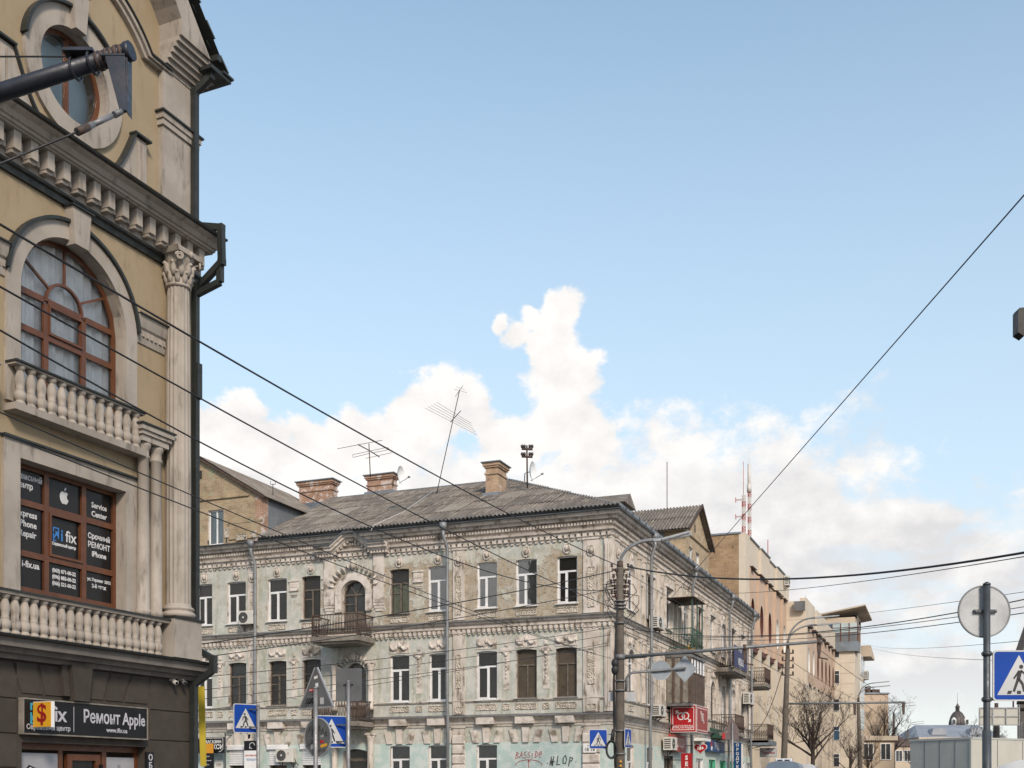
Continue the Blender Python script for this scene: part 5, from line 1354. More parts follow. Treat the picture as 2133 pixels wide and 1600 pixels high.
# main cornice
course('architrave', [(0, 12.30), (.06, 12.30), (.08, 12.40), (.14, 12.42), (.14, 12.47), (0, 12.47)], A_L, .0, 'dark_tin')
course('cornice_frieze', [(0, 12.472), (.12, 12.472), (.12, 12.90), (0, 12.90)], A_L, 0, 'cast_stone')
course('cornice', [(0, 12.902), (.40, 12.902), (.42, 12.93), (.46, 12.93), (.48, 12.97), (.52, 12.98), (.58, 13.06), (.66, 13.10), (.68, 13.13), (0, 13.13)], A_L, 0, 'cast_stone')
course('cornice_sheet', [(0, 13.132), (.76, 13.132), (.78, 13.17), (.4, 13.24), (0, 13.30)], A_L, 0, 'dark_tin')
md = MB(); md.box(-.08, .08, -.36, -.12, 12.58, 12.90); md.box(-.07, .07, -.30, -.12, 12.52, 12.58); mdm = md.mesh('modillion', M['cast_stone'])
sb = MB(); sb.box(-.075, .075, -.20, -.12, 12.60, 12.84); sbm = sb.mesh('coffer_block', M['cast_stone'])
a_first, a_last = FL.a(40, .40), FL.a(374, .40); stp = (a_last - a_first) / 11
for i in range(-4, 15):
    a = a_first + stp * i
    if a < -.1: link('modillion', mdm, H, (a, 0, 0)); link('coffer_block', sbm, H, (a + stp / 2, 0, 0))
# attic: bull's-eye window
mb = MB(); mb.arcband(AX, OC, OR, 1.20, 0, 2 * pi, -.07, 0, 48); wl('round_surround', 'cast_stone', mb)
mb = MB(); mb.arcband(AX, OC, 1.202, 1.255, .35, pi - .35 + .25, -.16, 0, 24); wl('round_hood', 'dark_tin', mb)
mb = MB(); mb.arcband(AX, OC, OR - .004, OR, 0, 2 * pi, 0, .26, 48); wl('round_reveal', 'cast_stone', mb)
mb = MB(); mb.prism([(AX - .13, OC + OR - .02), (AX + .13, OC + OR - .02), (AX + .20, OC + 1.55), (AX - .20, OC + 1.55)], -.20, 0); wl('keystone', 'cast_stone', mb)
mb = MB(); mb.box(AX - .24, AX + .24, -.24, 0, OC + 1.552, OC + 1.58); wl('keystone_cap', 'dark_tin', mb)
f = MB(); f.arcband(AX, OC, OR - .085, OR - .005, 0, 2 * pi, .16, .24, 48); f.box(AX - .05, AX + .05, .165, .235, OC - OR + .08, OC + OR - .08); f.box(AX - .015, AX + .015, .15, .17, OC - OR + .08, OC + OR - .08)
WO = f.build('window', M['brown_frame'], H); WO['label'] = 'round bull\'s-eye window with brown frame'
for s in (-1, 1):
    p = MB(); pts = [(AX + s * .05, .2, OC + sg * .74 * 1) for sg in ()]
    pts = [(AX + s * .76 * cos(-pi / 2 + pi * i / 20), .205, OC + .76 * sin(-pi / 2 + pi * i / 20)) for i in range(21)]
    p.quad(*(pts if s > 0 else pts[::-1])); p.build('pane', M['glass'], WO)
p = MB(); p.quad(*[(AX + .9 * cos(2 * pi * i / 32), .5, OC + .9 * sin(2 * pi * i / 32)) for i in range(32)]); p.build('blind', M['sky_tone'], WO)
# scrolled consoles either side of it
for s in (-1, 1):
    P_ = [(1.05, 13.25), (1.84, 13.25), (1.84, 14.52), (1.52, 14.52)]
    cur = [(1.52 - .72 * sin(u) , 14.52 - 1.02 * (1 - cos(u))) for u in [pi / 2 * i / 10 for i in range(11)]]
    cur = [(1.50 - .75 * (i / 10), 14.50 - 1.05 * sin(pi / 2 * i / 10)) for i in range(11)]
    poly = [(x * s + AX, z) for x, z in ([(.75, 13.25), (1.84, 13.25), (1.84, 14.50)] + cur)]
    if s < 0: poly = poly[::-1]
    mb = MB(); mb.prism(poly, -.10, 0); wl('console', 'cast_stone', mb)
    mb = MB(); path = [(x * s + AX, z) for x, z in cur]
    mb.sweep([(0, .002), (.17, .002), (.17, .07), (0, .07)], path if s < 0 else path[::-1]); wl('console_sheet', 'dark_tin', mb)
    mb = MB(); mb.box(AX + s * 1.46, AX + s * 1.92, -.18, 0, 14.52, 14.56); wl('console_cap', 'dark_tin', mb)
    for k in range(2):
        mb = MB(); mb.box(AX + s * (1.56 + .13 * k), AX + s * (1.63 + .13 * k), -.135, -.10, 13.25, 14.40); wl('console_rib', 'cast_stone', mb)
# curved gable moulding over it
def rake(R0, z_add): return [(AX + R0 * cos(u), OC + R0 * sin(u)) for u in [radians(38) + (radians(142) - radians(38)) * i / 30 for i in range(31)]]
for R0, o_, mat, th in ((2.28, .10, 'cast_stone', .0), (2.36, .16, 'cast_stone', 0), (2.44, .20, 'dark_tin', 0)):
    path = [(-.95, OC + R0 * sin(radians(38)))] + rake(R0, 0) + [(2 * AX + .95, OC + R0 * sin(radians(38)))]
    mb = MB(); hh = .12 if mat == 'cast_stone' else .035
    mb.sweep([(0, 0), (o_, 0), (o_, hh), (0, hh)], path[::-1]); wl('gable_moulding', mat, mb)
# corner pilaster of the attic
pl0, pl1 = -1.17, -.12
mb = MB(); mb.box(pl0, pl1, -.12, 0, 13.3, 16.3); wl('attic_pilaster', 'cast_stone', mb)
for z0, z1, e, mt in ((15.12, 15.24, .04, 'cast_stone'), (15.242, 15.36, .07, 'cast_stone'), (15.362, 15.40, .11, 'dark_tin')):
    mb = MB(); mb.box(pl0 - e, pl1 + e, -.12 - e, 0, z0, z1); wl('pilaster_band', mt, mb)
for k in range(6):
    mb = MB(); e = .02 + .075 * k; mb.box(pl0 + .02, pl1 + e, -.12 - e, 0, 16.30 + .095 * k, 16.394 + .095 * k); wl('corbel_step', 'cast_stone', mb)
mb = MB(); mb.prism([(pl0 + .02, 16.87), (-.33 + .1, 16.87), (-1.05 + .1, 17.70), (-3.4, 20.35), (-3.9, 20.35), (pl0 - .12, 17.40), (pl0 + .02, 17.2)], -.58, 0); wl('raking_cornice', 'cast_stone', mb)
# tiled roof edge, course by course
e0v, e1v = Vector((.22, 0, 16.80)), Vector((-3.4, 0, 20.62)); dirv = (e1v - e0v).normalized(); nrm = Vector((dirv.z, 0, -dirv.x)) * -1
if nrm.z < 0: nrm = -nrm
RT_ = MB(); RT_.quad((e0v.x, -.66, e0v.z), (e0v.x, 9, e0v.z), (e1v.x, 9, e1v.z), (e1v.x, -.66, e1v.z)); RO = wl('roof', 'dark_tin', RT_)
k = 0; L_ = (e1v - e0v).length
while k * .33 < L_ - .3:
    for j in range(9):
        q = e0v + dirv * (k * .33); y0 = -.68 + j * .36 + (.18 if k % 2 else 0)
        m2 = MB(); c0 = q + nrm * .055; c1 = q + dirv * .36 + nrm * .02
        m2.quad((c0.x, y0, c0.z), (c0.x, y0 + .35, c0.z), (c1.x, y0 + .35, c1.z), (c1.x, y0, c1.z)); d0 = q + nrm * .015
        m2.quad((d0.x, y0, d0.z), (d0.x, y0 + .35, d0.z), (c0.x, y0 + .35, c0.z), (c0.x, y0, c0.z)); d1 = q + dirv * .36 - nrm * .02
        m2.quad((d0.x, y0, d0.z), (c0.x, y0, c0.z), (c1.x, y0, c1.z), (d1.x, y0, d1.z))
        m2.build('roof_tile', M['roof_tile'], RO)
    k += 1
mb = MB(); mb.bar((-.12, -.72, 16.93), (-.12, 4, 16.93), .14, .12); mb.box(.0, .34, -.74, 6, 16.70, 16.745); mb.box(-.36, .30, -.70, .3, 16.62, 16.70); wl('eaves_gutter', 'dark_tin', mb)
# square downpipe that steps round the cornices
dp = [(-.20, -.55, 16.72), (-.20, -.55, 16.55), (-.28, -.20, 16.25), (-.28, -.20, 13.42), (-.22, -.84, 13.28), (-.22, -.86, 12.55), (-.26, -.20, 12.05), (-.26, -.20, 4.45), (-.20, -.62, 4.22), (-.20, -.62, 3.98), (-.26, -.16, 3.68), (-.26, -.16, .2)]
mb = MB()
for p, q in zip(dp, dp[1:]): mb.bar(p, q, .125, .125)
for p in dp[1:-1]: mb.box(p[0] - .066, p[0] + .066, p[1] - .066, p[1] + .066, p[2] - .066, p[2] + .066)
wl('downpipe', 'dark_tin', mb)
mb = MB(); mb.bar((-.20, -.80, 12.5), (-.20, -.80, 12.15), .12); mb.bar((-.20, -.80, 12.15), (-.25, -.24, 11.98), .12); wl('pipe_bracket', 'dark_tin', mb)
mb = MB(); mb.box(-.31, -.16, -.30, -.13, 9.75, 10.5); wl('pipe_box', 'dark_tin', mb)

# shop doorway under the sign
reveal_mesh(shop, .35).build('shop_reveal', M['brown_stucco'], H)
f = MB(); sh0 = .22
for x0, x1 in ((-4.68, -4.62), (-3.62, -3.52), (-2.52, -2.40), (-1.62, -1.53)): f.box(x0, x1, sh0, sh0 + .1, .16, 2.2)
f.box(-4.68, -1.53, sh0 - .01, sh0 + .12, 2.2, 2.32)
SF = f.build('shopfront', M['brown_frame'], H)
f = MB()
for x0, x1, z0, z1 in ((-3.42, -3.30, .3, 2.14), (-2.70, -2.58, .3, 2.14), (-3.30, -2.70, 2.02, 2.14), (-3.30, -2.70, .3, .75)): f.box(x0, x1, sh0 - .02, sh0 + .07, z0, z1)
DR = f.build('door', M['brown_frame'], H)
p = MB(); p.quad((-3.30, sh0 + .03, .75), (-2.70, sh0 + .03, .75), (-2.70, sh0 + .03, 2.02), (-3.30, sh0 + .03, 2.02)); p.build('pane', M['window_film'], DR)
p = MB(); p.box(-2.62, -2.58, sh0 - .09, sh0 - .02, 1.6, 1.95); p.build('door_closer', M['sign_black'], DR)
def poster(x0, x1, z0, z1): m = MB(); m.box(x0, x1, sh0 + .02, sh0 + .04, z0, z1); return m.build('poster', M['poster_grey'], SF)
pA = poster(-4.62, -3.62, .6, 2.14); pB = poster(-2.40, -1.62, .6, 2.10)
def flat(parent, poly, y, mat, name='print'): m = MB(); m.prism(poly, y - .002, y); return m.build(name, M[mat], parent)
yy = sh0 + .018
flat(pA, [(-4.60, 1.62), (-4.45, 1.62), (-4.12, 1.86), (-4.30, 1.92)], yy, 'sign_black'); flat(pA, [(-4.54, 1.66), (-4.46, 1.66), (-4.18, 1.85), (-4.28, 1.88)], yy - .003, 'sky_tone'); flat(pA, [(-4.48, 1.40), (-4.25, 1.40), (-3.86, 1.72), (-4.06, 1.80)], yy, 'sign_black'); flat(pA, [(-4.05, 1.42), (-3.96, 1.42), (-3.78, 1.62), (-3.84, 1.66)], yy, 'dollar_yellow'); flat(pA, [(-3.92, 1.45), (-3.82, 1.45), (-3.66, 1.60), (-3.72, 1.66)], yy, 'sign_black')
m = MB(); m.arcband(-2.02, 1.52, .17, .19, 0, 2 * pi, yy - .003, yy, 24); m.arcband(-2.02, 1.52, .21, .225, 0, 2 * pi, yy - .003, yy, 24); m.build('print', M['sign_white'], pB)
flat(pB, [(-2.10, 1.52), (-1.98, 1.52), (-1.98, 1.86), (-2.10, 1.86)], yy - .004, 'sign_white'); flat(pB, [(-2.07, 1.87), (-2.055, 1.87), (-2.055, 1.95), (-2.07, 1.95)], yy - .004, 'sign_back'); flat(pB, [(-2.025, 1.87), (-2.01, 1.87), (-2.01, 1.95), (-2.025, 1.95)], yy - .004, 'sign_back')
# ---- things fixed to this house
def on_house(name, label, cat, a, y, z): return thing(name, label, cat, FL.w(a, y, z), FL.rot)
S1 = on_house('shop_sign', 'long black signboard with white lettering above the brown shop door', 'sign', (-4.75 - 1.64) / 2, -.02, 2.78)
mb = MB(); mb.box(-1.55, 1.55, -.10, 0, -.30, .30); mb.build('board', M['sign_black'], S1)
for x0, x1, z0, z1 in ((-1.575, 1.575, .30, .325), (-1.575, 1.575, -.325, -.30), (-1.575, -1.55, -.30, .30), (1.55, 1.575, -.30, .30)): mb = MB(); mb.box(x0, x1, -.115, 0, z0, z1); mb.build('frame', M['concrete'], S1)
letters(S1, 'Ремонт Apple', .335, M['sign_text'], .67, -.104, .055, width=.79, bold=.006)
letters(S1, 'www.ifix.ua', .125, M['sign_text'], .72, -.104, -.17, width=.95, bold=.002)
letters(S1, 'fix', .40, M['sign_text'], -.76, -.104, .06, bold=.006); letters(S1, 'Сервисный центр', .125, M['sign_text'], -.98, -.104, -.19, width=.95, bold=.002)
phone_logo(S1, -1.30, -.101, .05, .21, M['sign_cyan'])
mb = MB(); mb.box(-.39, -.38, -.103, -.10, -.24, .23); mb.build('divider', M['sign_text'], S1)
a_d = FL.a(72, .16)
S2 = on_house('dollar_sign_box', 'small yellow projecting box sign with a red dollar mark', 'sign', a_d, -.12, 2.82)
mb = MB(); mb.box(0, .07, -.44, 0, -.24, .22); mb.build('box', M['sign_white'], S2)
mb = MB(); mb.box(-.012, 0, -.43, -.01, -.23, .21); mb.build('face', M['dollar_yellow'], S2)
o = letters(S2, '$', .46, M['dollar_red'], -.016, -.22, 0.0, rot=pi / 2 * -1, bold=.008)
mb = MB(); mb.box(.05, .10, 0, .12, -.1, .1); mb.build('bracket', M['dark_post'], S2)
S3 = on_house('vertical_sign', 'narrow black upright sign with white letters beside the shop door', 'sign', -1.46, -.0, 1.6)
mb = MB(); mb.box(-.11, .09, -.06, 0, -.9, .62); mb.build('board', M['sign_black'], S3)
for i, ch in enumerate('ОБМІН'): letters(S3, ch, .17, M['sign_text'], -.01, -.063, .50 - i * .16, bold=.004)
for k, px in enumerate((368, 386)):
    a, z = FL.p(px, 1421, .2)
    c = on_house('security_camera', ['white dome-nosed security camera under the ledge, the left one', 'dark security camera under the ledge beside the downpipe'][k], 'camera', a, -.02, z)
    mb = MB(); mb.bar((0, 0, .05), (0, -.12, .05), .04); mb.build('bracket', M['ac_white'], c); mb = MB(); mb.tube([(.03, -.02, .03), (-.03, -.2, -.02)], .045, 10); mb.build('housing', M[['ac_white', 'sign_back'][k]], c); mb = MB(); mb.blob((-.032, -.205, -.022), .032, 8, 6); mb.build('lens', M['sign_black'], c)
a, z = FL.p(400, 1372, .3); c = on_house('floodlight', 'small black floodlight on the ledge at the house corner', 'lamp', -.35, -.28, Z_G + .36)
mb = MB(); mb.box(-.1, .1, -.04, .04, .06, .2); mb.build('housing', M['sign_black'], c); mb = MB(); mb.box(-.02, .02, -.02, .02, 0, .06); mb.build('bracket', M['sign_black'], c)
YP = at_depth(420, 1600, 25.6)
y_ = thing('banner_panel', 'tall narrow yellow panel standing out from the house corner', 'sign', (YP.x, YP.y, 0), TH)
hh0 = CAMZ + (HY - 1596) / FPX * 25.6; hh1 = CAMZ + (HY - 1430) / FPX * 25.6
mb = MB(); mb.prism([(-.03, hh0), (.10, hh0), (.06, hh1), (-.085, hh1)], -.02, .02); mb.build('panel', M['yellow_panel'], y_)
mb = MB(); mb.bar((-.1, .0, hh1 - .3), (-.35, .1, hh1 - .3), .03); mb.bar((-.07, .0, hh0 + .3), (-.35, .1, hh0 + .3), .03); mb.build('bracket', M['dark_post'], y_)

# ================================================================== the stepped office block beyond the corner house
def bx(name, mat, parent, *b): m = MB(); m.box(*b); return m.build(name, M[mat], parent)
def ellipse_poly(ca, cz, ra, rz, n=20): return [(ca + ra * cos(2 * pi * i / n), cz + rz * sin(2 * pi * i / n)) for i in range(n)]
BL = thing('office_block', 'cream and terracotta office block with oval windows and a bare brick side wall', 'building', (CC.x, CC.y, 0), pi / 2)
o1 = .6; b0, b1 = LA1 + .25, 54.4; zt, zc1, zc0 = 18.95, 16.9, 11.48        # local x runs along the street, y into the block
DEP = 14.0
# brick side wall towards the corner house
m = MB(); m.quad((b0, o1 + .35, 0), (b0, DEP, 0), (b0, DEP, zt), (b0, o1 + .35, zt)); m.quad((b0, DEP, 0), (b1, DEP, 0), (b1, DEP, zt), (b0, DEP, zt)); m.quad((b0, o1, zt), (b1, o1, zt), (b1, DEP, zt), (b0, DEP, zt)); m.build('side_wall', M['side_brick'], BL)
m = MB(); m.quad((b0 - .004, 3.2, 13.55), (b0 - .004, 6.6, 13.55), (b0 - .004, 6.6, 15.2), (b0 - .004, 3.2, 15.2)); m.build('brick_patch', M['patch_brick'], BL)
bx('coping', 'flashing', BL, b0 - .08, b0 + .3, o1 + .2, DEP, zt, zt + .12)
bx('corner_strip', 'cream_render', BL, b0 - .02, b0 + 1.6, o1 - .12, o1 + .36, 0, zt + .05)
pitch = (b1 - b0 - 1.6) / 5
for i in range(5):
    a = b0 + 1.6 + i * pitch; c = a + pitch / 2
    # stepped parapet: two faces at an angle to each other
    m = MB(); m.prism([(a, zc1 + .12), (a + pitch, zc1 + .12), (a + pitch, zt - (.0 if i < 1 else .12)), (a, zt - (.0 if i < 1 else .12))], o1 - .10 - .18 * (i % 2), o1 + 1.2); m.build('parapet', M['cream_render'], BL)
    bx('parapet_coping', 'flashing', BL, a - .03, a + pitch + .03, o1 - .2 - .18 * (i % 2), o1 + 1.2, zt - (.0 if i < 1 else .12) + .002, zt + .08 - (.0 if i < 1 else .12))
    m = MB(); m.prism([(a + .3, zc1 + .04), (a + pitch * .5, zc1 + .04), (a + pitch * .5, zc1 + .1), (a + .3, zc1 + .1)], o1 - .30, o1); m.build('drip_ledge', M['rust_iron'], BL)
    # terracotta panel with an oval opening
    m = MB(); ops_ = (c - .75, c + .75, 12.50, 14.95)
    wall_mesh(m, a, a + pitch, zc0, zc1, [ops_], o1)
    E_p = ellipse_poly(c, (12.5 + 14.95) / 2, .75, 1.225, 24)
    for q in range(4):
        cr = [(c + .75, 14.95), (c - .75, 14.95), (c - .75, 12.5), (c + .75, 12.5)][q]; seg = [E_p[(q * 6 + k) % 24] for k in range(6, -1, -1)]
        m.quad(*[(x, o1, z) for x, z in [cr] + seg])
    pn = m.build('panel', M['terracotta'], BL)
    m = MB(); m.quad(*[(x, o1 + .35, z) for x, z in ellipse_poly(c, 13.725, .76, 1.23)]); m.build('oval_window', M['rust_window' if i < 3 else 'white_panel'], BL)
    m = MB(); EP = ellipse_poly(c, 13.725, .75, 1.225, 24)
    for k in range(24): p, q = EP[k], EP[(k + 1) % 24]; m.quad((p[0], o1, p[1]), (q[0], o1, q[1]), (q[0], o1 + .36, q[1]), (p[0], o1 + .36, p[1]))
    m.build('oval_reveal', M['rust_window' if i < 3 else 'white_panel'], BL)
    bx('rib', 'terracotta', BL, a - .22, a + .22, o1 - .16, o1, zc0, zc1 - .06)
    # piers and tall recesses below
    bx('pier', 'cream_render', BL, a + .1, a + 1.25, o1 - .10, o1 + .5, 0, zc0 - .002)
    bx('recess', 'grey_pier', BL, a + 1.25, a + pitch + .1, o1 + .55, o1 + .7, 0, zc0)
    bx('recess_window', 'window_dark', BL, a + 1.7, a + pitch - .3, o1 + .50, o1 + .548, 2, zc0 - 1.5)
    bx('recess_soffit', 'rust_window', BL, a + 1.25, a + pitch + .1, o1 - .02, o1 + .55, zc0 - .35, zc0 - .004)
# second, lower body that steps forward
o2 = -1.0; c0_, c1_ = 53.55, 76.2; zt2, z21, z20 = 17.1, 15.0, 10.2
m = MB(); m.quad((c0_, o2, 0), (c0_, DEP, 0), (c0_, DEP, zt2), (c0_, o2, zt2)); m.quad((c0_, o2, zt2), (c1_, o2, zt2), (c1_, DEP, zt2), (c0_, DEP, zt2)); m.build('projecting_wall', M['cream_render'], BL)
bx('parapet', 'cream_render', BL, c0_ + .01, c0_ + 6, o2 - .05, o2 + .5, z21 + .12, zt2 + .25); bx('parapet', 'cream_render', BL, c0_ + 6.6, c0_ + 13.5, o2 - .15, o2 + .5, z21 + .12, zt2 + .1); bx('parapet', 'cream_render', BL, c0_ + 14, c1_, o2 - .05, o2 + .5, z21 + .12, zt2)
m = MB(); m.quad((c0_, o2, z21), (c1_, o2, z21), (c1_, o2, zt2), (c0_, o2, zt2)); m.build('upper_wall', M['cream_render'], BL)
for k in range(7): bx('drip_ledge', 'rust_iron', BL, c0_ + 1 + 3.1 * k, c0_ + 2.6 + 3.1 * k, o2 - .35, o2, z21 - .02, z21 + .11)
p2 = (c1_ - c0_ - .8) / 7
bx('corner_strip', 'cream_render', BL, c0_ - .01, c0_ + .8, o2 - .06, o2 + .2, 0, z21 + .1)
for i in range(7):
    a = c0_ + .8 + i * p2; c = a + p2 / 2; ww = .62; z0, z1 = 11.05, 13.4
    m = MB(); wall_mesh(m, a, a + p2, z20, z21, [(c - ww, c + ww, z0, z1)], o2)
    EP = ellipse_poly(c, (z0 + z1) / 2, ww, (z1 - z0) / 2, 24)
    for q in range(4):
        cr = [(c + ww, z1), (c - ww, z1), (c - ww, z0), (c + ww, z0)][q]; m.quad(*[(x, o2, z) for x, z in [cr] + [EP[(q * 6 + k) % 24] for k in range(6, -1, -1)]])
    m.build('panel', M['terracotta'], BL)
    mt = 'white_panel' if i < 2 else 'rust_window'
    m = MB(); m.quad(*[(x, o2 + .3, z) for x, z in EP]); m.build('oval_window', M[mt], BL)
    m = MB()
    for k in range(24): p, q = EP[k], EP[(k + 1) % 24]; m.quad((p[0], o2, p[1]), (q[0], o2, q[1]), (q[0], o2 + .31, q[1]), (p[0], o2 + .31, p[1]))
    m.build('oval_reveal', M[mt], BL)
    bx('pier', 'cream_render', BL, a + .1, a + 1.0, o2 - .05, o2 + .5, 0, z20 - .002)
    bx('recess', 'grey_pier', BL, a + 1.0, a + p2 + .1, o2 + .6, o2 + .7, 0, z20)
    for zz in (2.2, 5.0, 7.6): bx('recess_window', 'window_dark', BL, a + 1.25, a + p2 - .15, o2 + .55, o2 + .598, zz, zz + 1.7)
bx('wall_box', 'sign_back', BL, c0_ - .5, c0_ - .2, o2 + .0, o2 + .9, zt2 - .9, zt2 - .1)
# air conditioner hung on the parapet of the office block
def ac_unit(label, pos, rot, w=.8, h=.56, d=.3, group=None, grille='front'):
    t = thing('air_conditioner', label, 'air conditioner', pos, rot, group)
    m = MB(); m.cbox(-w / 2, w / 2, -d, 0, 0, h, .015); m.build('casing', M['ac_white'], t)
    m = MB(); r = h * .40; m.arcband(-w * .16, h / 2, r * .9, r, 0, 2 * pi, -d - .015, -d, 20); m.quad(*[(-w * .16 + r * .9 * cos(2 * pi * i / 20), -d - .003, h / 2 + r * .9 * sin(2 * pi * i / 20)) for i in range(20)]); m.build('fan_grille', M['ac_dark'], t)
    m = MB(); m.lathe([(.001, 0), (.05, 0), (.05, .02), (.001, .02)], 10); q = m.mesh('hub', M['ac_white']); hb = link('hub', q, t, (-w * .16, -d - .006, h / 2), (pi / 2, 0, 0))
    m = MB()
    for s in (-1, 1): m.bar((s * w * .33, -d - .02, -.03), (s * w * .33, .04, -.03), .035); m.bar((s * w * .33, .03, -.03), (s * w * .33, .03, -.28), .03); m.bar((s * w * .33, -d * .7, -.04), (s * w * .33, .03, -.26), .025)
    m.build('bracket', M['rust_iron'], t)
    m = MB()
    for k in range(5): m.box(-w / 2 - .004, -w / 2, -d + .05, -.05, h * .12 + k * h * .16, h * .21 + k * h * .16)
    m.build('side_grille', M['ac_dark'], t)
    m = MB(); m.tube([(w * .5, -d * .5, h * .3), (w * .55, -d * .4, 0), (w * .6, .02, -.15)], .02, 6); m.build('hose', M['cable'], t)
    return t
ac_unit('pale air conditioner on the parapet of the office block', FA.w(50.4, o1 - .35, 17.9), pi / 2, .9, .8, .35)
# ---- telecom masts on its roof
def lattice(name, label, base, h, w, bands, top):
    t = thing(name, label, 'mast', base)
    zs_ = [h * i / bands for i in range(bands + 1)]
    for i in range(bands):
        m = MB(); q = [Vector((w * cos(k * 2 * pi / 3), w * sin(k * 2 * pi / 3), 0)) for k in range(3)]
        for k in range(3):
            m.bar(q[k] + Vector((0, 0, zs_[i])), q[k] + Vector((0, 0, zs_[i + 1])), .07)
            m.bar(q[k] + Vector((0, 0, zs_[i])), q[(k + 1) % 3] + Vector((0, 0, zs_[i + 1])), .045); m.bar(q[(k + 1) % 3] + Vector((0, 0, zs_[i])), q[k] + Vector((0, 0, zs_[i + 1])), .045); m.bar(q[k] + Vector((0, 0, zs_[i + 1])), q[(k + 1) % 3] + Vector((0, 0, zs_[i + 1])), .045)
        m.build('lattice_section', M['mast_red' if (i // 2) % 2 else 'mast_white'], t)
    top(t, h)
    return t
def top_a(t, h):
    m = MB(); m.tube([(0, 0, h), (0, 0, h + 4.8)], .035, 6); m.build('whip_antenna', M['mast_red'], t)
    for z in (h - .6, h - 3.0):
        m = MB()
        for y in (-.25, .25): m.bar((0, y, z), (-1.1, y, z), .05); m.bar((-1.1, y, z - .3), (-1.1, y, z + .3), .05)
        m.bar((-1.1, -.25, z + .3), (-1.1, .25, z + .3), .05); m.bar((-1.1, -.25, z - .3), (-1.1, .25, z - .3), .05); m.build('bracket', M['mast_red'], t)
def top_b(t, h):
    m = MB(); m.lathe([(.22, h + 1.0), (.24, h + 1.05), (.24, h + 3.9), (.1, h + 4.0)], 14); m.build('panel_antenna', M['mast_white'], t)
    m = MB(); m.lathe([(.34, h - .2), (.34, h + 1.0)], 8); m.build('equipment_ring', M['ac_white'], t); m = MB(); m.tube([(0, 0, h + 4), (0, 0, h + 6.2)], .015, 5); m.build('whip_antenna', M['mast_white'], t)
f_ = Fac(BL.location[:2], 0)
def roof_pt(px, dy, z): v = Fac((CC.x, CC.y + dy), 0); a = v.a(px); return Vector((CC.x + a, CC.y + dy, z))
lattice('radio_mast', 'slim red and white lattice mast with side brackets on the roof', roof_pt(1548, b0 + 2, zt), 6.3, .30, 14, top_a).scale = (.5, .5, .5)
lattice('radio_mast', 'taller lattice mast topped by a white cylindrical antenna', roof_pt(1560, b0 + 3.5, zt), 7.6, .28, 16, top_b).scale = (.5, .5, .5)
t = thing('roof_pole', 'thin red pole on the stepped parapet of the office block', 'pole', roof_pt(1599, 47, zt)); m = MB(); m.tube([(0, 0, -.3), (0, 0, 2.2)], .035, 6); m.build('pole', M['mast_red'], t); m = MB(); m.box(-.2, .2, -.2, .2, -.12, .1); m.build('foot', M['concrete'], t)
t = thing('roof_antenna', 'small cross-shaped aerial on the lower office roof', 'antenna', roof_pt(1678, 68, zt2)); m = MB(); t.scale = (.5, .5, .5); m.tube([(0, 0, 0), (0, 0, 5.5)], .03, 5); m.build('mast', M['rust_iron'], t); m = MB(); m.tube([(-.6, 0, 4.2), (.6, 0, 4.5)], .02, 5); m.tube([(-.4, 0, 4.6), (.4, 0, 4.8)], .02, 5); m.build('element', M['rust_iron'], t)

# ================================================================== stair tower with a glazed lookout
o3 = -3.0; t0, t1 = 76.4, FA.a(1800, 3.0)
TW = thing('tower_building', 'pale tiled corner tower with a glazed top room and slanting roof', 'building', (CC.x, CC.y, 0), pi / 2)
zg0, zg1 = FA.z(1777, 1332, 3.0), FA.z(1777, 1293, 3.0)
wn = [FA.z(1745, y, 1.5) for y in (1343, 1366, 1393, 1421, 1453, 1479, 1511, 1541, 1569, 1597)]
# side towards the camera (local: y from o3 inwards)
m = MB(); W_ = 5.2
SWF = lambda y0, y1, z0, z1, nm, mt, dx=0: (lambda mm: (mm.quad((t0 - dx, y1, z0), (t0 - dx, y0, z0), (t0 - dx, y0, z1), (t0 - dx, y1, z1)), mm.build(nm, M[mt], TW))[1])(MB())
SWF(o3, 8, 0, zg0, 'side_wall', 'tower_stone'); 
m = MB(); m.quad((t0, o3, 0), (t1, o3, 0), (t1, o3, zg0 - 1), (t1 - 4.5, o3, zg0 - 1), (t1 - 4.5, o3, zg1 + 1.2), (t0 + 2.2, o3, zg1 + 1.2), (t0 + 2.2, o3, zg0), (t0, o3, zg0)); m.quad((t1, o3, 0), (t1, 8, 0), (t1, 8, zg0 - 1), (t1, o3, zg0 - 1)); m.build('front_wall', M['tower_stone'], TW)
for k in range(5):
    z1, z0 = wn[2 * k], wn[2 * k + 1]
    y1_, y0_ = o3 + 1.52, o3 + 2.15
    w = bx('window', 'white_pvc', TW, t0 - .05, t0 + .02, y1_, y0_, z0, z1)
    bx('pane', 'window_blue' if k == 3 else 'window_dark', w, t0 - .07, t0 - .052, y1_ + .06, y0_ - .06, z0 + .06, z0 + (z1 - z0) * .68); bx('pane', 'window_blue' if k == 3 else 'window_dark', w, t0 - .07, t0 - .052, y1_ + .06, y0_ - .06, z0 + (z1 - z0) * .72, z1 - .06)
# tile joints on the tower's side: courses of slabs, proud of the wall
for k in range(14):
    bx('stone_course', 'tower_stone', TW, t0 - .03, t0 - .002, o3 + .05, o3 + 1.45, 1 + k * (zg0 - 1) / 14, 1 + (k + .94) * (zg0 - 1) / 14)
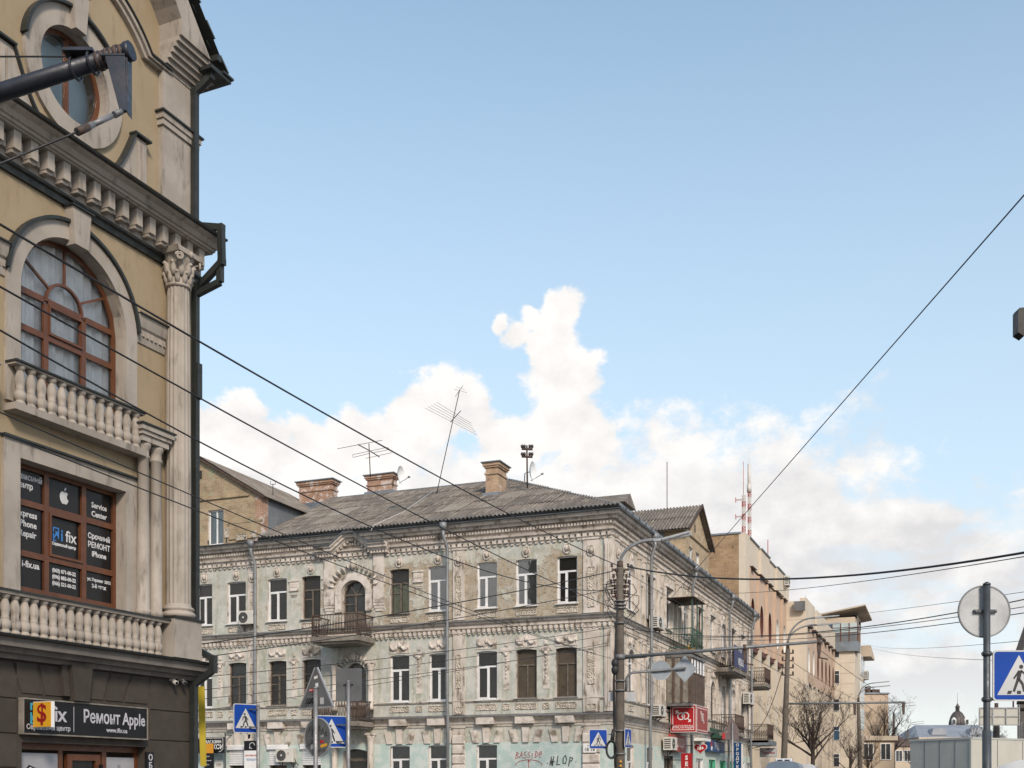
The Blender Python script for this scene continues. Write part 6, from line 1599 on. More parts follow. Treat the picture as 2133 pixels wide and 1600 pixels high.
# street face: stair glazing in strips
for (y0, y1) in ((1367, 1408), (1422, 1468), (1478, 1520)):
    za, zb = FA.z(1795, y1, 3.0), FA.z(1795, y0, 3.0); aa, ab = FA.a(1791, 3.0), FA.a(1799, 3.0)
    w = bx('stair_window', 'white_pvc', TW, aa, ab, o3 - .06, o3, za, zb)
    for i in range(3):
        for j in range(4): bx('pane', 'tower_glass', w, aa + .15 + i * (ab - aa) / 3, aa + (i + 1) * (ab - aa) / 3 - .1, o3 - .08, o3 - .061, za + .12 + j * (zb - za) / 4, za + (j + 1) * (zb - za) / 4 - .08)
# glazed lookout
bx('lookout_floor', 'flashing', TW, t0 - .35, t0 + 2.2, o3 - .35, 6, zg0 - 1.0, zg0)
for i in range(9):
    y = o3 - .3 + i * .85; bx('lookout_post', 'brown_frame', TW, t0 - .34, t0 - .26, y - .05, y + .05, zg0, zg1)
    if i < 8:
        bx('pane', 'tower_glass' if i in (0, 1, 2) else 'window_blue', TW, t0 - .31, t0 - .29, y + .05, y + .8, zg0 + .95, zg1); bx('lookout_panel', 'sign_back', TW, t0 - .31, t0 - .28, y + .05, y + .8, zg0, zg0 + .9); bx('lookout_rail', 'brown_frame', TW, t0 - .33, t0 - .27, y + .05, y + .8, zg0 + .9, zg0 + .95); bx('lookout_rail', 'brown_frame', TW, t0 - .33, t0 - .27, y + .05, y + .8, (zg0 + zg1) / 2 + .45, (zg0 + zg1) / 2 + .52)
for i in range(3): bx('lookout_post', 'brown_frame', TW, t0 - .3 + i * 1.2, t0 - .2 + i * 1.2, o3 - .34, o3 - .26, zg0, zg1); bx('pane', 'window_dark', TW, t0 - .2 + i * 1.2, t0 + .9 + i * 1.2, o3 - .31, o3 - .29, zg0 + .9, zg1) if i < 2 else None
zr = FA.z(1790, 1268, 3.0)
m = MB(); m.prism([(t0 - .3, zg1), (t1 - 4.5, zg1), (t1 - 4.5, zg1 + .9), (t0 - .3, zg1 + .6)], o3, 6); m.build('top_wall', M['far_cream'], TW)
m = MB(); y0, y1 = o3 - 1.1, 6.5
m.v += [(t0 - 1.0, y0, zg1 + 1.6), (t1 - 3.5, y0, zg1 + 1.2), (t1 - 3.5, y1, zg1 - .4), (t0 - 1.0, y1, zg1 - .1)]; b_ = 0
m.v += [(x, y, z + .14) for x, y, z in m.v[:4]]
for q in ((0, 1, 2, 3), (7, 6, 5, 4), (0, 4, 5, 1), (1, 5, 6, 2), (2, 6, 7, 3), (3, 7, 4, 0)): m.f.append(q[::-1]); m.sm.append(False)
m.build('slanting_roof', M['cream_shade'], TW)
m = MB(); a_, z_ = FA.a(1796, 3.0), FA.z(1796, 1345, 3.0); m.prism([(a_, z_ - 1.2), (a_ + 5, z_ - 1.2), (a_ + 5, z_ - .9), (a_, z_)], o3 - .9, o3 + .5); m.build('side_ledge', M['far_cream'], TW)
ac_unit('small air conditioner high on the tower wall', FA.w(t1 - .8, o3, FA.z(1800, 1416, 3.0)), pi / 2, 1.0, .9, .5)

# ================================================================== far end of the street
def house(name, label, px0, px1, D, ytop, deep, wall, roof=None, yroof=None, rows=0, cols=0, wmat='window_dark', px_side=None, side=0.0):
    """a far house standing square to the view line; width from the photograph, depth given"""
    p0, p1 = on_ground(px0, D), on_ground(px1, D); w = (p1 - p0).length; z = CAMZ + (HY - ytop) / FPX * D
    t = thing(name, label, 'building', (p0.x, p0.y, 0), TH)
    bx('wall', wall, t, 0, w, 0, deep, 0, z)
    if roof:
        zr_ = CAMZ + (HY - yroof) / FPX * D; m = MB(); e = .4
        v = [(-e, -e, z), (w + e, -e, z), (w + e, deep + e, z), (-e, deep + e, z), (w * .12, deep / 2, zr_), (w * .88, deep / 2, zr_)]
        for f in ((0, 1, 5, 4), (1, 2, 5), (2, 3, 4, 5), (3, 0, 4), (3, 2, 1, 0)): m.quad(*[v[i] for i in f])
        m.build('roof', M[roof], t)
    for r in range(rows):
        for c in range(cols):
            cx = w * (c + .5) / cols; zz = z - 2.6 - r * 3.4; wn_ = bx('window', 'white_pvc', t, cx - .6, cx + .6, -.08, .0, zz, zz + 1.9); bx('pane', wmat, wn_, cx - .5, cx - .04, -.1, -.082, zz + .1, zz + 1.8); bx('pane', wmat, wn_, cx + .04, cx + .5, -.1, -.082, zz + .1, zz + 1.8)
    return t, w, z
t, w, z = house('apartment_block', 'plain orange-rendered block rising behind the tower', 1790, 1850, 150, 1446, 12, 'orange_render')
bx('coping', 'flashing', t, -.15, w + .15, -.15, 12.1, z, z + .2)
for i, (x, ww, h_) in enumerate(((.6, .9, .7), (1.6, .5, 1.0), (2.3, 1.0, .6))): bx('roof_vent', 'rust_iron', t, x, x + ww, 2, 3, z + .2, z + .2 + h_)
t, w, z = house('row_house', 'low cream house with a moulded cornice below the orange block', 1790, 1862, 128, 1535, 9, 'far_cream', rows=1, cols=2)
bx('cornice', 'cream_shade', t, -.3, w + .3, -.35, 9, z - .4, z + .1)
house('row_house', 'small house with a reddish-brown roof at the end of the street', 1846, 1898, 190, 1554, 10, 'far_cream', 'brown_roof', 1530, 1, 3)
t, w, z = house('long_hall', 'long pale building with blue-grey metal roof and arched windows', 1915, 2090, 250, 1536, 18, 'far_cream', 'blue_roof', 1506, 0, 0)
for c in range(9):
    cx = w * (c + .7) / 9.4; m = MB(); m.prism([(cx - .8, z - 5), (cx + .8, z - 5), (cx + .8, z - 2.4)] + [(cx + .8 * cos(pi * i / 8), z - 2.4 + .8 * sin(pi * i / 8)) for i in range(1, 9)], -.1, 0); m.build('arched_window', M['window_dark'], t)
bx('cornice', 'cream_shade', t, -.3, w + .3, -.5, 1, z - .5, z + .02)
for xx in (3.0, w * .62): m = MB(); m.prism([(xx, z + .6), (xx + 3.4, z + .6), (xx + 3.0, z + 2.0), (xx + .4, z + 2.0)], 1.0, 4); m.build('roof_dormer', M['blue_roof'], t)
# dome behind
D_ = 275; p = on_ground(1994, D_); u = D_ / FPX
DM = thing('domed_church', 'dark ribbed dome with small arched dormers above the far roofs', 'church', (p.x, p.y, 0), TH)
zb_ = CAMZ + (HY - 1512) * u; R = 17.5 * u
m = MB(); m.lathe([(R * 1.06, 0), (R * 1.06, zb_)], 16); m.build('drum', M['far_cream'], DM)
m = MB(); m.lathe([(R * cos(k * pi / 2 / 8) + .02, zb_ + R * 1.75 * sin(k * pi / 2 / 8)) for k in range(9)], 16); m.build('dome', M['dome_copper'], DM)
for k in range(8):
    tt = 2 * pi * k / 8; m = MB(); m.tube([(R * 1.02 * cos(j * pi / 2 / 8) * cos(tt), R * 1.02 * cos(j * pi / 2 / 8) * sin(tt), zb_ + R * 1.77 * sin(j * pi / 2 / 8)) for j in range(9)], .09, 5); m.build('rib', M['dome_copper'], DM)
m = MB(); m.lathe([(.4, 0), (.5, .2), (.45, .9), (.62, 1.0), (.3, 1.5), (.05, 2.0), (.02, 4.6)], 10, (0, 0, zb_ + R * 1.72)); m.build('lantern', M['dome_copper'], DM)
for k in (-.55, .62, .0):
    if k == 0: continue
    m = MB(); tt = -pi / 2 + k * 1.5; cx, cy_ = R * .93 * cos(tt), R * .93 * sin(tt)
    m.lathe([(.62, 0), (.62, 1.3), (.3, 1.75), (.02, 1.9)], 10, (cx, cy_, zb_ + .1)); dq = m.build('dormer', M['white_panel'], DM); m = MB(); m.box(cx * 1.1 - .25, cx * 1.1 + .25, cy_ - .75, cy_ - .6, zb_ + .4, zb_ + 1.4); m.build('opening', M['window_dark'], dq)
# house on the right-hand side of the street, at the edge of the picture
RX = 5.4; RH = thing('brick_house', 'dark old house with a red-railed balcony at the right edge', 'house', (RX, 128, 0), -pi / 2)
bx('wall', 'chimney_brick', RH, -26, 26, 0, 12, 0, 13.8); bx('cornice', 'trim_plaster', RH, -26.3, 26.3, -.6, 12, 13.8, 14.6)
m = MB(); m.prism([(-26, 14.6), (26, 14.6), (24, 17.2), (-24, 17.2)], -.4, 12); m.build('roof', M['brown_roof'], RH)
for k in range(8):
    for r in range(3):
        a = -23 + k * 6.4; zz = 1.8 + r * 4.2; w = bx('window', 'white_pvc', RH, a - .7, a + .7, -.06, 0, zz, zz + 2.3); bx('pane', 'window_dark', w, a - .6, a + .6, -.08, -.061, zz + .1, zz + 2.2)
for a in (-20, -4, 8): 
    b = bx('balcony', 'concrete', RH, a - 1.6, a + 1.6, -1.2, 0, 9.2, 9.4); m = MB(); m.bar((a - 1.6, -1.15, 10.4), (a + 1.6, -1.15, 10.4), .08); [m.bar((a - 1.6 + .4 * k, -1.15, 9.4), (a - 1.6 + .4 * k, -1.15, 10.4), .06) for k in range(9)]; m.build('railing', M['mast_red'], b)
m = MB(); m.tube([(20, -.8, 14.2), (20, -.3, 12.6), (20, -.3, .3)], .12, 8); m.build('downpipe', M['zinc'], RH)

# ================================================================== signs
def man_poly():
    """the walking figure of a crossing sign, as a set of polygons in a unit square"""
    def limb(p, q, w0, w1):
        p = Vector((p[0], p[1], 0)); q = Vector((q[0], q[1], 0)); n = Vector((-(q - p).y, (q - p).x, 0)).normalized()
        a, b, c, d = p - n * w0, q - n * w1, q + n * w1, p + n * w0
        P_ = [(a.x, a.y), (b.x, b.y), (c.x, c.y), (d.x, d.y)]
        ar = sum(P_[i][0] * P_[(i + 1) % 4][1] - P_[(i + 1) % 4][0] * P_[i][1] for i in range(4))
        return P_ if ar > 0 else P_[::-1]
    L = [limb((.03, .16), (-.02, -.06), .052, .045), limb((-.02, -.04), (-.13, -.36), .036, .03), limb((-.01, -.04), (.09, -.17), .036, .033), limb((.085, -.15), (.13, -.36), .03, .028),
         limb((.04, .17), (.15, .08), .024, .022), limb((.145, .09), (.155, -.06), .022, .02), limb((.0, .15), (-.09, .02), .024, .022), limb((-.085, .03), (-.13, -.04), .022, .02)]
    L.append([(.055 + .052 * cos(2 * pi * i / 12), .26 + .052 * sin(2 * pi * i / 12)) for i in range(12)])
    for x in (-.25, 0, .25): L.append([(x - .05 - .04 * (x > 0) + .0, -.42), (x + .05 + .04 * (x < 0) * 0, -.42), (x + .05 - x * .12, -.34), (x - .05 - x * .12, -.34)])
    return L
def rounded(w, h, r, n=4):
    P_ = []
    for cx, cz, t0 in ((w - r, -h + r, -pi / 2), (w - r, h - r, 0), (-w + r, h - r, pi / 2), (-w + r, -h + r, pi)):
        P_ += [(cx + r * cos(t0 + pi / 2 * i / n), cz + r * sin(t0 + pi / 2 * i / n)) for i in range(n + 1)]
    return P_
def crossing_plate(parent, x, y, z, w, h, flip=1, rot=0.0):
    """blue pedestrian-crossing sign; its face looks towards local -y"""
    m = MB(); m.prism(rounded(w / 2, h / 2, .05), -.012, .012); pl = m.build('crossing_plate', M['sign_face'], parent, (x, y, z), rot)
    m = MB(); m.prism(rounded(w / 2 - .02, h / 2 - .02, .04), -.015, -.0125); m.build('blue_field', M['sign_blue'], pl)
    k = .84 * w; zz = -.04 * h; m = MB(); m.prism([(-k / 2, zz - k * .40), (k / 2, zz - k * .40), (0, zz + k * .52)], -.018, -.0155); m.build('white_triangle', M['sign_face'], pl)
    m = MB()
    for P_ in man_poly():
        Q = [(x_ * flip * k * .92, zz + z_ * k * .92 + .01 * k) for x_, z_ in P_]
        if flip < 0: Q = Q[::-1]
        m.prism(Q, -.021, -.0185)
    m.build('walking_figure', M['sign_pict'], pl)
    m = MB(); m.prism(rounded(w / 2 - .01, h / 2 - .01, .05), .0125, .016); m.build('plate_back', M['sign_back'], pl)
    return pl
def post_base(t, h, r, mat='steel_post', lean=0.0):
    m = MB(); m.tube([(0, 0, 0), (0, 0, h * .5), (lean, 0, h)], r, 12); m.build('post', M[mat], t)
    m = MB(); m.lathe([(r, h), (r * 1.12, h), (r * 1.12, h + .02), (r * .3, h + .045)], 12, (lean, 0, 0)); m.build('post_cap', M[mat], t)
def clamp(t, z, r, w=.30, mat='dark_post'):
    m = MB(); m.box(-w / 2, w / 2, -r - .022, -r - .006, z - .018, z + .018); m.tube([(0, 0, z - .018), (0, 0, z + .018)], r + .008, 12); m.build('clamp', M[mat], t)
def zpx(py, D): return CAMZ + (HY - py) / FPX * D
# each post stands so that local x is to the right of the picture
def post(label, px, D, ytop, r, mat='steel_post', yaw=0.0):
    t = thing('sign_post', label, 'sign post', on_ground(px, D, .12), TH + yaw); post_base(t, zpx(ytop, D) - .12, r, mat); return t
# S1
D = 27.5; u = D / FPX
t = post('grey post with a blue crossing sign in front of the shutters', 537, D, 1471, .042)
crossing_plate(t, -(537 - 512) * u - .0, -.07, zpx(1497, D) - .12, .62, .70, -1, radians(38)); 
for y in (1478, 1515): m = MB(); m.bar((0, -.05, zpx(y, D) - .12), (-.2, -.06, zpx(y, D) - .12), .03); m.build('clamp', M['dark_post'], t)
# S2: backs of a triangle and a disc covered with stickers
D = 21; u = D / FPX
t = post('grey post carrying a triangular sign and a round sign seen from behind', 657, D, 1435, .042)
t2 = 0
zt_, zb_ = zpx(1390, D) - .12, zpx(1474, D) - .12
m = MB(); w_ = .49; m.prism([(-w_, zb_), (w_, zb_), (.045, zt_), (-.045, zt_)], -.012, .012); tri = m.build('triangle_plate', M['sign_back'], t, (0, .075, 0), radians(-42))
m = MB(); [m.bar(p, q, .03) for p, q in (((-w_, 0, zb_), (w_, 0, zb_)), ((w_, 0, zb_), (.03, 0, zt_)), ((-w_, 0, zb_), (-.03, 0, zt_)))]; m.build('rim', M['sign_back_light'], tri)
zc_ = zpx(1536, D) - .12
m = MB(); m.prism([(.36 * cos(2 * pi * i / 36), zc_ + .36 * sin(2 * pi * i / 36)) for i in range(36)], -.012, .012); dsc = m.build('disc_plate', M['sign_back'], t, (.03, .075, 0), radians(-38))
m = MB(); m.arcband(0, zc_, .345, .365, 0, 2 * pi, -.02, .014, 36); m.build('rim', M['sign_back_light'], dsc)
def sticker(par, x, z, w, h, mat, rot=0.0): c, s = cos(rot), sin(rot); m = MB(); m.prism([(x + (a * w * c - b * h * s) / 2, z + (a * w * s + b * h * c) / 2) for a, b in ((-1, -1), (1, -1), (1, 1), (-1, 1))], -.0155, -.0125); return m.build('sticker', M[mat], par)
sticker(tri, -.0, zb_ + .56, .10, .05, 'sign_white', .2); sticker(tri, .03, zb_ + .42, .08, .07, 'sign_white', .05); sticker(tri, -.13, zb_ + .33, .12, .06, 'sign_red'); sticker(tri, .18, zb_ + .12, .10, .12, 'sign_face'); letters(tri, 'BUTT', .04, M['sign_white'], -.13, -.017, zb_ + .33)
sticker(dsc, .12, zc_ - .08, .10, .05, 'sign_red', .05); sticker(dsc, .17, zc_ - .15, .17, .05, 'dollar_yellow', .2); sticker(dsc, -.04, zc_ + .05, .06, .07, 'sign_white', .7); sticker(dsc, -.14, zc_ - .17, .07, .09, 'sign_face', .1); sticker(dsc, -.04, zc_ - .30, .10, .06, 'sign_white', .3); sticker(dsc, .12, zc_ + .02, .10, .04, 'sign_back_light', .1)
def scrawl(par, pts, r, mat, y=-.015, name='scrawl'):
    m = MB(); m.tube([(x, y, z) for x, z in pts], r, 4); return m.build(name, M[mat], par)
rr = random.Random(5)
for k in range(4):
    x = -.30 + k * .075; z0 = zb_ + .06; scrawl(tri, [(x, z0 + .03), (x + .05, z0 + .13), (x + .08, z0 + .05), (x + .03, z0 + .02), (x + .10, z0 + .14 - .02 * k)], .007, 'graffiti_black')
for k in range(6):
    x = -.24 + k * .085; z0 = zc_ + .10 - .05 * (k % 3); scrawl(dsc, [(x, z0), (x + .04, z0 + .12), (x + .07, z0 + .02), (x + .01, z0 + .05), (x + .08, z0 + .10)], .0045, 'graffiti_black')
for k in range(3): x = -.02 + k * .08; scrawl(dsc, [(x, zc_ - .26), (x + .03, zc_ - .2), (x + .05, zc_ - .27), (x + .08, zc_ - .21)], .005, 'graffiti_black')
for z in (zb_ + .2, zc_ - .02): m = MB(); m.bar((-.18, .045, z), (.18, .045, z), .03); m.build('clamp', M['dark_post'], t)
# S3
D = 25; u = D / FPX
t = post('pale post with a square sign back above a blue crossing sign', 725, D, 1421, .042)
zc_ = zpx(1426, D) - .12; m = MB(); m.prism([(x, z + zc_) for x, z in rounded(.31, .36, .04)], -.01, .01); q = m.build('square_plate', M['sign_back'], t, (.0, .07, 0), radians(-18)); m = MB(); m.box(-.12, .12, -.03, -.012, zc_ - .02, zc_ + .02); m.build('clamp', M['dark_post'], q)
crossing_plate(t, -(725 - 690) * u, -.02, zpx(1524, D) - .12, .70, .70, -1, radians(28)); m = MB(); m.bar((0, 0, zpx(1510, D) - .12), (-.25, 0, zpx(1510, D) - .12), .03); m.bar((0, 0, zpx(1545, D) - .12), (-.25, 0, zpx(1545, D) - .12), .03); m.build('clamp', M['dark_post'], t)
# S4, the nearest, on the right
D = 15.5; u = D / FPX
t = post('dark post with a large round sign back and a blue crossing sign at right', 2055, D, 1219, .046, 'dark_post')
zc_ = zpx(1272, D) - .12; R_ = 54 * u
m = MB(); m.prism([(R_ * cos(2 * pi * i / 48), zc_ + R_ * sin(2 * pi * i / 48)) for i in range(48)], -.01, .012); q = m.build('disc_plate', M['sign_back_light'], t, (0, .09, 0)); m = MB(); m.arcband(0, zc_, R_ - .012, R_ + .006, 0, 2 * pi, -.016, .014, 48); m.build('rim', M['sign_back'], q)
m = MB(); m.box(-.155, .155, .035, .075, zc_ - .02, zc_ + .02); cl_ = m.build('clamp_bar', M['dark_post'], t); 
for s in (-1, 1): m = MB(); m.lathe([(.001, 0), (.014, 0), (.014, .012), (.001, .012)], 6); link('bolt', m.mesh('bolt', M['steel_post']), cl_, (s * .135, .034, zc_), (pi / 2, 0, 0))
crossing_plate(t, .06 + .355, -.03, zpx(1408, D) - .12, .70, .685, 1)
for y in (1362, 1457): m = MB(); zz = zpx(y, D) - .12; m.bar((-.07, 0, zz), (.12, -.0, zz), .03); m.tube([(0, 0, zz - .03), (0, 0, zz + .03)], .062, 12); m.build('clamp', M['dark_post'], t)
m = MB(); m.tube([(0, 0, 0), (0, 0, zpx(1540, D))], .060, 12); m.build('post_sleeve', M['dark_post'], t)
# small sign post before the green shop: triangle and plate seen from behind
D = 52; u = D / FPX
t = post('thin post with a brownish triangle sign back in front of the shops', 1525, D, 1508, .04)
zt_, zb_ = zpx(1495, D) - .12, zpx(1524, D) - .12
m = MB(); m.prism([(-.36, zb_), (.36, zb_), (0, zt_)], -.01, .01); m.build('triangle_plate', M['plate_brown'], t, (0, .06, 0)); m = MB(); m.box(-.32, .30, .05, .07, zb_ - .36, zb_ - .02); m.build('lower_plate', M['plate_brown'], t)
m = MB(); m.box(-.45, -.32, .05, .07, zb_ - .34, zb_ - .05); m.build('red_edge', M['sign_red'], t)

# ================================================================== poles
def lamp_arm(t, z, ends, r=.05, split=.0):
    """curved lamp brackets; ends are local (x, y, z) tips"""
    for e in ends:
        e = Vector(e); pts = []
        for i in range(13):
            k = i / 12; pts.append((e.x * (1 - cos(k * pi / 2)) if k < 1 else e.x, e.y * (1 - cos(k * pi / 2)), z + (e.z - z) * sin(k * pi / 2)))
        m = MB(); m.tube(pts, r, 8); m.build('lamp_bracket', M['pipe_grey'], t)
        d = Vector((e.x, e.y, 0)).normalized(); q = e + d * .3 + Vector((0, 0, .02)); tip = e + d * 1.25 + Vector((0, 0, .26))
        m = MB(); m.bar(e, q, .12, .08); m.bar(q, tip, .26, .07); lh = m.build('lamp_head', M['lamp_head'], t)
        m = MB(); m.bar(q + Vector((0, 0, -.045)), tip + Vector((0, 0, -.045)), .18, .02); m.build('lamp_lens', M['sign_white'], lh)
def crossarm(t, z, w, r, yaw=0.0, n=2):
    c, s = cos(yaw), sin(yaw); m = MB(); m.bar((-w * c, -w * s - .02, z), (w * c, w * s - .02, z), .07, .07); ca = m.build('crossarm', M['rust_iron'], t)
    for k in range(n):
        for sg in (-1, 1):
            f_ = sg * (1 - k * .36); m = MB(); m.lathe([(.012, 0), (.012, .06), (.05, .07), (.055, .11), (.03, .12), (.045, .14), (.05, .18), (.02, .2)], 8, (w * c * f_ * .95, w * s * f_ * .95, z + .03)); m.build('insulator', M['insulator'], ca)
def concrete_pole(name, label, px, D, ytop, r0, r1, lean=0.0):
    g = on_ground(px, D, .12); h = zpx(ytop, D) - .12; t = thing(name, label, 'pole', g, TH)
    m = MB(); m.tube([(lean * h * k, 0, h * k) for k in (0, .33, .66, 1)], [r0 + (r1 - r0) * k for k in (0, .33, .66, 1)], 14); m.build('shaft', M['pole_concrete'], t); return t, h
D = 40.0; u = D / FPX
P1, H1 = concrete_pole('utility_pole', 'thick concrete pole with stacked crossarms and twin lamp brackets at the corner', 1291, D, 1182, .185, .125, .0)
dz = lambda py: zpx(py, D) - .12
m = MB(); m.tube([(0, 0, H1 - .05), (0, 0, H1 + .22)], [.12, .10], 10); m.build('top_collar', M['rust_iron'], P1)
lamp_arm(P1, H1 + .1, [(1.15, -.1, dz(1127)), (1.40, .45, dz(1118))], .045)
for i, y in enumerate((1187, 1198, 1209, 1221, 1232, 1243, 1252)): crossarm(P1, dz(y), [.30, .16, .24, .34, .20, .30, .18][i], 0, [0, .5, 0, .2, -.4, 0, .6][i], 1 + i % 2)
for y in (1254, 1262, 1269): m = MB(); m.tube([(0, 0, dz(y)), (0, 0, dz(y) + .05)], .20, 14); m.build('steel_band', M['pipe_grey'], P1)
for y in (1300, 1420, 1440, 1524, 1572): m = MB(); m.tube([(0, 0, dz(y)), (0, 0, dz(y) + .05)], .20 + (y - 1250) / 350 * .022, 14); m.build('steel_band', M['pipe_grey'], P1)
# stray wires looped about the top
for k in range(9):
    r_ = random.Random(k); y0 = 1200 + r_.random() * 60; s = r_.choice((-1, 1))
    pts = [(s * .14, -.1, dz(y0)), (s * (.4 + .3 * r_.random()), -.2, dz(y0 + 6)), (s * (.35 + .3 * r_.random()), -.25, dz(y0 + 22)), (s * (.2 + .3 * r_.random()), -.22, dz(y0 + 40)), (s * .16, -.2, dz(y0 + 55))]
    P_ = []
    for i in range(17):
        q = i / 16 * 4; j = min(3, int(q)); f_ = q - j; P_.append(tuple(pts[j][c] + (pts[j + 1][c] - pts[j][c]) * (f_ * f_ * (3 - 2 * f_)) for c in range(3)))
    m = MB(); m.tube(P_, .012, 5); m.build('stray_wire', M['cable'], P1)
m = MB(); m.tube([(-.16, -.16, dz(1300)), (-.19, -.2, dz(1360)), (-.22, -.24, dz(1420)), (-.20, -.24, dz(1500)), (-.24, -.26, dz(1540)), (-.2, -.24, dz(1600))], .028, 7); m.tube([(-.10, -.2, dz(1260)), (-.15, -.22, dz(1340)), (-.26, -.24, dz(1420)), (-.24, -.26, dz(1520))], .022, 7); m.build('riser_cable', M['cable'], P1)
for y, hh in ((1383, .28), (1397, .3)): m = MB(); m.blob((-.2, -.26, dz(y)), (.13, .12, hh * .6), 10, 8); m.build('splice_box', M['cable'], P1)
m = MB()
for k in range(5): m.tube([(-.33 + (.20 + .012 * k) * cos(2 * pi * i / 20) * .75, -.27 - .015 * k, dz(1562) + (.27 + .012 * k) * sin(2 * pi * i / 20)) for i in range(21)], .022, 6, cap=False)
m.tube([(-.33, -.28, dz(1546)), (-.26, -.26, dz(1520))], .05, 6); m.build('cable_coil', M['cable'], P1)
for y, s in ((1588, .05), (1597, .05)): m = MB(); m.prism([(-.05, dz(y)), (.05, dz(y)), (0, dz(y) + .09)], -.235, -.222); m.build('hazard_sticker', M['dollar_yellow'], P1)
# mast arm over the carriageway
e = at_depth(1712, 1336, 38.6); L = (Matrix.Rotation(-TH, 3, 'Z') @ (e - P1.location)); m = MB(); m.tube([(.1, 0, dz(1369)), tuple(L)], [.062, .052], 10); arm = m.build('mast_arm', M['pipe_grey'], P1)
m = MB(); m.tube([(.1, 0, dz(1369)), (.9, 0, dz(1366))], .075, 10); m.tube([(0, 0, dz(1374)), (0, 0, dz(1364))], .19, 14); m.build('arm_clamp', M['pipe_grey'], P1)
for f_ in (.62, .985):
    p_ = Vector((.1, 0, dz(1369))).lerp(L, f_); m = MB(); m.tube([tuple(p_ + Vector((0, 0, .1))), tuple(p_ - Vector((0, 0, .1)))], .07, 8); m.prism([(p_.x - .07, p_.z - .1), (p_.x - .03, p_.z - .55), (p_.x + .03, p_.z - .55), (p_.x + .07, p_.z - .1)], p_.y - .04, p_.y + .04); m.bar(p_ + Vector((-.02, 0, -.54)), p_ + Vector((.3, 0, -.60)), .045); m.build('wire_hanger', M['rust_iron'], arm)
# bent sign bracket with two sign backs
m = MB(); m.tube([(.2, -.1, dz(1440)), (.21, -.12, dz(1414)), (.30, -.14, dz(1406)), (.42, -.15, dz(1402)), (2.28, -.18, dz(1393))], .045, 8); sb_ = m.build('sign_bracket', M['pipe_grey'], P1)
cx_, cz_ = (1375 - 1291) * u, dz(1397); m = MB(); m.prism([(cx_ + .345 * cos(2 * pi * i / 36), cz_ + .345 * sin(2 * pi * i / 36)) for i in range(36)], .0, .02); m.build('disc_plate', M['sign_back_blue'], P1, (0, -.1, 0)); m = MB(); m.arcband(cx_, cz_, .335, .35, 0, 2 * pi, -.006, .02, 36); m.build('rim', M['sign_back_light'], P1, (0, -.1, 0))
cx_, cz_ = (1425 - 1291) * u, dz(1394); r_ = .47; m = MB(); m.prism([(cx_, cz_ - r_), (cx_ + r_ * .92, cz_), (cx_, cz_ + r_), (cx_ - r_ * .92, cz_)], 0, .02); m.build('diamond_plate', M['sign_back_blue'], P1, (0, -.1, 0))
for x0, x1 in ((-.44, -.20), (.22, .52)): m = MB(); m.box(x0, x1, -.06, -.04, dz(1461), dz(1442)); m.build('blank_plate', M['sign_back_light'], P1)
m = MB(); m.box(-.4, .5, -.03, 0, dz(1441), dz(1439)); m.build('plate_bar', M['rust_iron'], P1)
crossing_plate(P1, -(1291 - 1245) * u, -.12, dz(1540), .64, .68, 1, radians(6)); m = MB(); m.bar((-.55, -.05, dz(1530)), (0, -.05, dz(1530)), .04); m.build('plate_bar', M['steel_post'], P1)
crossing_plate(P1, .27, -.02, dz(1538), .64, .66, 1, radians(64))
# the next poles down the street
def street_pole(label, px, D, ytop, r0, arm_y=None, arm_px=None, lamp=True, lean=0.0, ins=True):
    t, h = concrete_pole('utility_pole', label, px, D, ytop, r0, r0 * .62, lean); d_ = lambda py: zpx(py, D) - .12; x_ = lean * h
    m = MB(); m.tube([(x_, 0, h), (x_, 0, h + .4)], r0 * .45, 8); m.build('top_collar', M['rust_iron'], t)
    if lamp:
        tt = MB()
        for (ex, ey, ez) in ((1.5, .0, 1.5), (1.75, .5, 1.15)):
            pts = [(x_ + ex * (1 - cos(k * pi / 16)), ey * (1 - cos(k * pi / 16)), h + .3 + ez * sin(k * pi / 16)) for k in range(9)]
            m = MB(); m.tube(pts, .05, 7); m.build('lamp_bracket', M['pipe_grey'], t); q = Vector(pts[-1]); m = MB(); m.bar(q, q + Vector((1.5, .3, .16)), .24, .08); m.build('lamp_head', M['lamp_head'], t)
    if ins:
        for k in range(4): 
            m = MB(); m.bar((x_ * .95 - .35, -.05, h - .25 - .42 * k), (x_ * .95 + .35, -.05, h - .25 - .42 * k), .07); ca = m.build('crossarm', M['rust_iron'], t)
            for s in (-1, 1): m = MB(); m.lathe([(.03, 0), (.06, .06), (.05, .16), (.02, .2)], 7, (x_ * .95 + s * .3, -.05, h - .22 - .42 * k)); m.build('insulator', M['insulator'], ca)
    if arm_y:
        e = at_depth(arm_px, arm_y - 3, D - 1.0); L = Matrix.Rotation(-TH, 3, 'Z') @ (e - t.location); m = MB(); m.tube([(x_ * .8, 0, d_(arm_y)), tuple(L)], .06, 8); a_ = m.build('mast_arm', M['pipe_grey'], t)
        for f_ in (.58, .99): p_ = Vector((x_ * .8, 0, d_(arm_y))).lerp(L, f_); m = MB(); m.prism([(p_.x - .08, p_.z), (p_.x - .05, p_.z - .7), (p_.x + .05, p_.z - .7), (p_.x + .08, p_.z)], p_.y - .05, p_.y + .05); m.build('wire_hanger', M['rust_iron'], a_)
    return t
street_pole('leaning concrete pole with insulators and lamp brackets before the office block', 1629, 66, 1352, .21, 1466, 1884, lean=.035)
street_pole('slim concrete lamp pole in front of the stair tower', 1793, 109, 1462, .24, None, None, True, -.028, False)
street_pole('concrete lamp pole behind the bare tree, fourth down the street', 1861, 162, 1492, .26, None, None, True, 0, False)
street_pole('farthest lamp pole near the blue-roofed hall', 1890, 205, 1525, .26, None, None, True, 0, False)
